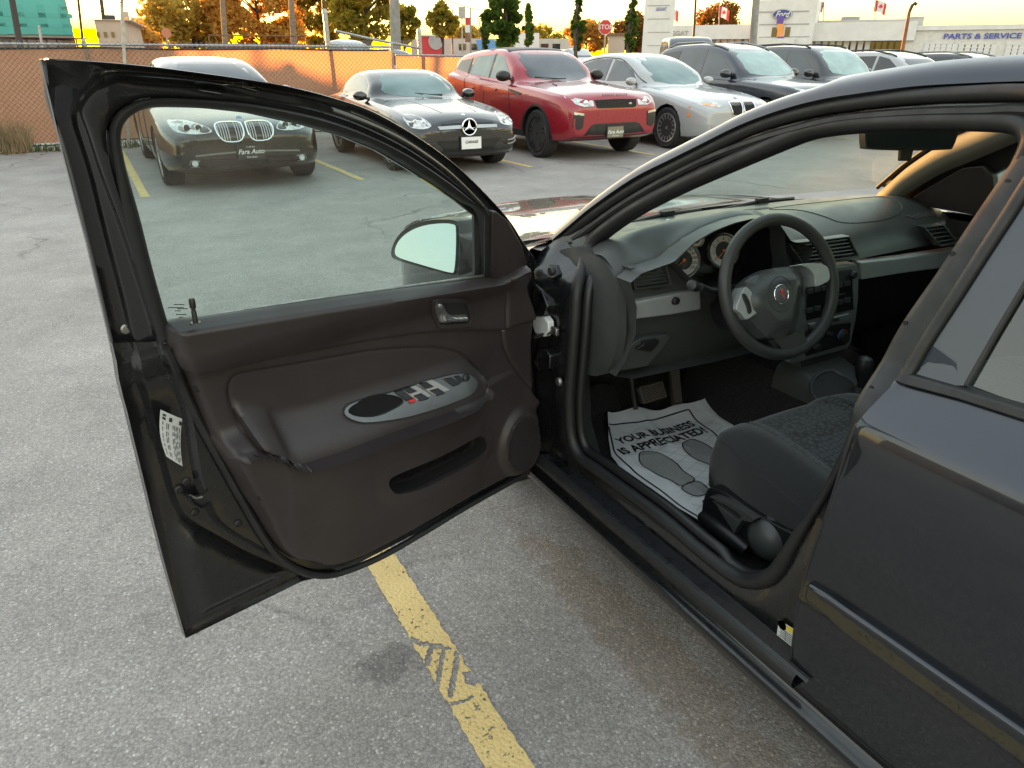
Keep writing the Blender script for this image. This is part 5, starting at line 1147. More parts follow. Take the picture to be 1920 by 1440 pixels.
def ribbon(pts, w, name, m, h=.0012):
    P = smooth_path(pts, 8); T = np.gradient(P, axis=0); rows = []
    for p, t in zip(P, T):
        wv = me1*t[0]+me2*t[1]; wv = wv/np.linalg.norm(wv); n2 = np.array([-wv[1], wv[0]]); duv = np.linalg.solve(np.array([me1, me2]).T, n2*w/2)
        rows.append([mat_p(*(p+duv), h), mat_p(*(p-duv), h)])
    g = G(); g.loft(rows); return g.obj(name, m, mat_o, smooth=60)
ribbon([mat_uv(x, y) for x, y in [(1141,805),(1170,803),(1204,799),(1250,788),(1290,782)]], .006, 'border_line', M['ink'])
ribbon([mat_uv(x, y) for x, y in [(1141,808),(1148,835),(1153,852),(1170,870),(1195,893),(1240,925),(1275,952),(1308,972)]], .006, 'border_line', M['ink'])
ribbon([mat_uv(x, y) for x, y in [(1290,782),(1310,798),(1336,815),(1350,830)]], .006, 'border_line', M['ink'])
g = G()
for k in range(-6, 26):
    for s in (1, -1):
        P = [(t, (k/12)+s*(t-.5)*.35+.1) for t in np.linspace(.06, 1.2, 30)]; P = [(a, b) for a, b in P if .08 < b < .98]
        for (a, b), (c_, d_) in zip(P[:-1], P[1:]): g.add([mat_p(a, b-.0016, .0010), mat_p(c_, d_-.0016, .0010), mat_p(c_, d_+.0016, .0010), mat_p(a, b+.0016, .0010)], [(0,1,2,3)])
stuff(g.obj('lattice_print', M['thin_print'], mat_o, smooth=0))
def mat_text(s, pA, pB, size_k, name, m, h=.0018, dx=0., **kw):
    a = np.array(atZ(*pA, FZ)[:2]); b = np.array(atZ(*pB, FZ)[:2]); xd = b-a; Lw = np.linalg.norm(xd); xd /= Lw; yd = np.array([-xd[1], xd[0]])
    v, f = text_geo(s, 1., **kw); vx = [p[0] for p in v]; sc = Lw/(max(vx)-min(vx)); A = np.array([me1, me2]).T; out = []
    for p in v:
        wpt = (a+b)/2+xd*(p[0]*sc+dx)+yd*(p[1]*sc*size_k); uv = np.linalg.solve(A, wpt-mo_); out.append(mat_p(uv[0], uv[1], h))
    g = G(); g.add(out, f); return g.obj(name, m, mat_o, smooth=0)
for s, A_px, B_px in [('YOUR BUSINESS', (1157,833), (1300,799)), ('IS APPRECIATED!', (1163,853), (1321,811))]:
    mat_text(s, A_px, B_px, 1.25, 'printed_words', M['ink'], bold=.035)
sole = lambda pxs: [mat_uv(x, y) for x, y in pxs]
for pxs in [[(1198,866),(1200,855),(1213,851),(1232,854),(1252,862),(1268,872),(1280,886),(1302,903),(1277,915),(1258,905),(1236,897),(1216,886),(1203,876)], [(1278,918),(1304,906),(1322,915),(1331,925),(1330,932),(1312,935),(1292,930)],
            [(1279,838),(1284,831),(1297,828),(1312,832),(1330,842),(1346,858),(1350,880),(1325,873),(1300,862),(1285,850)]]:
    P = smooth_path(sole(pxs), 4, True); g = G(); g.patch(P.tolist(), lambda a, b, h: mat_p(a, b, h), .0014, None, step=.03); sp_ = g.obj('shoe_print', M['print_grey'], mat_o, smooth=0)
    rows = []
    for i in range(len(P)+1):
        p = P[i % len(P)]; q = P[(i+1) % len(P)]; o_ = P[i-1]; t = q-o_; t = me1*t[0]+me2*t[1]; t /= np.linalg.norm(t)+1e-9; n2 = np.array([-t[1], t[0]])*.0022; d_ = np.linalg.solve(np.array([me1, me2]).T, n2); rows.append([mat_p(*(p+d_), .0022), mat_p(*(p-d_), .0022)])
    g = G(); g.loft(rows); g.obj('print_outline', M['ink'], sp_, smooth=0)
mat_text('Pl', (1312,950), (1334,948), 1.0, 'printed_words', M['ink'], bold=.03, shear=.3)
# ================================================================ parked cars across the lane
def car_paint(name, col, metal=.0, rough=.3): return mat(name, col, rough, metal=metal, coat=1., coat_rough=.03, rnoise=(30,.04))
M['cp_black'] = car_paint('paint_black', (.004,.0045,.005)); M['cp_black2'] = car_paint('paint_obsidian', (.007,.007,.008)); M['cp_red'] = car_paint('paint_red', (.27,.010,.020), .2); M['cp_white'] = car_paint('paint_white', (.34,.345,.35))
M['cp_navy'] = car_paint('paint_navy', (.012,.014,.024)); M['cp_graphite'] = car_paint('paint_graphite', (.020,.020,.024)); M['cp_silver'] = car_paint('paint_silver', (.28,.29,.30), .6); M['cp_cream'] = car_paint('paint_cream', (.36,.35,.33))
M['well'] = mat('wheel_well', (.006,.006,.006), .9)
def autoglass(name, col, rough=.03): return mat(name, col, rough, spec=.8, noise=(3,.25))
M['ag_dark'] = autoglass('car_glass_dark', (.012,.016,.018)); M['ag_teal'] = autoglass('car_glass_pale', (.10,.17,.17)); M['ag_grey'] = autoglass('car_glass_grey', (.05,.06,.07)); M['ag_shade'] = autoglass('car_glass_sunshade', (.25,.36,.35))
M['lamp'] = mat('headlamp_glass', (.50,.52,.52), .06, spec=.8, noise=(18,.35)); M['lamp_dark'] = mat('headlamp_dark', (.06,.06,.065), .08, spec=.8); M['amber'] = mat('amber_lamp', (.75,.22,.03), .15)
M['grille'] = mat('grille_black', (.006,.006,.006), .5); M['satin'] = mat('satin_black', (.012,.012,.013), .45); M['alloy'] = mat('alloy', (.42,.42,.42), .3, metal=.8); M['alloy_dk'] = mat('alloy_dark', (.035,.034,.034), .32, metal=.6)
M['plate_black'] = mat('plate_black', (.02,.02,.022), .5); M['plate_white'] = mat('plate_white', (.7,.7,.7), .5); M['plate_tan'] = mat('plate_tan', (.18,.17,.12), .5); M['plate_blue'] = mat('plate_blue', (.03,.06,.25), .5)

def interpf(pts):
    P = np.array(sorted(pts)); 
    return lambda y: float(np.interp(y, P[:, 0], P[:, 1]))
class Car:
    def __init__(s, name, label, X0, Y0, spec, paint, group='cars parked in the row across the lane', cat='car', yaw=0., detail=True):
        s.X0, s.Y0, s.yaw, s.sp = X0, Y0, yaw, spec; s.paint = paint
        s.root = thing(name, (X0, Y0+spec['wb']/2, 0), label, cat, group)
        W2 = spec['W']/2; top = interpf(spec['top']); belt = interpf(spec['belt']); f, r, wb = spec['fo'], spec['ro'], spec['wb']
        tum = spec.get('tum', .42); gb = spec.get('gb', .90); zb = spec.get('zb', .20); nose = spec.get('nose', .55); hc = spec.get('corner', .16)
        yF, yR = -f, wb+r; y_ws, y_rw = spec['ws'], spec['rw']           # windshield base, rear glass base
        ys = [yF, yF+.02, yF+.06, yF+.13, yF+.24, yF+.4]+list(np.linspace(yF+.6, y_ws-.1, 5))+list(np.linspace(y_ws, y_ws+1.1, 8))+list(np.linspace(y_ws+1.4, y_rw-.5, 5))+list(np.linspace(y_rw-.3, y_rw, 3))+list(np.linspace(y_rw+.1, yR-.2, 3))+[yR-.1, yR-.03, yR]
        rings = []
        for y in ys:
            e = max(0, (yF+.62-y)/.62); e2 = max(0, (y-(yR-.5))/.5)
            w = W2*(1-hc*e**2.2-.10*e2**2.5); zt = top(y); bl = min(belt(y), zt-.02); zl = zb+.10*e**3+.16*e2**3
            sh = spec.get('shoulder', .05)
            # nose rounding: pull the front rings together towards the mid height
            k = {ys[0]: .90, ys[1]: .965, ys[2]: .99}.get(y, 1.); k2 = .88 if y >= yR-.04 else 1.
            gbw = w*gb; hgt = zt-bl; wt_ = max(gbw-tum*max(hgt-.05, 0), w*.45)
            if hgt > .16:
                up = [(gbw, bl+.012)]+[(gbw-tum*(t*(hgt-.07)), bl+.012+t*(hgt-.085)) for t in (.33,.66,1.)]+[(wt_-.045, zt-.028), (wt_-.13, zt-.008), (wt_*.45, zt+.004), (0, zt+.008)]
            else:
                up = [(gbw, bl+.012+hgt*.1)]+[(gbw*(1-t), bl+.012+(hgt-.012)*(1-(1-t)**2.2)) for t in (.12,.28,.45,.62,.80,.92)]+[(0, zt)]
            half = [(0, zl), (w*.80, zl), (w*.95, zl+.03), (w*.995, zl+.14), (w, zl+(bl-zl)*.48), (w*.995, bl-.17), (w*.985, bl-.075), (w*.955, bl-.012)]+up
            zm = .52
            half = [(x*(k*.6+.4 if k < 1 else 1)*(k2*.5+.5 if k2 < 1 else 1), zm+(z-zm)*k*k2) for x, z in half]
            rings.append([(x, y, z) for x, z in half]+[(-x, y, z) for x, z in half[-2:0:-1]])
        g = G(); g.loft(rings, closed=True, capped=True)
        me = bpy.data.meshes.new('body'); me.from_pydata(g.v, [], g.f); bm = bmesh.new(); bm.from_mesh(me); bmesh.ops.remove_doubles(bm, verts=bm.verts, dist=1e-5); bmesh.ops.recalc_face_normals(bm, faces=bm.faces); s.sharpen(bm, rings, ys); bm.to_mesh(me); bm.free()
        tmp = bpy.data.objects.new('tmp', me); COL.objects.link(tmp); m = tmp.modifiers.new('s', 'SUBSURF'); m.levels = 2 if detail else 1
        dg = bpy.context.evaluated_depsgraph_get(); me0 = bpy.data.meshes.new_from_object(tmp.evaluated_get(dg))
        s.bvh = BVHTree.FromPolygons([tuple(v.co) for v in me0.vertices], [tuple(p.vertices) for p in me0.polygons])
        cutters = []
        R_ = spec['tr']*1.10
        for yy in (0, wb):
            c = G(); c.lathe([(R_,-.30),(R_,.30)], (0, 0, 0), (1, 0, 0), 40)
            for sg in (-1, 1):
                cm = bpy.data.meshes.new('cut'); cm.from_pydata([(v[0]+sg*(W2-.05), v[1]+yy, v[2]+spec['tr']+.01) for v in c.v], [], c.f); co = bpy.data.objects.new('cut', cm); COL.objects.link(co); cutters.append(co)
        for c in cutters:
            b = tmp.modifiers.new('b', 'BOOLEAN'); b.operation = 'DIFFERENCE'; b.solver = 'EXACT'; b.object = c
        dg = bpy.context.evaluated_depsgraph_get(); me1 = bpy.data.meshes.new_from_object(tmp.evaluated_get(dg))
        for c in cutters: bpy.data.objects.remove(c)
        bpy.data.objects.remove(tmp)
        me1.materials.clear(); me1.transform(s.mx())
        s.body = link('body', me1, [M[paint], M['well']], s.root, smooth=35)
        for p in me1.polygons:                                # inside of the wheel arches
            c = s.inv(p.center)
            for yy in (0, wb):
                if math.hypot(c[1]-yy, c[2]-spec['tr']-.01) < R_*1.01 and abs(c[0]) < W2*1.02: p.material_index = 1
        for yy in (0, wb):
            for sg in (-1, 1): s.wheel(sg, yy)
    def sharpen(s, bm, rings, ys):
        lay = bm.edges.layers.float.get('crease_edge') or bm.edges.layers.float.new('crease_edge'); n = len(rings[0]); key = {}
        for r in rings:
            for k, p in enumerate(r): key[tuple(round(c, 4) for c in p)] = k if k <= n//2 else n-k
        for e in bm.edges:
            a, b = [key.get(tuple(round(c, 4) for c in v.co)) for v in e.verts]; same = abs(e.verts[0].co.y-e.verts[1].co.y) < 1e-4
            if a is not None and a == b and not same: e[lay] = {2: .5, 4: .35, 6: .3, 7: .65, 8: .7, 11: .25}.get(a, 0.)
            elif same and any(abs(e.verts[0].co.y-q) < 1e-4 for q in (ys[0], ys[2])): e[lay] = .35
    def mx(s): return Matrix.Translation((s.X0, s.Y0, 0)) @ Matrix.Rotation(s.yaw, 4, 'Z')
    def T(s, p): return tuple(s.mx() @ Vector(p))
    def inv(s, p): return s.mx().inverted() @ Vector(p)
    def wheel(s, sg, yy):
        tr, tw = s.sp['tr'], s.sp.get('tw', .235)/2; x = sg*(s.sp['W']/2-tw-.015); rr = s.sp.get('rim', tr*.70)
        g = G(); g.lathe([(rr,-tw*.8),(tr*.90,-tw),(tr*.985,-tw*.8),(tr,-tw*.4),(tr,tw*.4),(tr*.985,tw*.8),(tr*.90,tw),(rr,tw*.8)], (x, yy, tr), (1, 0, 0), 36); g.v = [s.T(p) for p in g.v]; t = g.obj('wheel', M['tyre'], s.root)
        am = M[s.sp.get('alloy', 'alloy')]; g = G(); g.lathe([(rr*1.02, tw*.75), (rr*.98, tw*.92), (rr*.93, tw*.88), (rr*.88, tw*.3), (rr*.86,-tw*.5)], (x, yy, tr), (sg, 0, 0), 36); g.f = [f for f in g.f if len(f) == 4]; g.v = [s.T(p) for p in g.v]; g.obj('rim', am, t)
        g = G(); g.lathe([(0,-.02),(rr*.9,-.02)], (x+sg*tw*.25, yy, tr), (sg, 0, 0), 24); g.v = [s.T(p) for p in g.v]; g.obj('brake_disc', M['satin'], t)
        n = s.sp.get('spokes', 5); dbl = s.sp.get('double', True)
        for k in range(n):
            a0 = 2*math.pi*k/n+.3
            for da in ((-.16, .16) if dbl else (0,)):
                a1 = a0+da*.6; a2 = a0+da*1.15; wd = rr*(.055 if dbl else .085); q = []
                for r_, a, ww, h in ((rr*.14, a1*.5+a0*.5, wd*.8, tw*.72), (rr*.94, a2, wd*1.15, tw*.86)):
                    tx, tz = -math.sin(a), math.cos(a)
                    for sd in (-1, 1):
                        for dh in (0, -.03): q.append((x+sg*(h+dh), yy+r_*math.cos(a)+sd*ww*tx, tr+r_*math.sin(a)+sd*ww*tz))
                g = G(); g.add([s.T(p) for p in q], [(0,2,6,4),(1,5,7,3),(0,4,5,1),(2,3,7,6),(0,1,3,2),(4,6,7,5)]); g.obj('spoke', am, t, smooth=0)
        g = G(); g.lathe([(rr*.17,0),(rr*.16,.012),(rr*.10,.018),(0,.018)], (x+sg*tw*.66, yy, tr), (sg, 0, 0), 16); g.v = [s.T(p) for p in g.v]; g.obj('hub_cap', am, t)
    def hit(s, a, b, plane):
        if plane == 'front': o, d = Vector((a, -6, b)), Vector((0, 1, 0))
        elif plane == 'left': o, d = Vector((-4, a, b)), Vector((1, 0, 0))
        elif plane == 'right': o, d = Vector((4, a, b)), Vector((-1, 0, 0))
        else: o, d = Vector((a, b, 5)), Vector((0, 0, -1))
        loc, nrm, i, dist = s.bvh.ray_cast(o, d)
        if loc is None:
            loc, nrm, i, dist = s.bvh.find_nearest(o+d*4.9)
        return loc, d
    def put(s, name, m, poly, plane='front', h=.006, h0=-.02, step=.06, parent=None, bevel=None, sm=0, holes=(), mirror=False, smooth=50):
        if sm: poly = smooth_path(poly, sm, True).tolist()
        def fn(a, b, hh): loc, d = s.hit(a, b, plane); return s.T(loc-d*hh)
        g = G(); g.patch(poly, fn, h, h0, step=step, holes=holes); o = g.obj(name, M[m] if isinstance(m, str) else m, parent or s.root, bevel=bevel, smooth=smooth)
        if mirror:
            if plane in ('front', 'top'): s.put(name, m, [(-a, b) for a, b in poly][::-1], plane, h, h0, step, parent, bevel, 0, [[(-a, b) for a, b in hh][::-1] for hh in holes], smooth=smooth)
            elif plane == 'left': s.put(name, m, poly, 'right', h, h0, step, parent, bevel, 0, holes, smooth=smooth)
        return o
    def strip(s, name, m, pts, plane, w=.008, h=.003, parent=None, mirror=False, r=None):
        P = smooth_path(pts, 4); g = G()
        g.tube([s.T(s.hit(a, b, plane)[0]-s.hit(a, b, plane)[1]*h) for a, b in P], w, 5); o = g.obj(name, M[m], parent or s.root)
        if mirror: s.strip(name, m, [(-a, b) for a, b in pts] if plane == 'front' else pts, 'front' if plane == 'front' else 'right', w, h, parent)
        return o
    def mirror_pair(s, y, z, m, size=(.11,.07,.06), reach=.10, both=True):
        for sg in ((-1, 1) if both else (-1,)):
            hp, d = s.hit(y, z-.03, 'left' if sg < 0 else 'right'); g = G(); c = Vector((hp.x+sg*(reach+size[0]*.3), y-.01, z+.02)); rings = []
            for u, k in [(-1,.25),(-.9,.6),(-.55,.92),(0,1.),(.35,1.),(.4,.9)]: rings.append([s.T((c.x+size[0]*k*math.cos(a)*.9, c.y+u*size[2]*1.6, c.z+size[1]*k*math.sin(a))) for a in np.linspace(0, 2*math.pi, 16, endpoint=False)])
            g.loft(rings, closed=True, capped=True); o = g.obj('wing_mirror', M[m], s.root, smooth=60); g = G(); g.tube([s.T(hp-Vector((sg*.03,0,0))), s.T((c.x-sg*size[0]*.4, c.y+.02, c.z-.03))], .02, 8); g.obj('mirror_arm', M['satin'], o)
    def text(s, t, name, m, x, z, size, plane='front', h=.012, parent=None, **k):
        v, f = text_geo(t, size, **k); loc, d = s.hit(x, z, plane); g = G(); g.add([s.T((x+p[0], loc.y-h+.25*p[1]*0, z+p[1])) for p in v], f); return g.obj(name, M[m], parent or s.root, smooth=0)
    def plate(s, x, z, w, hgt, m, words, wm, frame='satin'):
        loc, d = s.hit(x, z, 'front'); y = loc.y-.02
        g = G(); g.box((0,0,0), (w+.03,.02,hgt+.03)); g.v = [s.T((p[0]+x, p[1]+y, p[2]+z)) for p in g.v]; o = g.obj('number_plate', M[frame], s.root, bevel=.004)
        g = G(); g.box((0,0,0), (w,.012,hgt)); g.v = [s.T((p[0]+x, p[1]+y-.008, p[2]+z)) for p in g.v]; g.obj('plate_face', M[m], o)
        for t, dz, size, kw in words:
            v, f = text_geo(t, size, **kw); g = G(); g.add([s.T((x+p[0], y-.0165, z+dz+p[1])) for p in v], f); g.obj('plate_lettering', M[wm], o, smooth=0)
def L(c, pts, Yf):                                     # trace front-face pixels into the car's own (x, z)
    return [(p[0]-c.X0, p[2]) for p in [atY(x, y, Yf) for x, y in pts]]

# ---------------------------------------------------------------- black executive sedan
sp = dict(W=1.90, wb=3.07, fo=.86, ro=1.10, tr=.335, tw=.245, ws=.62, rw=3.55, tum=.50, gb=.88, zb=.19, spokes=10, double=True, corner=.17,
  top=[(-.86,.62),(-.82,.70),(-.70,.765),(-.4,.83),(0,.885),(.4,.945),(.62,.985),(.9,1.16),(1.2,1.315),(1.5,1.42),(1.9,1.475),(2.4,1.48),(2.9,1.42),(3.3,1.25),(3.65,1.10),(4.0,1.06),(4.17,.95)], belt=[(-.86,.60),(-.5,.72),(0,.83),(.62,.93),(2,.97),(3.4,1.0),(4.17,.92)])
bA = Car('executive_sedan', 'large black sedan with twin oval grilles seen through the door window', 1.62, 10.10, sp, 'cp_black')
Yf = 9.28
bA.put('windshield', 'ag_grey', [(-0.54, 1.045), (-0.521, 1.22), (-0.409, 1.4), (0.0, 1.435), (0.409, 1.4), (0.521, 1.22), (0.54, 1.045), (0.0, 0.985)], 'front', sm=2)
bA.put('side_window', 'ag_dark', [(.85,1.02),(1.25,1.20),(1.6,1.345),(1.95,1.385),(1.95,1.03)], 'left', mirror=True); bA.put('side_window', 'ag_dark', [(2.0,1.03),(2.0,1.385),(2.5,1.37),(2.95,1.25),(3.1,1.08)], 'left', mirror=True)
bA.strip('door_seam', 'ink', [(.95,.28),(.93,.6),(.98,.98)], 'left', .004, mirror=True); bA.strip('door_seam', 'ink', [(1.98,.26),(1.98,.98)], 'left', .004, mirror=True)
for sg in (-1, 1):
    k = [(-.79,.760),(-.76,.795),(-.60,.79),(-.44,.74),(-.37,.695),(-.40,.665),(-.55,.655),(-.72,.672),(-.775,.71)]
    hl = bA.put('headlight', 'lamp', [(sg*-a, b) for a, b in k], 'front', h=.008, sm=2)
    for cx_ in (.62,.50):
        lc, d = bA.hit(sg*cx_, .715, 'front'); g = G(); g.lathe([(0,.004),(.030,.006),(.040,.012),(.046,.006)], bA.T(lc-d*.010), (0,-1,0), 20); g.obj('lamp_ring', M['chrome'], hl); g = G(); g.lathe([(0,.014),(.03,.012)], bA.T(lc-d*.010), (0,-1,0), 16); g.obj('lamp_lens', M['lamp_dark'], hl)
    kd = smooth_path([(.025,.735),(.05,.765),(.20,.770),(.30,.755),(.325,.70),(.30,.615),(.24,.565),(.10,.560),(.045,.60),(.025,.66)], 2, True); kd = [(sg*a, b) for a, b in kd]
    gr = bA.put('grille', 'grille', kd, 'front', h=.004, h0=-.03); cen = np.mean(kd, 0)
    pts = [bA.T(bA.hit(a, b, 'front')[0]-Vector((0,1,0))*.012) for a, b in kd]; g = G(); g.tube(pts, .011, 8, True); g.obj('grille_surround', M['chrome'], gr)
    for q in np.linspace(.05,.305,10):
        zs = [b for a, b in kd if abs(abs(a)-q) < .03]; 
        if len(zs) > 1: bA.strip('grille_slat', 'alloy', [(sg*q, min(zs)+.012), (sg*q, max(zs)-.012)], 'front', .006, .012, gr)
    fg = bA.put('fog_light', 'alloy', [(sg*a, b) for a, b in [(.56,.37),(.66,.375),(.685,.33),(.66,.29),(.575,.29)]], 'front', h=.008); lc, d = bA.hit(sg*.62,.335,'front'); g = G(); g.lathe([(0,.012),(.03,.014),(.036,.004)], bA.T(lc-d*.006), (0,-1,0), 16); g.obj('lamp_lens', M['lamp'], fg)
bA.put('lower_intake', 'grille', [(-.53,.375),(.53,.375),(.55,.30),(.52,.27),(-.52,.27),(-.55,.30)], 'front', h=.004)
for k in range(3): bA.strip('intake_bar', 'satin', [(-.52,.295+k*.03),(0,.295+k*.03),(.52,.295+k*.03)], 'front', .005, .010)
bA.strip('bumper_chrome', 'silver', [(-.60,.42),(-.3,.435),(0,.44),(.3,.435),(.60,.42)], 'front', .012, .004)
bA.strip('bumper_lip', 'satin', [(-.78,.235),(-.4,.21),(0,.205),(.4,.21),(.78,.235)], 'front', .012, .0)
lc, d = bA.hit(0,.80,'front'); g = G(); g.lathe([(0,.006),(.030,.005),(.036,.0)], bA.T(lc+Vector((0,-.005,.002))), (0,-.45,.9), 18); M['badge'] = mat('badge_blue', (.12,.25,.45), .2); g.obj('badge', M['badge'], bA.root)
bA.plate(.02,.44,.30,.155,'plate_black',[('Fara Auto',.0,.075,dict(shear=.35,bold=.01)),('Fara Auto',-.06,.03,dict(shear=.3)),('416-888-8888',.055,.018,{})],'white_ink')
bA.mirror_pair(.98,1.02,'cp_black')

# ---------------------------------------------------------------- black coupe with star grille
sp = dict(W=1.81, wb=2.43, fo=.80, ro=.90, tr=.325, tw=.235, ws=.72, rw=2.30, tum=.50, gb=.86, zb=.17, spokes=5, double=True, corner=.20,
  top=[(-.80,.58),(-.74,.70),(-.6,.77),(-.2,.83),(.3,.88),(.72,.92),(1.0,1.08),(1.3,1.22),(1.55,1.285),(1.85,1.30),(2.15,1.25),(2.5,1.08),(2.75,1.0),(3.1,.96),(3.33,.85)], belt=[(-.80,.56),(-.5,.70),(0,.79),(.72,.86),(1.6,.90),(2.5,.92),(3.33,.82)])
bB = Car('sports_coupe', 'black two-seat coupe with round star badge beside the red suv', 4.52, 9.95, sp, 'cp_black2')
bB.put('windshield', 'ag_teal', [(-0.54, 0.98), (-0.53, 1.08), (-0.428, 1.235), (0.0, 1.265), (0.428, 1.235), (0.53, 1.08), (0.54, 0.98), (0.0, 0.92)], 'front', sm=2)
M['shade_fabric'] = mat('sunshade', (.35,.40,.40), .5)
bB.put('side_window', 'ag_teal', [(1.0,.93),(1.3,1.10),(1.55,1.20),(1.85,1.23),(2.1,1.16),(2.2,.96)], 'left', mirror=True); bB.strip('door_seam', 'ink', [(.85,.26),(.83,.6),(.9,.88)], 'left', .004, mirror=True); bB.strip('door_seam', 'ink', [(2.0,.5),(2.1,.7),(2.15,.93)], 'left', .004, mirror=True)
for sg in (-1, 1):
    hl = bB.put('headlight', 'lamp', [(sg*a, b) for a, b in [(.74,.76),(.80,.70),(.775,.615),(.64,.60),(.53,.63),(.545,.70),(.62,.755)]], 'front', h=.008, sm=2)
    for cx_, cz in ((.70,.68),(.61,.665)):
        lc, d = bB.hit(sg*cx_, cz, 'front'); g = G(); g.lathe([(0,.010),(.024,.012),(.034,.004)], bB.T(lc-d*.008), (0,-1,0), 16); g.obj('lamp_lens', M['chrome'], hl)
    bB.put('bumper_vent', 'grille', [(sg*a, b) for a, b in [(.50,.42),(.78,.46),(.79,.33),(.52,.28)]], 'front', h=.004)
    for zz in (.36,.41): bB.strip('vent_fin', 'alloy', [(sg*.60,zz),(sg*.70,zz+.012),(sg*.79,zz+.03)], 'front', .009, .012)
gr = bB.put('grille', 'grille', [(-.47,.705),(0,.72),(.47,.705),(.44,.55),(.38,.50),(-.38,.50),(-.44,.55)], 'front', h=.004)
bB.put('grille_bar', 'alloy', [(-.45,.625),(0,.635),(.45,.625),(.44,.585),(0,.59),(-.44,.585)], 'front', h=.020, bevel=.004, parent=gr)
lc, d = bB.hit(0,.605,'front'); cc = lc-d*.035; g = G(); g.tube([bB.T(cc+Vector((.105*math.cos(a),0,.105*math.sin(a)))) for a in np.linspace(0,2*math.pi,32,endpoint=False)], .011, 8, True); st_ = g.obj('star_badge', M['chrome'], bB.root)
g = G(); g.lathe([(0,0),(.1,0)], bB.T(cc+Vector((0,.012,0))), (0,-1,0), 28); g.obj('badge_back', M['grille'], st_)
for k in range(3):
    a = R(90+120*k); t = Vector((math.cos(a),0,math.sin(a))); n_ = Vector((-math.sin(a),0,math.cos(a))); g = G(); g.add([bB.T(cc+p) for p in (Vector((0,-.012,0)), n_*.022, t*.10, n_*-.022)], [(0,1,2),(0,2,3)]); g.obj('star_arm', M['chrome'], st_, smooth=0)
bB.put('lower_intake', 'grille', [(-.48,.44),(.48,.44),(.46,.27),(-.46,.27)], 'front', h=.004)
bB.strip('bumper_lip', 'satin', [(-.80,.235),(-.4,.205),(0,.20),(.4,.205),(.80,.235)], 'front', .014, .004)
bB.plate(.02,.40,.30,.155,'plate_white',[('CARAGE',.012,.05,dict(bold=.03,shear=.2))],'ink')
lc, d = bB.hit(0,.75,'front'); g = G(); g.lathe([(0,.004),(.022,.003),(.026,0)], bB.T(lc+Vector((0,-.003,.003))), (0,-.4,.9), 14); g.obj('badge', M['chrome'], bB.root)
bB.mirror_pair(1.02,.93,'cp_black2'); bB.strip('wiper', 'rubber', [(-.10,.975),(.12,.955),(.34,.95)], 'front', .010, .012)
for sg in (-1, 1): bB.strip('hood_crease', 'cp_black2', [(sg*.26,-.5),(sg*.30,0),(sg*.36,.55)], 'top', .012, -.006)

# ---------------------------------------------------------------- red SUV
sp = dict(W=1.90, wb=2.66, fo=.84, ro=.86, tr=.365, tw=.235, ws=.62, rw=3.25, tum=.36, gb=.88, zb=.26, spokes=5, double=True, alloy='alloy_dk', corner=.15, rim=.265,
  top=[(-.84,.80),(-.80,.93),(-.68,.99),(-.3,1.04),(.2,1.09),(.62,1.12),(.95,1.32),(1.25,1.50),(1.5,1.60),(1.9,1.635),(2.5,1.60),(3.0,1.545),(3.25,1.45),(3.4,1.2),(3.52,1.0)], belt=[(-.84,.78),(-.6,.93),(0,1.0),(.62,1.05),(1.8,1.10),(2.8,1.17),(3.4,1.20),(3.52,.98)])
bC = Car('red_suv', 'red suv with black wheels, black roof and mesh grille', 7.12, 10.12, sp, 'cp_red')
bC.put('windshield', 'ag_grey', [(-0.573, 1.17), (-0.577, 1.33), (-0.502, 1.535), (0.0, 1.575), (0.502, 1.535), (0.577, 1.33), (0.573, 1.17), (0.0, 1.115)], 'front', sm=2)
bC.put('roof_cap', 'satin', [(-.60,1.45),(-.64,2.0),(-.62,3.0),(.62,3.0),(.64,2.0),(.60,1.45)], 'top', h=.006)
for sg, pl in ((-1,'left'),(1,'right')):
    bC.put('side_window', 'ag_teal', [(.98,1.13),(1.25,1.33),(1.48,1.49),(1.72,1.52),(1.74,1.15)], pl); bC.put('side_window', 'ag_teal', [(1.80,1.155),(1.78,1.52),(2.35,1.495),(2.48,1.45),(2.52,1.20)], pl); bC.put('side_window', 'ag_dark', [(2.62,1.22),(2.58,1.46),(3.0,1.42),(3.12,1.27)], pl)
    bC.put('pillar_cover', 'satin', [(1.74,1.15),(1.72,1.53),(1.79,1.53),(1.80,1.15)], pl, h=.004); bC.put('pillar_cover', 'satin', [(2.52,1.2),(2.48,1.46),(2.58,1.47),(2.62,1.2)], pl, h=.004)
    bC.strip('door_seam', 'ink', [(.88,.34),(.84,.7),(.92,1.1)], pl, .004); bC.strip('door_seam', 'ink', [(1.77,.34),(1.77,1.12)], pl, .004); bC.strip('door_seam', 'ink', [(2.35,.75),(2.5,.95),(2.56,1.18)], pl, .004)
    bC.put('sill_cladding', 'satin', [(.42,.30),(.42,.40),(2.2,.40),(2.2,.30)], pl, h=.010); bC.put('fender_vent', 'satin', [(.46,.95),(.85,1.0),(.86,.965),(.50,.915)], pl, h=.010)
    for yy in (1.30,2.15): bC.put('door_handle', 'cp_red', [(yy,.985),(yy+.18,1.0),(yy+.18,.97),(yy,.955)], pl, h=.03, bevel=.006)
    for yy in (0, 2.66):
        arc = [(yy+.405*1.06*math.cos(a), .375+.405*1.06*math.sin(a)) for a in np.linspace(-.15, math.pi+.15, 20)]; arc2 = [(yy+.40*math.cos(a), .375+.40*math.sin(a)) for a in np.linspace(math.pi+.15, -.15, 20)]
        bC.put('arch_cladding', 'satin', arc+arc2, pl, h=.012, h0=-.02, step=None)
gr = bC.put('grille', 'grille', [(-.40,.885),(0,.895),(.40,.885),(.38,.80),(.33,.765),(-.33,.765),(-.38,.80)], 'front', h=.006)
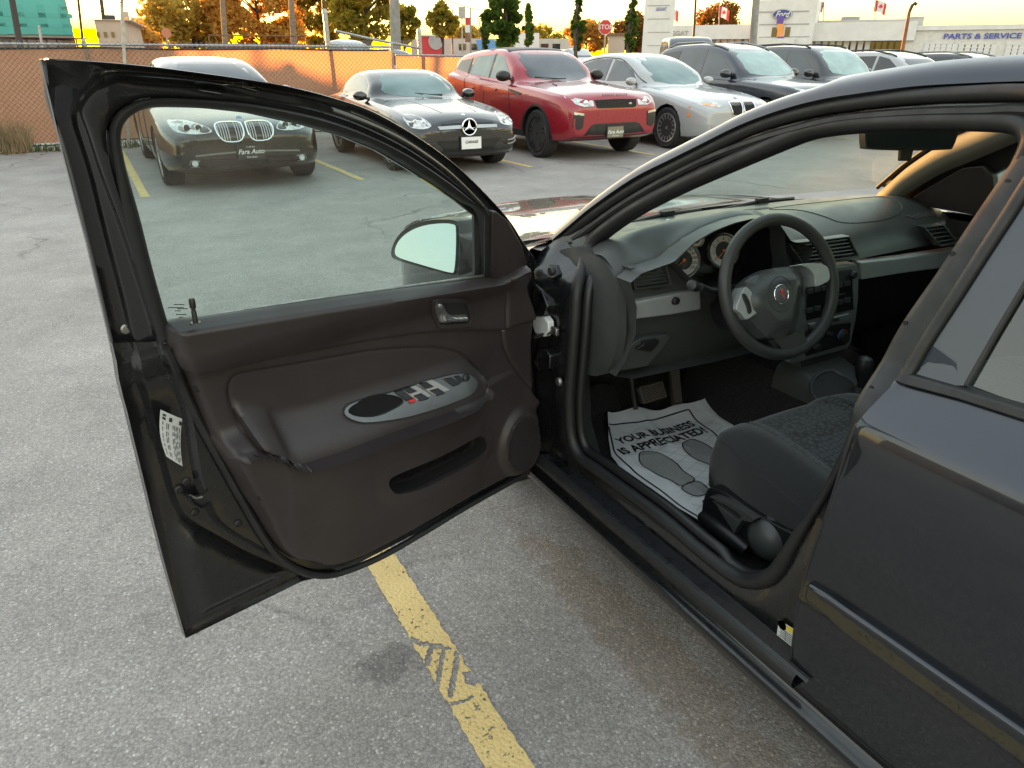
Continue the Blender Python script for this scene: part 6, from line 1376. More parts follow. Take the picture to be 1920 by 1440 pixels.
for k in range(5): bC.strip('grille_slat', 'satin', [(-.37,.782+k*.024),(0,.784+k*.025),(.37,.782+k*.024)], 'front', .006, .014, gr)
for k in range(13): bC.strip('grille_slat', 'satin', [(-.36+k*.06,.775),(-.33+k*.06,.885)], 'front', .005, .012, gr)
lc, d = bC.hit(.26,.82,'front'); g = G(); g.lathe([(0,.008),(.028,.006),(.034,0)], bC.T(lc-d*.014), (0,-1,0), 18, sy=.6, xdir=(1,0,0)); g.obj('badge', M['alloy'], bC.root)
for sg in (-1, 1):
    hl = bC.put('headlight', 'lamp', [(sg*a, b) for a, b in [(.42,.875),(.60,.90),(.80,.945),(.815,.92),(.72,.83),(.60,.795),(.42,.80)]], 'front', h=.008); lc, d = bC.hit(sg*.56,.845,'front'); g = G(); g.lathe([(0,.010),(.03,.012),(.042,.004)], bC.T(lc-d*.008), (0,-1,0), 18); g.obj('lamp_lens', M['chrome'], hl)
    bC.put('bumper_vent', 'satin', [(sg*a, b) for a, b in [(.60,.70),(.78,.72),(.80,.52),(.70,.47),(.62,.50)]], 'front', h=.010); bC.put('running_lamp', 'alloy', [(sg*a, b) for a, b in [(.61,.705),(.78,.725),(.78,.69),(.61,.67)]], 'front', h=.016)
bC.put('lower_bumper', 'satin', [(-.86,.40),(-.58,.40),(-.46,.53),(-.38,.55),(.38,.55),(.46,.53),(.58,.40),(.86,.40),(.84,.30),(.5,.265),(-.5,.265),(-.84,.30)], 'front', h=.010, bevel=.004)
bC.put('lower_intake', 'grille', [(-.38,.53),(.38,.53),(.36,.455),(-.36,.455)], 'front', h=.014)
bC.text('RANGE ROVER', 'hood_lettering', 'satin', 0,.945,.052, h=.014, spacing=1.5, bold=.01, extrude=.002)
bC.plate(-.02,.42,.30,.155,'plate_tan',[('Fara Auto',.0,.075,dict(shear=.35,bold=.01)),('Fara Auto',-.055,.03,dict(shear=.3))],'white_ink')
bC.mirror_pair(1.05,1.17,'satin',(.13,.085,.07)); bC.strip('wiper', 'rubber', [(-.50,1.175),(-.2,1.15),(.05,1.145)], 'front', .010, .012)
bC.strip('hood_vent', 'satin', [(-.50,.10),(-.46,.28)], 'top', .016, .0); bC.strip('hood_vent', 'satin', [(.50,.10),(.46,.28)], 'top', .016, .0)

# ---------------------------------------------------------------- white hatchback sedan
sp = dict(W=1.90, wb=3.07, fo=.88, ro=1.05, tr=.345, tw=.245, ws=.66, rw=3.75, tum=.46, gb=.88, zb=.20, spokes=8, double=True, corner=.17,
  top=[(-.88,.66),(-.83,.76),(-.7,.83),(-.3,.90),(.2,.96),(.66,1.01),(1.0,1.22),(1.35,1.40),(1.7,1.51),(2.1,1.555),(2.6,1.545),(3.1,1.46),(3.6,1.28),(3.9,1.12),(4.12,.95)], belt=[(-.88,.64),(-.5,.77),(0,.87),(.66,.95),(2,1.01),(3.5,1.06),(4.12,.92)])
bD = Car('white_hatchback', 'white hatchback sedan with mesh alloy wheels right of the red suv', 9.78, 10.10, sp, 'cp_white')
bD.put('windshield', 'ag_teal', [(-0.54, 1.075), (-0.53, 1.25), (-0.437, 1.46), (0.0, 1.5), (0.437, 1.46), (0.53, 1.25), (0.54, 1.075), (0.0, 1.015)], 'front', sm=2)
for pl in ('left','right'):
    bD.put('side_window', 'ag_grey', [(.92,1.05),(1.3,1.25),(1.65,1.40),(1.95,1.445),(1.95,1.06)], pl); bD.put('side_window', 'ag_grey', [(2.02,1.065),(2.02,1.445),(2.5,1.44),(3.0,1.33),(3.3,1.13)], pl)
    bD.strip('door_seam', 'ink', [(.98,.3),(.95,.6),(1.02,1.0)], pl, .004); bD.strip('door_seam', 'ink', [(1.98,.28),(1.98,1.04)], pl, .004); bD.strip('window_trim', 'satin', [(.88,1.045),(1.3,1.265),(1.7,1.425),(2.0,1.46),(2.5,1.455),(3.05,1.34),(3.4,1.12)], pl, .009)
    bD.put('side_repeater', 'amber', [(-.56,.56),(-.54,.72),(-.50,.72),(-.51,.56)], pl, h=.006); bD.put('fender_badge', 'silver', [(.50,.86),(.68,.885),(.68,.865),(.5,.84)], pl, h=.008)
for sg in (-1, 1):
    hl = bD.put('headlight', 'lamp', [(sg*a, b) for a, b in [(.84,.86),(.70,.88),(.52,.80),(.45,.745),(.50,.715),(.68,.725),(.82,.77)]], 'front', h=.008, sm=2); bD.put('indicator', 'amber', [(sg*a, b) for a, b in [(.84,.775),(.70,.735),(.55,.722),(.54,.75),(.68,.77)]], 'front', h=.012, parent=hl)
    kd = [(sg*a, b) for a, b in smooth_path([(.02,.76),(.05,.79),(.22,.79),(.27,.77),(.28,.70),(.25,.60),(.20,.575),(.08,.575),(.03,.62)], 2, True)]
    gr = bD.put('grille', 'grille', kd, 'front', h=.004, h0=-.03); g = G(); g.tube([bD.T(bD.hit(a, b, 'front')[0]-Vector((0,1,0))*.010) for a, b in kd], .008, 6, True); g.obj('grille_surround', M['chrome'], gr)
    for q in np.linspace(.05,.25,7): bD.strip('grille_slat', 'satin', [(sg*q,.595),(sg*q,.775)], 'front', .007, .012, gr)
    bD.put('fog_light', 'alloy', [(sg*a, b) for a, b in [(.55,.42),(.70,.44),(.70,.37),(.56,.35)]], 'front', h=.008)
bD.put('lower_intake', 'grille', [(-.5,.42),(.5,.42),(.48,.30),(-.48,.30)], 'front', h=.004)
lc, d = bD.hit(0,.835,'front'); g = G(); g.lathe([(0,.006),(.030,.005),(.036,0)], bD.T(lc+Vector((0,-.004,.003))), (0,-.4,.9), 16); g.obj('badge', M['badge'], bD.root)
bD.mirror_pair(1.04,1.05,'cp_white')

# ---------------------------------------------------------------- further row: dark SUVs and others (only their upper halves show)
def suv(name, label, X0, Y0, paint, H, boxy, glassm, rails=True, cat='suv', ws_glass=None):
    k = H/1.75
    sp = dict(W=1.93, wb=2.9, fo=.85, ro=.9, tr=.37, tw=.25, ws=.68, rw=3.55, tum=.30, gb=.89, zb=.25, spokes=5, corner=.16,
      top=[(-.85,.80*k),(-.80,.93*k),(-.6,1.0*k),(0,1.06*k),(.68,1.12*k),(1.0 if not boxy else .92,1.36*k),(1.35 if not boxy else 1.2,1.60*k),(1.75 if not boxy else 1.45,1.71*k),(2.2,1.75*k),(3.0,1.73*k),(3.45,1.64*k),(3.6,1.3*k),(3.8,1.0*k)], belt=[(-.85,.78*k),(-.5,.95*k),(0,1.0*k),(.68,1.05*k),(3.5,1.13*k),(3.8,.98*k)])
    c = Car(name, label, X0, Y0, sp, paint, cat=cat, detail=False)
    c.put('windshield', ws_glass or glassm, [(-.60,1.18*k),(-.60,1.36*k),(-.53,1.61*k),(0,1.65*k),(.53,1.61*k),(.60,1.36*k),(.60,1.18*k),(0,1.135*k)], 'front', sm=2)
    for pl in ('left','right'):
        c.put('side_window', glassm, [(1.0,1.14*k),(1.3,1.38*k),(1.55,1.56*k),(1.85,1.63*k),(1.87,1.15*k)], pl); c.put('side_window', glassm, [(1.94,1.155*k),(1.92,1.63*k),(2.6,1.62*k),(2.72,1.17*k)], pl); c.put('side_window', 'ag_dark', [(2.82,1.18*k),(2.72,1.61*k),(3.25,1.56*k),(3.40,1.25*k)], pl)
        c.strip('door_seam', 'ink', [(.95,.4),(.92,.8),(1.0,1.1*k)], pl, .004); c.strip('door_seam', 'ink', [(1.90,.4),(1.90,1.13*k)], pl, .004)
    if rails:
        for sg in (-1, 1): 
            zr = [c.bvh.ray_cast(Vector((sg*.60, y, 4)), Vector((0,0,-1)))[0].z for y in (1.5,2.2,3.0,3.3)]
            g = G(); g.tube([c.T((sg*.60, y, z+h)) for y, z, h in zip((1.45,1.6,2.2,3.0,3.3), [zr[0], zr[0], zr[1], zr[2], zr[3]], (.0,.05,.055,.055,.01))], .018, 8); g.obj('roof_rail', M[rails if isinstance(rails, str) else 'satin'], c.root)
    for sg in (-1, 1): c.put('headlight', 'lamp', [(sg*a, b*k) for a, b in [(.45,.90),(.80,.95),(.80,.83),(.48,.80)]], 'front', h=.008)
    c.put('grille', 'grille', [(-.38,.92*k),(.38,.92*k),(.34,.70*k),(-.34,.70*k)], 'front', h=.006); c.put('lower_intake', 'grille', [(-.5,.52),(.5,.52),(.5,.38),(-.5,.38)], 'front', h=.006)
    c.mirror_pair(1.08,1.16*k,paint,(.13,.085,.07))
    return c
suv('dark_suv', 'navy suv with bright roof rails parked behind the sedan roof', 12.40, 10.3, 'cp_navy', 1.75, False, 'ag_grey', 'silver', ws_glass='ag_shade')
suv('dark_suv', 'boxy graphite suv with black roof rails, right of the navy suv', 15.0, 10.4, 'cp_graphite', 1.73, True, 'ag_grey', True, ws_glass='ag_shade')
suv('white_crossover', 'white crossover peeking over the black sedan roof', 18.3, 10.5, 'cp_white', 1.62, False, 'ag_dark', 'satin')
suv('dark_crossover', 'black crossover with pale roof rails cut off by the picture edge', 21.7, 10.6, 'cp_graphite', 1.60, False, 'ag_dark', 'silver')
# ================================================================ fence along the back of the lot
FY = 15.2
def fx(px): return float(atY(px, 100, FY)[0])
def screen_mat():
    m = bpy.data.materials.new('privacy_screen'); m.use_nodes = True; N = m.node_tree.nodes; L = m.node_tree.links
    for n in list(N): N.remove(n)
    o = N.new('ShaderNodeOutputMaterial'); d = N.new('ShaderNodeBsdfDiffuse'); t = N.new('ShaderNodeBsdfTranslucent'); t.inputs[0].default_value = (.55,.30,.18,1)
    tc = N.new('ShaderNodeTexCoord'); n1 = N.new('ShaderNodeTexNoise'); n1.inputs['Scale'].default_value = 1.3; n1.inputs['Detail'].default_value = 6; L.new(tc.outputs['Object'], n1.inputs[0])
    mp = N.new('ShaderNodeMapping'); mp.inputs['Scale'].default_value = (2, 2, 90); L.new(tc.outputs['Object'], mp.inputs[0]); n2 = N.new('ShaderNodeTexNoise'); n2.inputs['Scale'].default_value = 1; L.new(mp.outputs[0], n2.inputs[0])
    ad = N.new('ShaderNodeMath'); ad.operation = 'MULTIPLY_ADD'; ad.inputs[1].default_value = .5; L.new(n2.outputs[0], ad.inputs[0]); L.new(n1.outputs[0], ad.inputs[2])
    r = N.new('ShaderNodeValToRGB'); r.color_ramp.elements[0].position = .5; r.color_ramp.elements[0].color = (.22,.125,.092,1); r.color_ramp.elements[1].position = 1.; r.color_ramp.elements[1].color = (.36,.23,.17,1); L.new(ad.outputs[0], r.inputs[0]); L.new(r.outputs[0], d.inputs[0])
    bp = N.new('ShaderNodeBump'); bp.inputs['Strength'].default_value = .6; bp.inputs['Distance'].default_value = .05; L.new(n1.outputs[0], bp.inputs['Height']); L.new(bp.outputs[0], d.inputs['Normal'])
    x = N.new('ShaderNodeMixShader'); x.inputs[0].default_value = .42; L.new(d.outputs[0], x.inputs[1]); L.new(t.outputs[0], x.inputs[2]); L.new(x.outputs[0], o.inputs[0]); return m
M['screen'] = screen_mat(); M['galv'] = mat('galvanised', (.34,.34,.33), .45, metal=.7, noise=(20,.2)); M['wire'] = mat('fence_wire', (.20,.19,.18), .5, metal=.5)
fence = thing('chain_link_fence', (0, FY, 0), 'long chain-link fence with brown privacy screen behind the parked cars', 'fence')
FT = 1.69
X0, X1 = -15.0, fx(737)
def fsheet(x0, x1, zt, zb=.12, name='privacy_screen', parent=fence, y=FY, wav=.025, cut=None):
    g = G(); n = max(6, int((x1-x0)/.14)); rows = []
    for k in range(12):
        t = k/11; rows.append([(x, y+wav*math.sin(x*2.1+t*3)+.02*math.sin(x*7.3+t*5), (zb+(zt-zb)*t)-(.03*abs(math.sin((x-x0)*1.02)) if k == 11 else 0)) for x in np.linspace(x0, x1, n)])
    g.loft(rows); return g.obj(name, M['screen'], parent, smooth=180)
edges = [X0]
while edges[-1]+3.05 < X1: edges.append(edges[-1]+3.05)
edges[-1] = X1
for a, b in zip(edges[:-1], edges[1:]): fsheet(a+.02, b-.02, FT-.07)
for x in edges:
    g = G(); g.tube([(x, FY+.06, 0), (x, FY+.06, FT+.03)], .03, 10); g.lathe([(.034,0),(.03,.03),(0,.05)], (x, FY+.06, FT+.03), (0,0,1), 10); g.obj('post', M['galv'], fence)
g = G(); g.tube([(X0, FY+.05, FT-.02), (X1, FY+.05, FT-.02)], .021, 8); g.obj('top_rail', M['galv'], fence)
g = G(); g.tube([(x, FY-.01+.01*math.sin(x*3), FT-.065-.025*abs(math.sin((x-X0)*1.02))) for x in np.arange(X0, X1, .15)], .018, 6); g.obj('screen_hem', M['rubber'], fence)
g = G(); g.tube([(x, FY-.02, .10+.02*math.sin(x*2.3)) for x in np.arange(X0, X1, .2)], .012, 6); g.obj('screen_hem', M['rubber'], fence)
def chainlink(x0, x1, z0, z1, y, name, parent, p=.085, r=.0038):
    V, F = [], []
    for s in (1, -1):
        x = x0-(z1-z0)
        while x < x1+(z1-z0):
            a, b = (x, z0), (x+s*(z1-z0), z1)
            # clip to the panel
            t0, t1 = 0., 1.; dx = b[0]-a[0]
            for lim, sg in ((x0, 1), (x1, -1)):
                if dx*sg > 0: t0 = max(t0, (lim-a[0])/dx)
                else: t1 = min(t1, (lim-a[0])/dx)
            if t1 > t0:
                P = [(a[0]+dx*t, y+.006*s, a[1]+(z1-z0)*t) for t in (t0, t1)]; k = len(V)
                for q in P: V += [(q[0]-r, q[1], q[2]), (q[0]+r, q[1], q[2]), (q[0], q[1]-r*1.5, q[2])]
                F += [(k, k+1, k+4, k+3), (k+1, k+2, k+5, k+4), (k+2, k, k+3, k+5)]
            x += p
    g = G(); g.v, g.f = V, F; o = g.obj(name, M['wire'], parent, smooth=0, recalc=False); return stuff(o)
chainlink(-4.0, X1, .06, FT+.035, FY-.05, 'chain_link_mesh', fence)
# sagging gate
gate = thing('fence_gate', (fx(700), FY, 0), 'sagging chain-link gate with slanted pipe and orange-lit screen', 'gate')
gx0, gx1 = fx(741), fx(866)
fsheet(gx0, gx1, 1.50, .15, 'privacy_screen', gate, FY-.02)
for x, zt in ((fx(620), 2.25), (fx(792), 1.95)):
    g = G(); g.tube([(x, FY+.12, 0), (x, FY+.12, zt)], .045, 10); g.lathe([(.05,0),(.05,.05),(.02,.09),(0,.09)], (x, FY+.12, zt), (0,0,1), 10); g.obj('gate_post', M['galv'], gate)
g = G(); g.tube([atY(628,58,FY+.1), atY(700,74,FY+.1), atY(790,91,FY+.1)], .025, 8); g.obj('slanted_pipe', M['galv'], gate)
g = G(); g.tube([(gx0, FY, 1.52), (gx1+.4, FY, 1.50)], .020, 8); g.obj('gate_rail', M['galv'], gate)
chainlink(gx0, gx1, .1, 1.52, FY-.05, 'chain_link_mesh', gate)
q = [atY(x, y, FY+.1) for x, y in [(679,74),(699,70),(701,95),(678,97)]]; chainlink(q[0][0], q[1][0], q[2][2], q[0][2], FY+.1, 'loose_mesh', gate, .05, .006)
chainlink(fx(737), fx(792), 1.5, 1.80, FY+.10, 'loose_mesh', gate, .06, .004)
# --- weeds, dry grass and fallen leaves along the fence foot
def blades(name, label, n, x0, x1, y0, y1, hmin, hmax, m, lean=.4, w=.006, seed=1):
    rg = random.Random(seed); g = G()
    for _ in range(n):
        x = rg.uniform(x0, x1); y = rg.uniform(y0, y1); h = rg.uniform(hmin, hmax); a = rg.uniform(0, 6.28); dx, dy = math.cos(a)*h*lean*rg.random(), math.sin(a)*h*lean*rg.random(); ww = w*rg.uniform(.6,1.4)
        k = len(g.v); g.v += [(x-ww, y, 0), (x+ww, y, 0), (x+dx*.4+ww*.8, y+dy*.4, h*.6), (x+dx*.4-ww*.8, y+dy*.4, h*.6), (x+dx, y+dy, h)]; g.f += [(k, k+1, k+2, k+3), (k+3, k+2, k+4)]
    o = g.obj(name, m, smooth=0, recalc=False); tag(o, label, 'grass', kind='stuff'); return o
M['dry_grass'] = mat('dry_grass', (.24,.17,.09), .9, noise=(4,.3)); M['weed'] = mat('weeds', (.05,.075,.02), .9, noise=(6,.4)); M['litter'] = mat('leaf_litter', (.19,.10,.04), .9, noise=(9,.5))
blades('weeds', 'short green weeds along the fence foot', 1500, -6, 3.8, 14.85, 15.15, .03, .16, M['weed'], .7, .008, 2)
tx = atY(22,270,15.0)[0]
blades('dry_grass', 'tall dry grass clump at the fence foot on the left', 420, tx-.25, tx+.28, 14.85, 15.15, .2, .62, M['dry_grass'], .5, .005, 4)
g = G(); rg = random.Random(9)
for _ in range(700):
    x = rg.uniform(-5, 3.8); y = 15.05-abs(rg.gauss(0,.22)); s = rg.uniform(.015,.04); a = rg.uniform(0,6.28); k = len(g.v)
    for j in range(4): g.v.append((x+s*math.cos(a+j*1.57), y+s*math.sin(a+j*1.57)*.7, .006+rg.uniform(0,.02)))
    g.f.append((k,k+1,k+2,k+3))
tag(g.obj('fallen_leaves', M['litter'], smooth=0, recalc=False), 'brown fallen leaves scattered before the fence', 'leaves', kind='stuff')

# ================================================================ trees
def leaf_mat(name, c1, c2, trans):
    m = bpy.data.materials.new(name); m.use_nodes = True; N = m.node_tree.nodes; L = m.node_tree.links
    for n in list(N): N.remove(n)
    o = N.new('ShaderNodeOutputMaterial'); d = N.new('ShaderNodeBsdfDiffuse'); t = N.new('ShaderNodeBsdfTranslucent'); tc = N.new('ShaderNodeTexCoord'); n1 = N.new('ShaderNodeTexNoise'); n1.inputs['Scale'].default_value = .7; n1.inputs['Detail'].default_value = 8; n1.inputs['Roughness'].default_value = .75; L.new(tc.outputs['Object'], n1.inputs[0])
    r = N.new('ShaderNodeValToRGB'); r.color_ramp.elements[0].position = .38; r.color_ramp.elements[0].color = (*c1, 1); r.color_ramp.elements[1].position = .62; r.color_ramp.elements[1].color = (*c2, 1); L.new(n1.outputs[0], r.inputs[0]); L.new(r.outputs[0], d.inputs[0])
    h = N.new('ShaderNodeMix'); h.data_type = 'RGBA'; h.blend_type = 'MULTIPLY'; h.inputs[0].default_value = 1.; L.new(r.outputs[0], h.inputs[6]); h.inputs[7].default_value = (*trans, 1); L.new(h.outputs[2], t.inputs[0])
    x = N.new('ShaderNodeMixShader'); x.inputs[0].default_value = .5; L.new(d.outputs[0], x.inputs[1]); L.new(t.outputs[0], x.inputs[2]); L.new(x.outputs[0], o.inputs[0]); return m
M['leaf_orange'] = leaf_mat('leaf_orange', (.34,.16,.04), (.55,.33,.08), (1.3,1.2,.8)); M['leaf_gold'] = leaf_mat('leaf_gold', (.27,.19,.045), (.50,.36,.09), (1.3,1.25,.8)); M['leaf_mixed'] = leaf_mat('leaf_mixed', (.09,.11,.025), (.34,.24,.045), (1.8,1.7,.8))
M['leaf_green'] = leaf_mat('leaf_green', (.045,.080,.020), (.10,.14,.035), (2.,2.,.9)); M['leaf_brown'] = leaf_mat('leaf_brown', (.09,.055,.025), (.16,.09,.03), (2.,1.6,.8)); M['bark'] = mat('bark', (.075,.055,.042), .95, noise=(7,.35), bump=(14,.9,.03))
def tree(name, label, base, H, crown_z0, rx, leafm, n, size, seed, shape='round', group='trees beyond the fence', trunk=.14, gaps=.35):
    rg = np.random.RandomState(seed); b = Vector((base[0], base[1], 0)); t = thing(name, b, label, 'tree', group)
    g = G(); tip = b+Vector((rg.uniform(-.3,.3), rg.uniform(-.3,.3), H*.93)); P = [b+(tip-b)*k+Vector((math.sin(k*5+seed)*.12, math.cos(k*4+seed)*.12, 0))*(.3+k) for k in np.linspace(0, 1, 9)]
    g.tube(P, [trunk*(1-.9*k) for k in np.linspace(0, 1, 9)], 8); g.obj('trunk', M['bark'], t)
    cz = (crown_z0+H)/2; rz = (H-crown_z0)/2; clumps = []
    nc = 46 if shape == 'round' else 40
    for i in range(nc):
        while True:
            v = rg.uniform(-1, 1, 3)
            if v@v < 1: break
        v = v/np.linalg.norm(v)*np.linalg.norm(v)**.55
        if shape == 'column': v[:2] *= (1-.75*max(0, v[2]))*(.7+.3*(v[2] > -.8))
        clumps.append((np.array([b.x+v[0]*rx, b.y+v[1]*rx, cz+v[2]*rz]), rg.uniform(.18,.40)*(rx if shape == 'round' else rx*1.1)))
    lb = G()
    for i in range(0, nc, 2):
        c, r = clumps[i]; z = max(crown_z0*.75, min(c[2]-.5*abs(c[0]-b.x)-.4, H*.85)); k = z/(H*.93); s = b+(tip-b)*k; mid = s.lerp(Vector(c), .5)+Vector((0, 0, .15)); lb.tube([s, mid, Vector(c)], [trunk*.45*(1-k*.6), trunk*.25, trunk*.08], 5)
    stuff(lb.obj('limbs', M['bark'], t))
    V = []; 
    cl = np.array([c for c, r in clumps]); cr = np.array([r for c, r in clumps]); pick = rg.choice(nc, n, p=cr**2/np.sum(cr**2)); d = rg.normal(0, 1, (n, 3)); d /= np.linalg.norm(d, axis=1)[:, None]; rad = cr[pick]*rg.uniform(.35, 1.05, n)**.7; C_ = cl[pick]+d*rad[:, None]*np.array([1, 1, .8])
    a1 = rg.normal(0, 1, (n, 3)); a1 /= np.linalg.norm(a1, axis=1)[:, None]; a2 = np.cross(a1, rg.normal(0, 1, (n, 3))); a2 /= np.linalg.norm(a2, axis=1)[:, None]; sz = size*rg.uniform(.6, 1.3, n)[:, None]
    V = np.stack([C_-a1*sz, C_+a2*sz*.5, C_+a1*sz, C_-a2*sz*.5], 1).reshape(-1, 3); me = bpy.data.meshes.new('crown'); me.vertices.add(4*n); me.vertices.foreach_set('co', V.ravel()); me.loops.add(4*n); me.loops.foreach_set('vertex_index', np.arange(4*n)); me.polygons.add(n); me.polygons.foreach_set('loop_start', np.arange(0, 4*n, 4)); me.polygons.foreach_set('loop_total', np.full(n, 4)); me.update(); me.validate()
    link('crown', me, leafm, t, smooth=0); return t
def tb(px, D_): p = atD(px, 110, D_); return (p[0], p[1])
def hz(py, px, D_): return float(atD(px, py, D_)[2])
def gtree(name, label, px, D_, ytop, ybot, wpx, leafm, n, size, seed, shape='round', **k):
    H = hz(ytop, px, D_); z0 = hz(ybot, px, D_); rx = abs(Vector(atD(px+wpx/2, 60, D_))[:] and (np.array(atD(px+wpx/2, 60, D_))-np.array(atD(px-wpx/2, 60, D_)))).dot if False else np.linalg.norm(np.array(atD(px+wpx/2, 60, D_))-np.array(atD(px-wpx/2, 60, D_)))/2
    return tree(name, label, tb(px, D_), H, z0, rx, leafm, n, size, seed, shape, **k)
gtree('maple_tree', 'low orange-brown tree beside the tan building', 258, 50, 52, 95, 110, M['leaf_orange'], 2600, .20, 11)
gtree('maple_tree', 'bright orange tree left of the dark waste bin', 370, 80, -40, 92, 170, M['leaf_gold'], 5600, .30, 12, trunk=.25)
gtree('maple_tree', 'fiery orange tree behind the dark waste bin', 492, 76, -60, 92, 165, M['leaf_orange'], 6500, .28, 13, trunk=.25)
gtree('maple_tree', 'tall green and gold tree behind the thin dark pole', 610, 80, -70, 92, 110, M['leaf_mixed'], 4600, .30, 14)
gtree('maple_tree', 'leafy yellow-green tree left of the grey utility pole', 690, 60, -70, 90, 120, M['leaf_mixed'], 5600, .22, 15, trunk=.2)
gtree('linden_tree', 'small green tree right of the grey utility pole', 763, 52, 12, 78, 50, M['leaf_mixed'], 2200, .16, 16)
gtree('linden_tree', 'round yellow-green tree above the red shop', 833, 50, 8, 72, 50, M['leaf_mixed'], 2200, .16, 17)
gtree('columnar_oak', 'broad dense green columnar tree behind the red suv', 943, 26, -30, 92, 62, M['leaf_green'], 4200, .11, 18, 'column', group='columnar trees along the road')
gtree('columnar_oak', 'thin columnar tree left of the broad green one', 911, 44, 18, 92, 16, M['leaf_green'], 1300, .12, 19, 'column', group='columnar trees along the road')
gtree('columnar_oak', 'slim columnar tree right of the broad green one', 990, 44, 8, 92, 18, M['leaf_green'], 1500, .12, 20, 'column', group='columnar trees along the road')
gtree('columnar_oak', 'tall slim columnar tree left of the stop sign', 1083, 36, -8, 97, 24, M['leaf_green'], 1900, .11, 21, 'column', group='columnar trees along the road')
gtree('columnar_oak', 'tall slim columnar tree right of the stop sign', 1181, 36, -8, 97, 22, M['leaf_green'], 1900, .11, 22, 'column', group='columnar trees along the road')
gtree('maple_tree', 'low orange tree far behind the slim columnar tree', 1100, 75, 40, 92, 70, M['leaf_orange'], 2600, .22, 23)
gtree('maple_tree', 'brownish green tree beside the white pylon', 1190, 70, 30, 92, 75, M['leaf_brown'], 3000, .2, 24)
gtree('maple_tree', 'bare-topped brown tree above the dealership roof', 1340, 105, 8, 60, 82, M['leaf_brown'], 2600, .22, 25, gaps=.5)
for i, (px, w) in enumerate([(870,60),(1010,70)]): gtree('maple_tree', ['low gold tree far behind the white shops', 'low green tree far behind the slim columnar tree on the left'][i], px, 110, 52, 95, w*1.2, M['leaf_gold'] if i == 0 else M['leaf_mixed'], 2200, .3, 30+i)
for i, (x, y) in enumerate([(-12, 72), (-18, 60), (-26, 55)]): tree('maple_tree', ['orange tree beyond the fence left of the picture', 'tall orange tree beyond the left picture edge', 'leftmost gold tree outside the picture', 'far gold tree behind the tan building'][i], (x, y), 9+i, 2, 3.2, M['leaf_gold'], 2600, .2, 40+i)
# ================================================================ beyond the fence: poles, signs, buildings
M['pole_wood'] = mat('weathered_wood', (.20,.15,.11), .9, noise=(9,.3), bump=(20,.5,.01)); M['pole_dark'] = mat('dark_pole', (.035,.03,.028), .6); M['pole_grey'] = mat('grey_pole', (.22,.21,.20), .6, noise=(6,.2)); M['concrete'] = mat('painted_white', (.62,.61,.59), .8, noise=(1.5,.06), bump=(6,.2,.01)); M['offwhite'] = mat('offwhite_wall', (.42,.40,.37), .85, noise=(1.2,.08))
M['teal_joint'] = mat('teal_joint', (.08,.34,.31), .8); M['teal_wall'] = mat('teal_wall', (.09,.36,.33), .8, noise=(.8,.1)); M['tan_wall'] = mat('tan_wall', (.42,.33,.27), .9, noise=(.7,.1)); M['dark_roof'] = mat('dark_roof', (.06,.05,.05), .8); M['win'] = mat('window_glass', (.03,.035,.035), .04, spec=.9); M['bin_blue'] = mat('waste_bin_paint', (.035,.045,.06), .5, noise=(4,.3)); M['rust'] = mat('rusty_steel', (.18,.09,.05), .8, noise=(8,.4))
M['sign_red'] = mat('sign_red', (.50,.025,.025), .4); M['sign_white'] = mat('sign_white', (.6,.6,.6), .5); M['sign_orange'] = mat('faded_sign', (.42,.15,.08), .5); M['shop_red'] = mat('shop_red', (.45,.03,.04), .6); M['awning'] = mat('blue_awning', (.06,.16,.32), .7); M['letters_blue'] = mat('letters_blue', (.05,.07,.30), .4); M['letters_grey'] = mat('letters_grey', (.30,.30,.30), .4); M['oval_blue'] = mat('oval_blue', (.03,.06,.22), .3); M['purple'] = mat('banner_purple', (.12,.07,.32), .7); M['banner_orange'] = mat('banner_orange', (.75,.30,.08), .7); M['brick_white'] = mat('white_brick', (.58,.56,.53), .9, noise=(3,.1))
def pole(name, label, px, ytop, D_, r, m, group='poles beyond the fence', px_top=None, cat='pole', parts=()):
    b = Vector((*tb(px, D_), 0)); tp = Vector(atD(px_top or px, ytop, D_)); t = thing(name, b, label, cat, group)
    g = G(); g.tube([b, b.lerp(tp, .5), tp], [r*1.1, r, r*.85], 10); g.obj('shaft', M[m], t); return t, tp
vr = lambda px: Vector((math.cos(YAW-0)*1, -math.sin(YAW)*1, 0))           # rightwards in the view
def right_at(px): d = ray(px, 110); v = Vector((d[1], -d[0], 0)).normalized(); return v
def fwd_at(px): d = ray(px, 110); return Vector((d[0], d[1], 0)).normalized()
pole('utility_pole', 'dark leaning pole in front of the teal building', 31, -60, 22, .075, 'pole_dark', px_top=12)
pole('utility_pole', 'thin dark pole right of the teal building', 152, -60, 48, .07, 'pole_dark', px_top=140)
t, tp = pole('street_lamp', 'dark lamp pole left of the tan building', 198, -30, 46, .10, 'pole_dark', px_top=186, cat='street lamp'); g = G(); g.box(Vector(atD(192,35,46))+right_at(192)*.35, (.5,.25,.35)); g.obj('fitting', M['pole_dark'], t)
pole('utility_pole', 'pale wooden pole among the orange trees', 418, -80, 36, .11, 'pole_wood', px_top=412)
pole('utility_pole', 'orange-lit wooden pole behind the waste bin', 549, -80, 33, .12, 'pole_wood', px_top=541)
pole('utility_pole', 'thin dark pole in front of the green tree', 608, -60, 30, .05, 'pole_dark', px_top=602)
pole('utility_pole', 'thick grey utility pole above the gate', 741, -90, 30, .19, 'pole_grey', px_top=736)
pole('street_lamp', 'slim dark pole left of the yellow-green round tree', 848, 18, 60, .05, 'pole_dark', cat='street lamp')
pole('street_lamp', 'thick grey lamp column in front of the dealership tower', 1413, -80, 34, .15, 'pole_grey', px_top=1424, cat='street lamp')
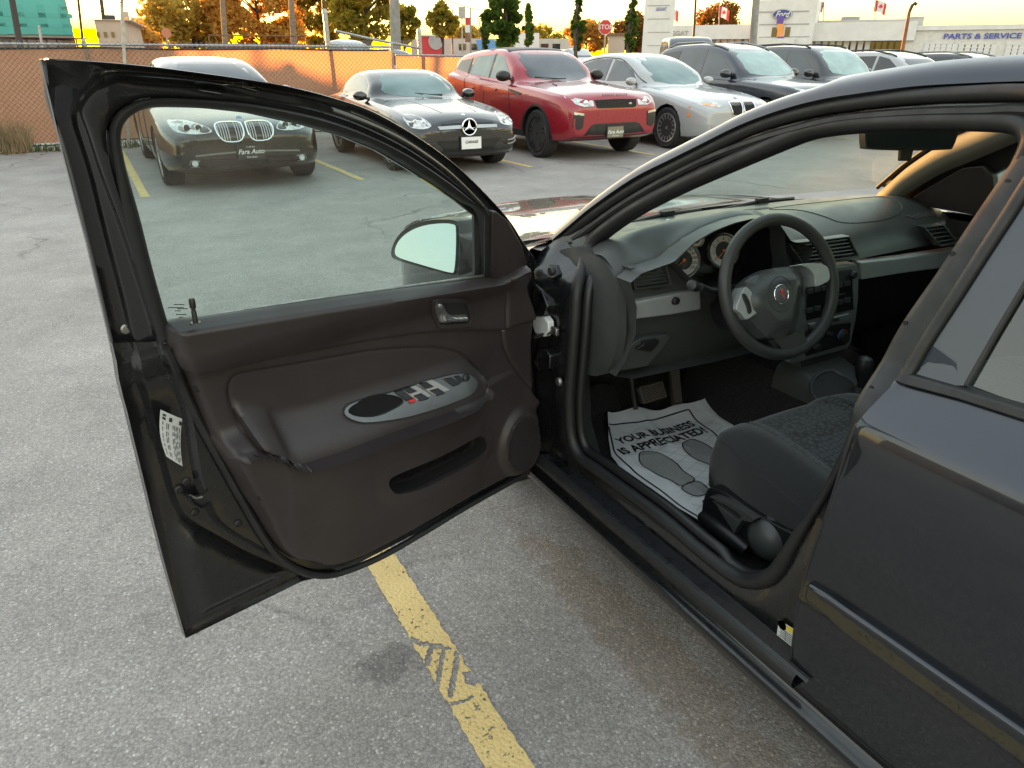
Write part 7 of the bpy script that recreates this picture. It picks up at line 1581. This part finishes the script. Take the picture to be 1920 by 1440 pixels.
pole('street_lamp', 'thin dark pole between the two red and white flags', 1300, -60, 48, .07, 'pole_dark', px_top=1308, cat='street lamp')
t, tp = pole('street_lamp', 'slanted gooseneck lamp pole by the service wing', 1691, 22, 40, .085, 'rust', px_top=1705, cat='street lamp'); g = G(); rt = right_at(1700); g.tube([tp, tp+rt*.06+Vector((0,0,.25)), tp+rt*.16+Vector((0,0,.33)), tp+rt*.24+Vector((0,0,.26))], .075, 8); g.obj('gooseneck', M['pole_dark'], t)
# overhead wires
for i, (a, b, sag) in enumerate([((741,-60,30), (990,-10,60), 1.2), ((418,-60,36), (741,-70,30), .8), ((140,-40,48), (418,-50,36), .5)]):
    A, B = Vector(atD(*a)), Vector(atD(*b)); g = G(); g.tube([A.lerp(B, t)-Vector((0,0,sag*4*t*(1-t))) for t in np.linspace(0,1,14)], .018, 5); tag(g.obj('overhead_wire', M['pole_dark']), ['overhead wire running right from the thick grey pole', 'overhead wire between the pale pole and the thick grey pole', 'overhead wire left of the pale wooden pole'][i], 'wire', 'overhead wires')
# sign seen from behind on a perforated post in front of the fence
b = Vector(atY(243,285,FY-.25)); b.z = 0; sg = thing('road_sign', b, 'faded orange sign on a perforated steel post at the fence', 'sign'); tp = Vector(atY(227,-14,FY-.25)); g = G()
ax = (tp-b); g.box(b+ax*.5, (.06,.05,ax.length), ax.to_track_quat('Z','Y').to_matrix()); g.obj('post', M['galv'], sg)
for k in range(9, 20): p = b+ax*(k/20.5); g = G(); g.lathe([(0,0),(.011,0)], p-Vector((0,.027,0)), (0,-1,0), 8); g.obj('post_hole', M['ink'], sg, smooth=0)
c = b+ax*.985; g = G(); g.box(c-Vector((-.02,.04,-.04)), (.40,.012,.30), ax.to_track_quat('Z','Y').to_matrix()); g.obj('panel', M['sign_orange'], sg, bevel=.003)
for px, y0, y1, D_, r, m, lab in [(73,48,88,26,.04,'galv','small pale post in front of the teal building'), (312,62,92,30,.03,'galv','thin post holding a round orange disc')]:
    t, tp = pole('sign_post', lab, px, y0, D_, r, m, group='small posts beyond the fence'); 
    if px == 312: g = G(); g.lathe([(.16,0),(.16,.03),(0,.03)], tp, tuple(-fwd_at(px)), 20); g.obj('disc', M['sign_orange'], t)
# stop sign
D_ = 30; t, tp = pole('stop_sign', 'red octagonal stop sign on a post behind the white hatchback', 1132, 58, D_, .035, 'galv', cat='stop sign', group=None, px_top=1135); c = Vector(atD(1135,51,D_)); f = -fwd_at(1135); rgt = right_at(1135); FR = lambda a, b_, h=0: tuple(c+rgt*a+Vector((0,0,1))*b_+f*h)
oc = lambda r: [(r*math.cos(R(22.5+45*k)), r*math.sin(R(22.5+45*k))) for k in range(8)]
g = G(); g.patch(oc(.27), FR, .04, .02); g.obj('panel', M['sign_white'], t, smooth=0); g = G(); g.patch(oc(.252), FR, .044, .03); g.obj('red_face', M['sign_red'], t, smooth=0)
g = text('STOP', .22, lambda x, y, h: FR(x, y, .048), bold=.02); g.obj('lettering', M['sign_white'], t, smooth=0)
# two plain signs and a banner on poles near the red shop
t, tp = pole('road_sign', 'grey rectangular sign on a post beside the round tree', 866, 16, 34, .03, 'galv', cat='sign', group=None); c = Vector(atD(866,24,34)); g = G(); q = Matrix.Rotation(-YAW, 3, 'Z'); g.box(c, (.30,.02,.46), q); g.obj('panel', M['galv'], t)
t, tp = pole('street_banner', 'tall red and white banner on a lamp pole beside the red shop', 882, 16, 40, .04, 'pole_grey', cat='banner', group=None)
for k, m in enumerate(['sign_red','sign_white','rust']): c = Vector(atD(877,42+k*14,40)); g = G(); g.box(c, (.26,.02,.44), q); g.obj('banner_field', M[m], t)
# waste bin with railing behind the fence
bc = Vector((*tb(487, 32), 0)); bn = thing('waste_bin', bc, 'dark blue steel waste bin with rail above the fence', 'bin'); w = np.linalg.norm(np.array(atD(397,80,32))-np.array(atD(577,80,32))); zt = hz(83,487,32); rt = right_at(487); fw = fwd_at(487); q = Matrix((rt, fw, Vector((0,0,1)))).transposed()
g = G(); g.box(bc+Vector((0,0,zt/2)), (w,1.6,zt), q); g.obj('body', M['bin_blue'], bn, bevel=.03)
for k in range(9): g = G(); g.box(bc+rt*(w*(k/8-.5)*.98)-fw*.82+Vector((0,0,zt*.52)), (.09,.07,zt*.95), q); g.obj('rib', M['bin_blue'], bn)
g = G(); z2 = hz(67,487,32); g.tube([bc-rt*w*.49+Vector((0,0,zt)), bc-rt*w*.49+Vector((0,0,z2)), bc+rt*w*.52+Vector((0,0,z2)), bc+rt*w*.52+Vector((0,0,zt))], .03, 6); g.obj('rail', M['rust'], bn)
# generic facade frame: a vertical plane facing the camera
class Facade:
    def __init__(s, px, D_, turn=0.):
        s.o = Vector(atD(px, 110, D_)); s.o.z = 0; f = fwd_at(px); f = Matrix.Rotation(turn, 3, 'Z') @ f; s.f = f; s.r = Vector((f.y, -f.x, 0))
    def at(s, px, py):
        d = Vector(ray(px, py)); t = (s.o-Vector((0,0,CAMZ))).dot(s.f)/d.dot(s.f); p = Vector((0,0,CAMZ))+d*t; return ((p-s.o).dot(s.r), p.z)
    def P(s, a, b, h=0): return tuple(s.o+s.r*a+Vector((0,0,b))-s.f*h)
    def rect(s, x0, y0, x1, y1, h, depth, name, m, parent, bevel=None, floor=False):
        a0, z1 = s.at(x0, y0); a1, z0 = s.at(x1, y1); a2, z2 = s.at(x1, y0)
        if floor: z0 = 0
        g = G(); g.add([s.P(a0,z0,h), s.P(a1,z0,h), s.P(a1,z1,h), s.P(a0,z1,h), s.P(a0,z0,h-depth), s.P(a1,z0,h-depth), s.P(a1,z1,h-depth), s.P(a0,z1,h-depth)], [(0,1,2,3),(5,4,7,6),(1,5,6,2),(4,0,3,7),(3,2,6,7),(4,5,1,0)]); return g.obj(name, M[m], parent, smooth=0, bevel=bevel)
    def words(s, t, px, py, hpx, h, m, parent, wpx=None, **k):
        a, z = s.at(px, py); _, z1 = s.at(px, py-hpx/2); _, z0 = s.at(px, py+hpx/2); v, f_ = text_geo(t, 1., **k); ys = [p[1] for p in v]; xs = [p[0] for p in v]; sc = (z1-z0)/(max(ys)-min(ys)); sx = sc
        if wpx: sx = (s.at(px+wpx/2, py)[0]-s.at(px-wpx/2, py)[0])/(max(xs)-min(xs))
        my = (max(ys)+min(ys))/2; g = G(); g.add([s.P(a+p[0]*sx, z+(p[1]-my)*sc, h) for p in v], f_); return g.obj('lettering', M[m], parent, smooth=0)
# teal warehouse with canopy
F_ = Facade(60, 50, R(8)); tl = thing('teal_warehouse', F_.o, 'teal-fronted warehouse with white framed edge at the far left', 'building')
F_.rect(-170,-34,140,72,0,14,'wall','offwhite',tl, floor=True); F_.rect(-165,-26,136,66,.12,.15,'teal_panel','teal_wall',tl)
for k in range(7): F_.rect(-120+k*40,9,-119.7+k*40,65,.13,.06,'panel_joint','teal_joint',tl)
for k in range(2): F_.rect(-160,26+k*20,134,26.25+k*20,.13,.06,'panel_joint','teal_joint',tl)
F_.rect(-170,68,158,74,2.2,2.4,'canopy','dark_roof',tl)
for k in range(7): F_.rect(22+k*18,74,24+k*18,90,2.0,.2,'canopy_post','dark_roof',tl)
F_.rect(20,74,140,92,.2,.1,'door_band','sign_white',tl); F_.rect(112,76,138,92,.3,.1,'garage_door','tan_wall',tl)
F_.words('5770',121,16,5,.16,'dark_roof',tl)
# tan stepped building
F_ = Facade(210, 40, R(-6)); tn = thing('tan_building', F_.o, 'low tan building in the sun glare behind the low orange tree', 'building')
F_.rect(176,38,245,95,.0,9,'wall','tan_wall',tn,floor=True); F_.rect(174,36,247,39,.1,9.2,'parapet','tan_wall',tn)
for k in range(3): F_.rect(180+k*14,60,188+k*14,70,.04,.1,'window','win',tn)
F_ = Facade(260, 120); tw = thing('tan_tower', F_.o, 'tan block with a stepped tower rising behind the low tan building', 'building')
F_.rect(228,22,256,100,.6,12,'tower','tan_wall',tw,floor=True); F_.rect(245,33,308,100,0,14,'wall','tan_wall',tw,floor=True)
# far strip of shops
F_ = Facade(950, 95, R(4)); sh = thing('shop_row', F_.o, 'long low white shop row far behind the columnar trees', 'building')
F_.rect(770,72,1075,100,0,12,'wall','offwhite',sh,floor=True); F_.rect(965,62,1010,100,.5,12,'tower','concrete',sh,floor=True)
for k in range(9): F_.rect(860+k*22,82,874+k*22,94,.06,.1,'window','win',sh)
F_ = Facade(812, 80); rs = thing('red_shop', F_.o, 'small red shop with white round sign above the fence gate', 'building'); F_.rect(790,67,832,100,0,9,'wall','shop_red',rs,floor=True); a, z = F_.at(817,78); g = G(); g.lathe([(0,0),(.75,0)], F_.P(a,z,.1), tuple(-F_.f), 20); g.obj('round_sign', M['sign_white'], rs, smooth=0); F_.rect(788,64,834,68,.2,9.4,'roof_edge','concrete',rs)
F_ = Facade(910, 70); aw = thing('awning_stall', F_.o, 'blue awning stall left of the broad columnar tree', 'stall'); F_.rect(897,86,928,105,0,3,'booth','offwhite',aw,floor=True); g = G(); p = [F_.at(892,75), F_.at(926,75), F_.at(932,93), F_.at(897,93)]; g.add([F_.P(*p[0],0), F_.P(*p[1],0), F_.P(*p[2],1.6), F_.P(*p[3],1.6)], [(0,1,2,3)]); g.obj('awning', M['awning'], aw)
F_ = Facade(1155, 44); ki = thing('kiosk', F_.o, 'small rusty-pink kiosk beside the stop sign', 'kiosk'); F_.rect(1141,64,1170,105,0,1.6,'wall','tan_wall',ki,floor=True); F_.rect(1139,62,1172,66,.15,1.9,'roof','rust',ki)
# dealership
F_ = Facade(1500, 80, R(-3)); dl = thing('car_dealership', F_.o, 'long white car dealership with blue oval sign tower', 'building')
F_.rect(1252,49,1425,73,1.0,18,'fascia','concrete',dl); F_.rect(1252,72,1425,110,-.2,12,'showroom_wall','offwhite',dl,floor=True)
for k in range(6): F_.rect(1346+k*13.4,74,1357+k*13.4,108,-.1,.1,'window','win',dl,floor=True)
for k in range(7): F_.rect(1343+k*13.4,73,1346+k*13.4,110,.15,.4,'mullion','sign_white',dl,floor=True)
F_.words('LEGGAT',1272,63,9,1.08,'letters_grey',dl,wpx=44,bold=.02)
F_.rect(1428,3,1519,110,2.2,9,'tower','concrete',dl,floor=True)
for k in range(3): F_.rect(1428.2,24+k*23,1518.8,24.6+k*23,2.23,.1,'panel_joint','letters_grey',dl)
F_.rect(1452,53,1483,70,2.24,.12,'window','win',dl)
for k in (1, 2): F_.rect(1452+k*10.3,53,1453+k*10.3,70,2.30,.1,'mullion','sign_white',dl)
F_.rect(1429,74,1492,86,3.2,1.2,'entrance_ledge','concrete',dl)
a, z = F_.at(1470,29); rx_ = F_.at(1489,29)[0]-a; rz_ = F_.at(1470,19)[1]-z
for k, (s, m, h) in enumerate([(1.0,'letters_grey',2.32),(.94,'sign_white',2.36),(.87,'oval_blue',2.40)]): g = G(); g.patch([(a+rx_*s*math.cos(t), z+rz_*(s-.02*k)*math.sin(t)) for t in np.linspace(0, 2*math.pi, 36, endpoint=False)], F_.P, h, h-.12); g.obj('oval_sign', M[m], dl, smooth=0)
F_.words('Ford',1470,29,12,2.44,'sign_white',dl,wpx=27,shear=.4,bold=.02)
for k, m in enumerate(['purple','banner_orange','sign_white','purple']): y0 = [33,47,57,70]; y1 = [47,57,70,85]; F_.rect(1462.5,y0[k],1472.5,y1[k],2.9,.06,'banner','banner_orange' if k in (1,2) else 'purple',dl)
F_.rect(1517,44,1712,76,1.2,18,'fascia','concrete',dl); F_.rect(1517,36,1735,50,-3,14,'upper_wall','offwhite',dl); F_.rect(1517,75,1700,110,-.2,12,'showroom_wall','offwhite',dl,floor=True)
for k in range(8): F_.rect(1520+k*13.3,77,1531+k*13.3,108,-.1,.1,'window','win',dl,floor=True)
for k in range(9): F_.rect(1517+k*13.3,76,1520+k*13.3,110,.15,.4,'mullion','sign_white',dl,floor=True)
for k in range(5): F_.rect(1628+k*12,78,1638+k*12,110,-.1,.1,'window','win',dl,floor=True)
F_.rect(1625,93,1690,94,.1,.2,'mullion','sign_white',dl)
for x0, x1 in ((1577,1612),(1712,1740)): 
    F_.rect(x0,27,x1,40,-5,3,'roof_unit','letters_grey',dl); F_.rect(x0+4,26,x1-8,28,-5.2,2.4,'unit_cap','concrete',dl)
sv = thing('service_wing', F_.P(24,0,0), 'white brick service wing with blue letters and garage doors', 'building')
F_.rect(1702,51,2080,115,.8,20,'wall','brick_white',sv,floor=True); F_.rect(1700,49,2085,53,1.0,20.4,'coping','concrete',sv)
F_.words('PARTS & SERVICE',1838,68,10.5,.95,'letters_blue',sv,wpx=144,bold=.03)
for x0, x1, y0 in ((1733,1785,82),(1797,1857,83),(1885,1945,84)):
    F_.rect(x0,y0,x1,118,.83,.1,'garage_door','win',sv,floor=True)
    for k in range(6): F_.rect(x0+(x1-x0)*k/5-.5,y0,x0+(x1-x0)*k/5+.5,118,.90,.1,'door_rail','sign_white',sv,floor=True)
    for k in range(4): F_.rect(x0,y0+k*6.5-.5,x1,y0+k*6.5+.6,.92,.1,'door_rail','sign_white',sv)
# pylon with panel joints
F_ = Facade(1236, 60, R(-3)); py = thing('sign_pylon', F_.o, 'tall white panelled sign pylon left of the dealership', 'sign'); F_.rect(1214,-60,1256,110,0,2.0,'column','concrete',py,floor=True)
for k in range(6): F_.rect(1214.2,-40+k*25,1255.8,-39.3+k*25,.03,.1,'panel_joint','letters_grey',py)
F_.words('LEGGAT',1240,17,6,.06,'letters_blue',py,wpx=20,bold=.02)
# flags on poles behind the dealership
def flag_mesh(c, r, w, h, seed): 
    rows = []
    for i in range(9):
        u = i/8; rows.append([tuple(c+r*(w*u*.8)+Vector((0,0,-h*v-.35*w*u*u*.9))+fwd_at(1400)*(.18*math.sin(u*6+seed+v))) for v in np.linspace(0,1,5)])
    return rows
for i, (px, ytop, lab) in enumerate([(1254,14,'red and white flag beside the sign pylon'),(1349,12,'red and white flag above the left dealership roof'),(1443,16,'red flag half hidden by the dealership tower'),(1545,2,'furled red flag behind the showroom roof'),(1642,0,'red and white flag above the showroom corner')]):
    D_ = 86; t, tp = pole('flagpole', lab, px, ytop-6, D_, .05, 'pole_grey', cat='flag', group='flags above the dealership'); c = Vector(atD(px,ytop,D_)); rr_ = right_at(px)*(-1 if i == 3 else 1); w_ = .35 if i == 3 else 1.35
    rows = flag_mesh(c, rr_, w_, 1.0, i*1.7)
    for nm, a, b_, m in [('flag_field',0,3,'sign_red'),('flag_centre',2,7,'sign_white'),('flag_field',6,9,'sign_red')]: g = G(); g.loft(rows[a:b_]); g.obj(nm, M[m], t, smooth=180)
    if w_ > 1:
        cc = [sum(q[k] for q in rows[4])/5 for k in range(3)]; leaf = [(0,.30),(.07,.16),(.16,.20),(.13,.05),(.27,.02),(.12,-.12),(.02,-.12),(0,-.28),(-.02,-.12),(-.12,-.12),(-.27,.02),(-.13,.05),(-.16,.20),(-.07,.16)]
        g = G(); g.patch(leaf, lambda a, b_, h: tuple(Vector(cc)+rr_*(a*.9)+Vector((0,0,b_*.9))-fwd_at(px)*.22), 0.); g.obj('maple_leaf', M['sign_red'], t, smooth=0)
# vehicles beyond the fence: simple but whole
def far_car(name, label, px, D_, paint, turn, H=1.5, van=False, cat='car'):
    b = tb(px, D_)
    if van: sp = dict(W=2.0, wb=3.4, fo=.9, ro=1.1, tr=.36, ws=.35, rw=4.4, tum=.14, gb=.93, zb=.25, spokes=5, double=False, top=[(-.9,.9),(-.8,1.1),(-.3,1.3),(.35,1.45),(.8,1.95),(1.2,H-.05),(2,H),(4.2,H),(4.45,H-.2),(4.5,1.2)], belt=[(-.9,.88),(0,1.2),(1,1.3),(4.5,1.25)])
    else:
        k = H/1.5; sp = dict(W=1.82, wb=2.7, fo=.85, ro=.95, tr=.33, ws=.65, rw=3.1, tum=.45, gb=.88, zb=.2, spokes=5, double=False, top=[(-.85,.62),(-.8,.75),(-.3,.88*k),(.65,1.0*k),(1.1,1.25*k),(1.5,1.44*k),(2.0,1.5*k),(2.6,1.46*k),(3.1,1.2*k),(3.4,1.08*k),(3.65,.95)], belt=[(-.85,.6),(0,.85*k),(.65,.93*k),(3.3,1.0*k),(3.65,.9)])
    c = Car(name, label, b[0], b[1], sp, paint, group='vehicles beyond the fence', cat=cat, yaw=turn, detail=False); k = H/1.5
    if van: c.put('windshield','ag_grey',[(-.75,1.5),(-.66,H-.28),(.66,H-.28),(.75,1.5)],'front'); [c.put('side_window','ag_dark',[(.9+q*1.15,1.45),(.9+q*1.15,H-.35),(1.95+q*1.15,H-.35),(1.95+q*1.15,1.45)],pl) for pl in ('left','right') for q in range(3)]
    else:
        c.put('windshield','ag_teal',[(-.66,1.04*k),(-.48,1.40*k),(.48,1.40*k),(.66,1.04*k)],'front'); [c.put('side_window','ag_dark',[(.95,1.05*k),(1.5,1.36*k),(2.4,1.38*k),(2.95,1.1*k)],pl) for pl in ('left','right')]
    return c
far_car('black_van', 'tall black passenger van behind the navy suv', 1299, 30, 'cp_graphite', R(-35), 2.25, True, 'van')
far_car('white_wagon', 'white wagon roof above the fence left of the gate post', 706, 30, 'cp_silver', R(15), 2.15)
far_car('silver_sedan', 'silver sedan behind the orange-lit gate', 842, 26, 'cp_silver', R(75), 1.76)
far_car('white_car', 'white car roof beyond the fence under the teal building', 4, 26, 'cp_white', R(70), 2.1, True, 'van')
far_car('white_pickup', 'white vehicle far behind the white hatchback', 1108, 40, 'cp_white', R(20), 1.9, True, 'van')
far_car('pale_car', 'pale car roof beyond the fence right of the sign post', 250, 30, 'cp_cream', R(85), 1.75)
# --- the street behind the camera, seen only in reflections: a brown brick workshop and a dark shed
def brick_mat():
    m = mat('brown_brick', (.26,.15,.10), .9); N = m.node_tree.nodes; L = m.node_tree.links; b = N['Principled BSDF']; tc = N.new('ShaderNodeTexCoord'); mp = N.new('ShaderNodeMapping'); mp.inputs['Rotation'].default_value = (R(90), 0, R(90)); L.new(tc.outputs['Object'], mp.inputs[0])
    br = N.new('ShaderNodeTexBrick'); br.inputs['Scale'].default_value = 1.6; br.inputs[1].default_value = (.30,.17,.10,1); br.inputs[2].default_value = (.22,.12,.08,1); br.inputs[3].default_value = (.35,.30,.26,1); L.new(mp.outputs[0], br.inputs[0]); L.new(br.outputs[0], b.inputs['Base Color']); return m
M['brick'] = brick_mat()
wk = thing('brick_workshop', (-17, -6, 0), 'brown brick workshop behind the photographer', 'building')
g = G(); g.box((-19, -4, 2.0), (6, 26, 4.0)); g.obj('wall', M['brick'], wk); g = G(); g.box((-19, -4, 4.08), (6.4, 26.4, .18)); g.obj('roof_edge', M['dark_roof'], wk)
for k in range(4): g = G(); g.box((-15.98, -13+k*6, 1.6), (.08, 3.4, 2.8)); g.obj('garage_door', M['dark_roof'], wk)
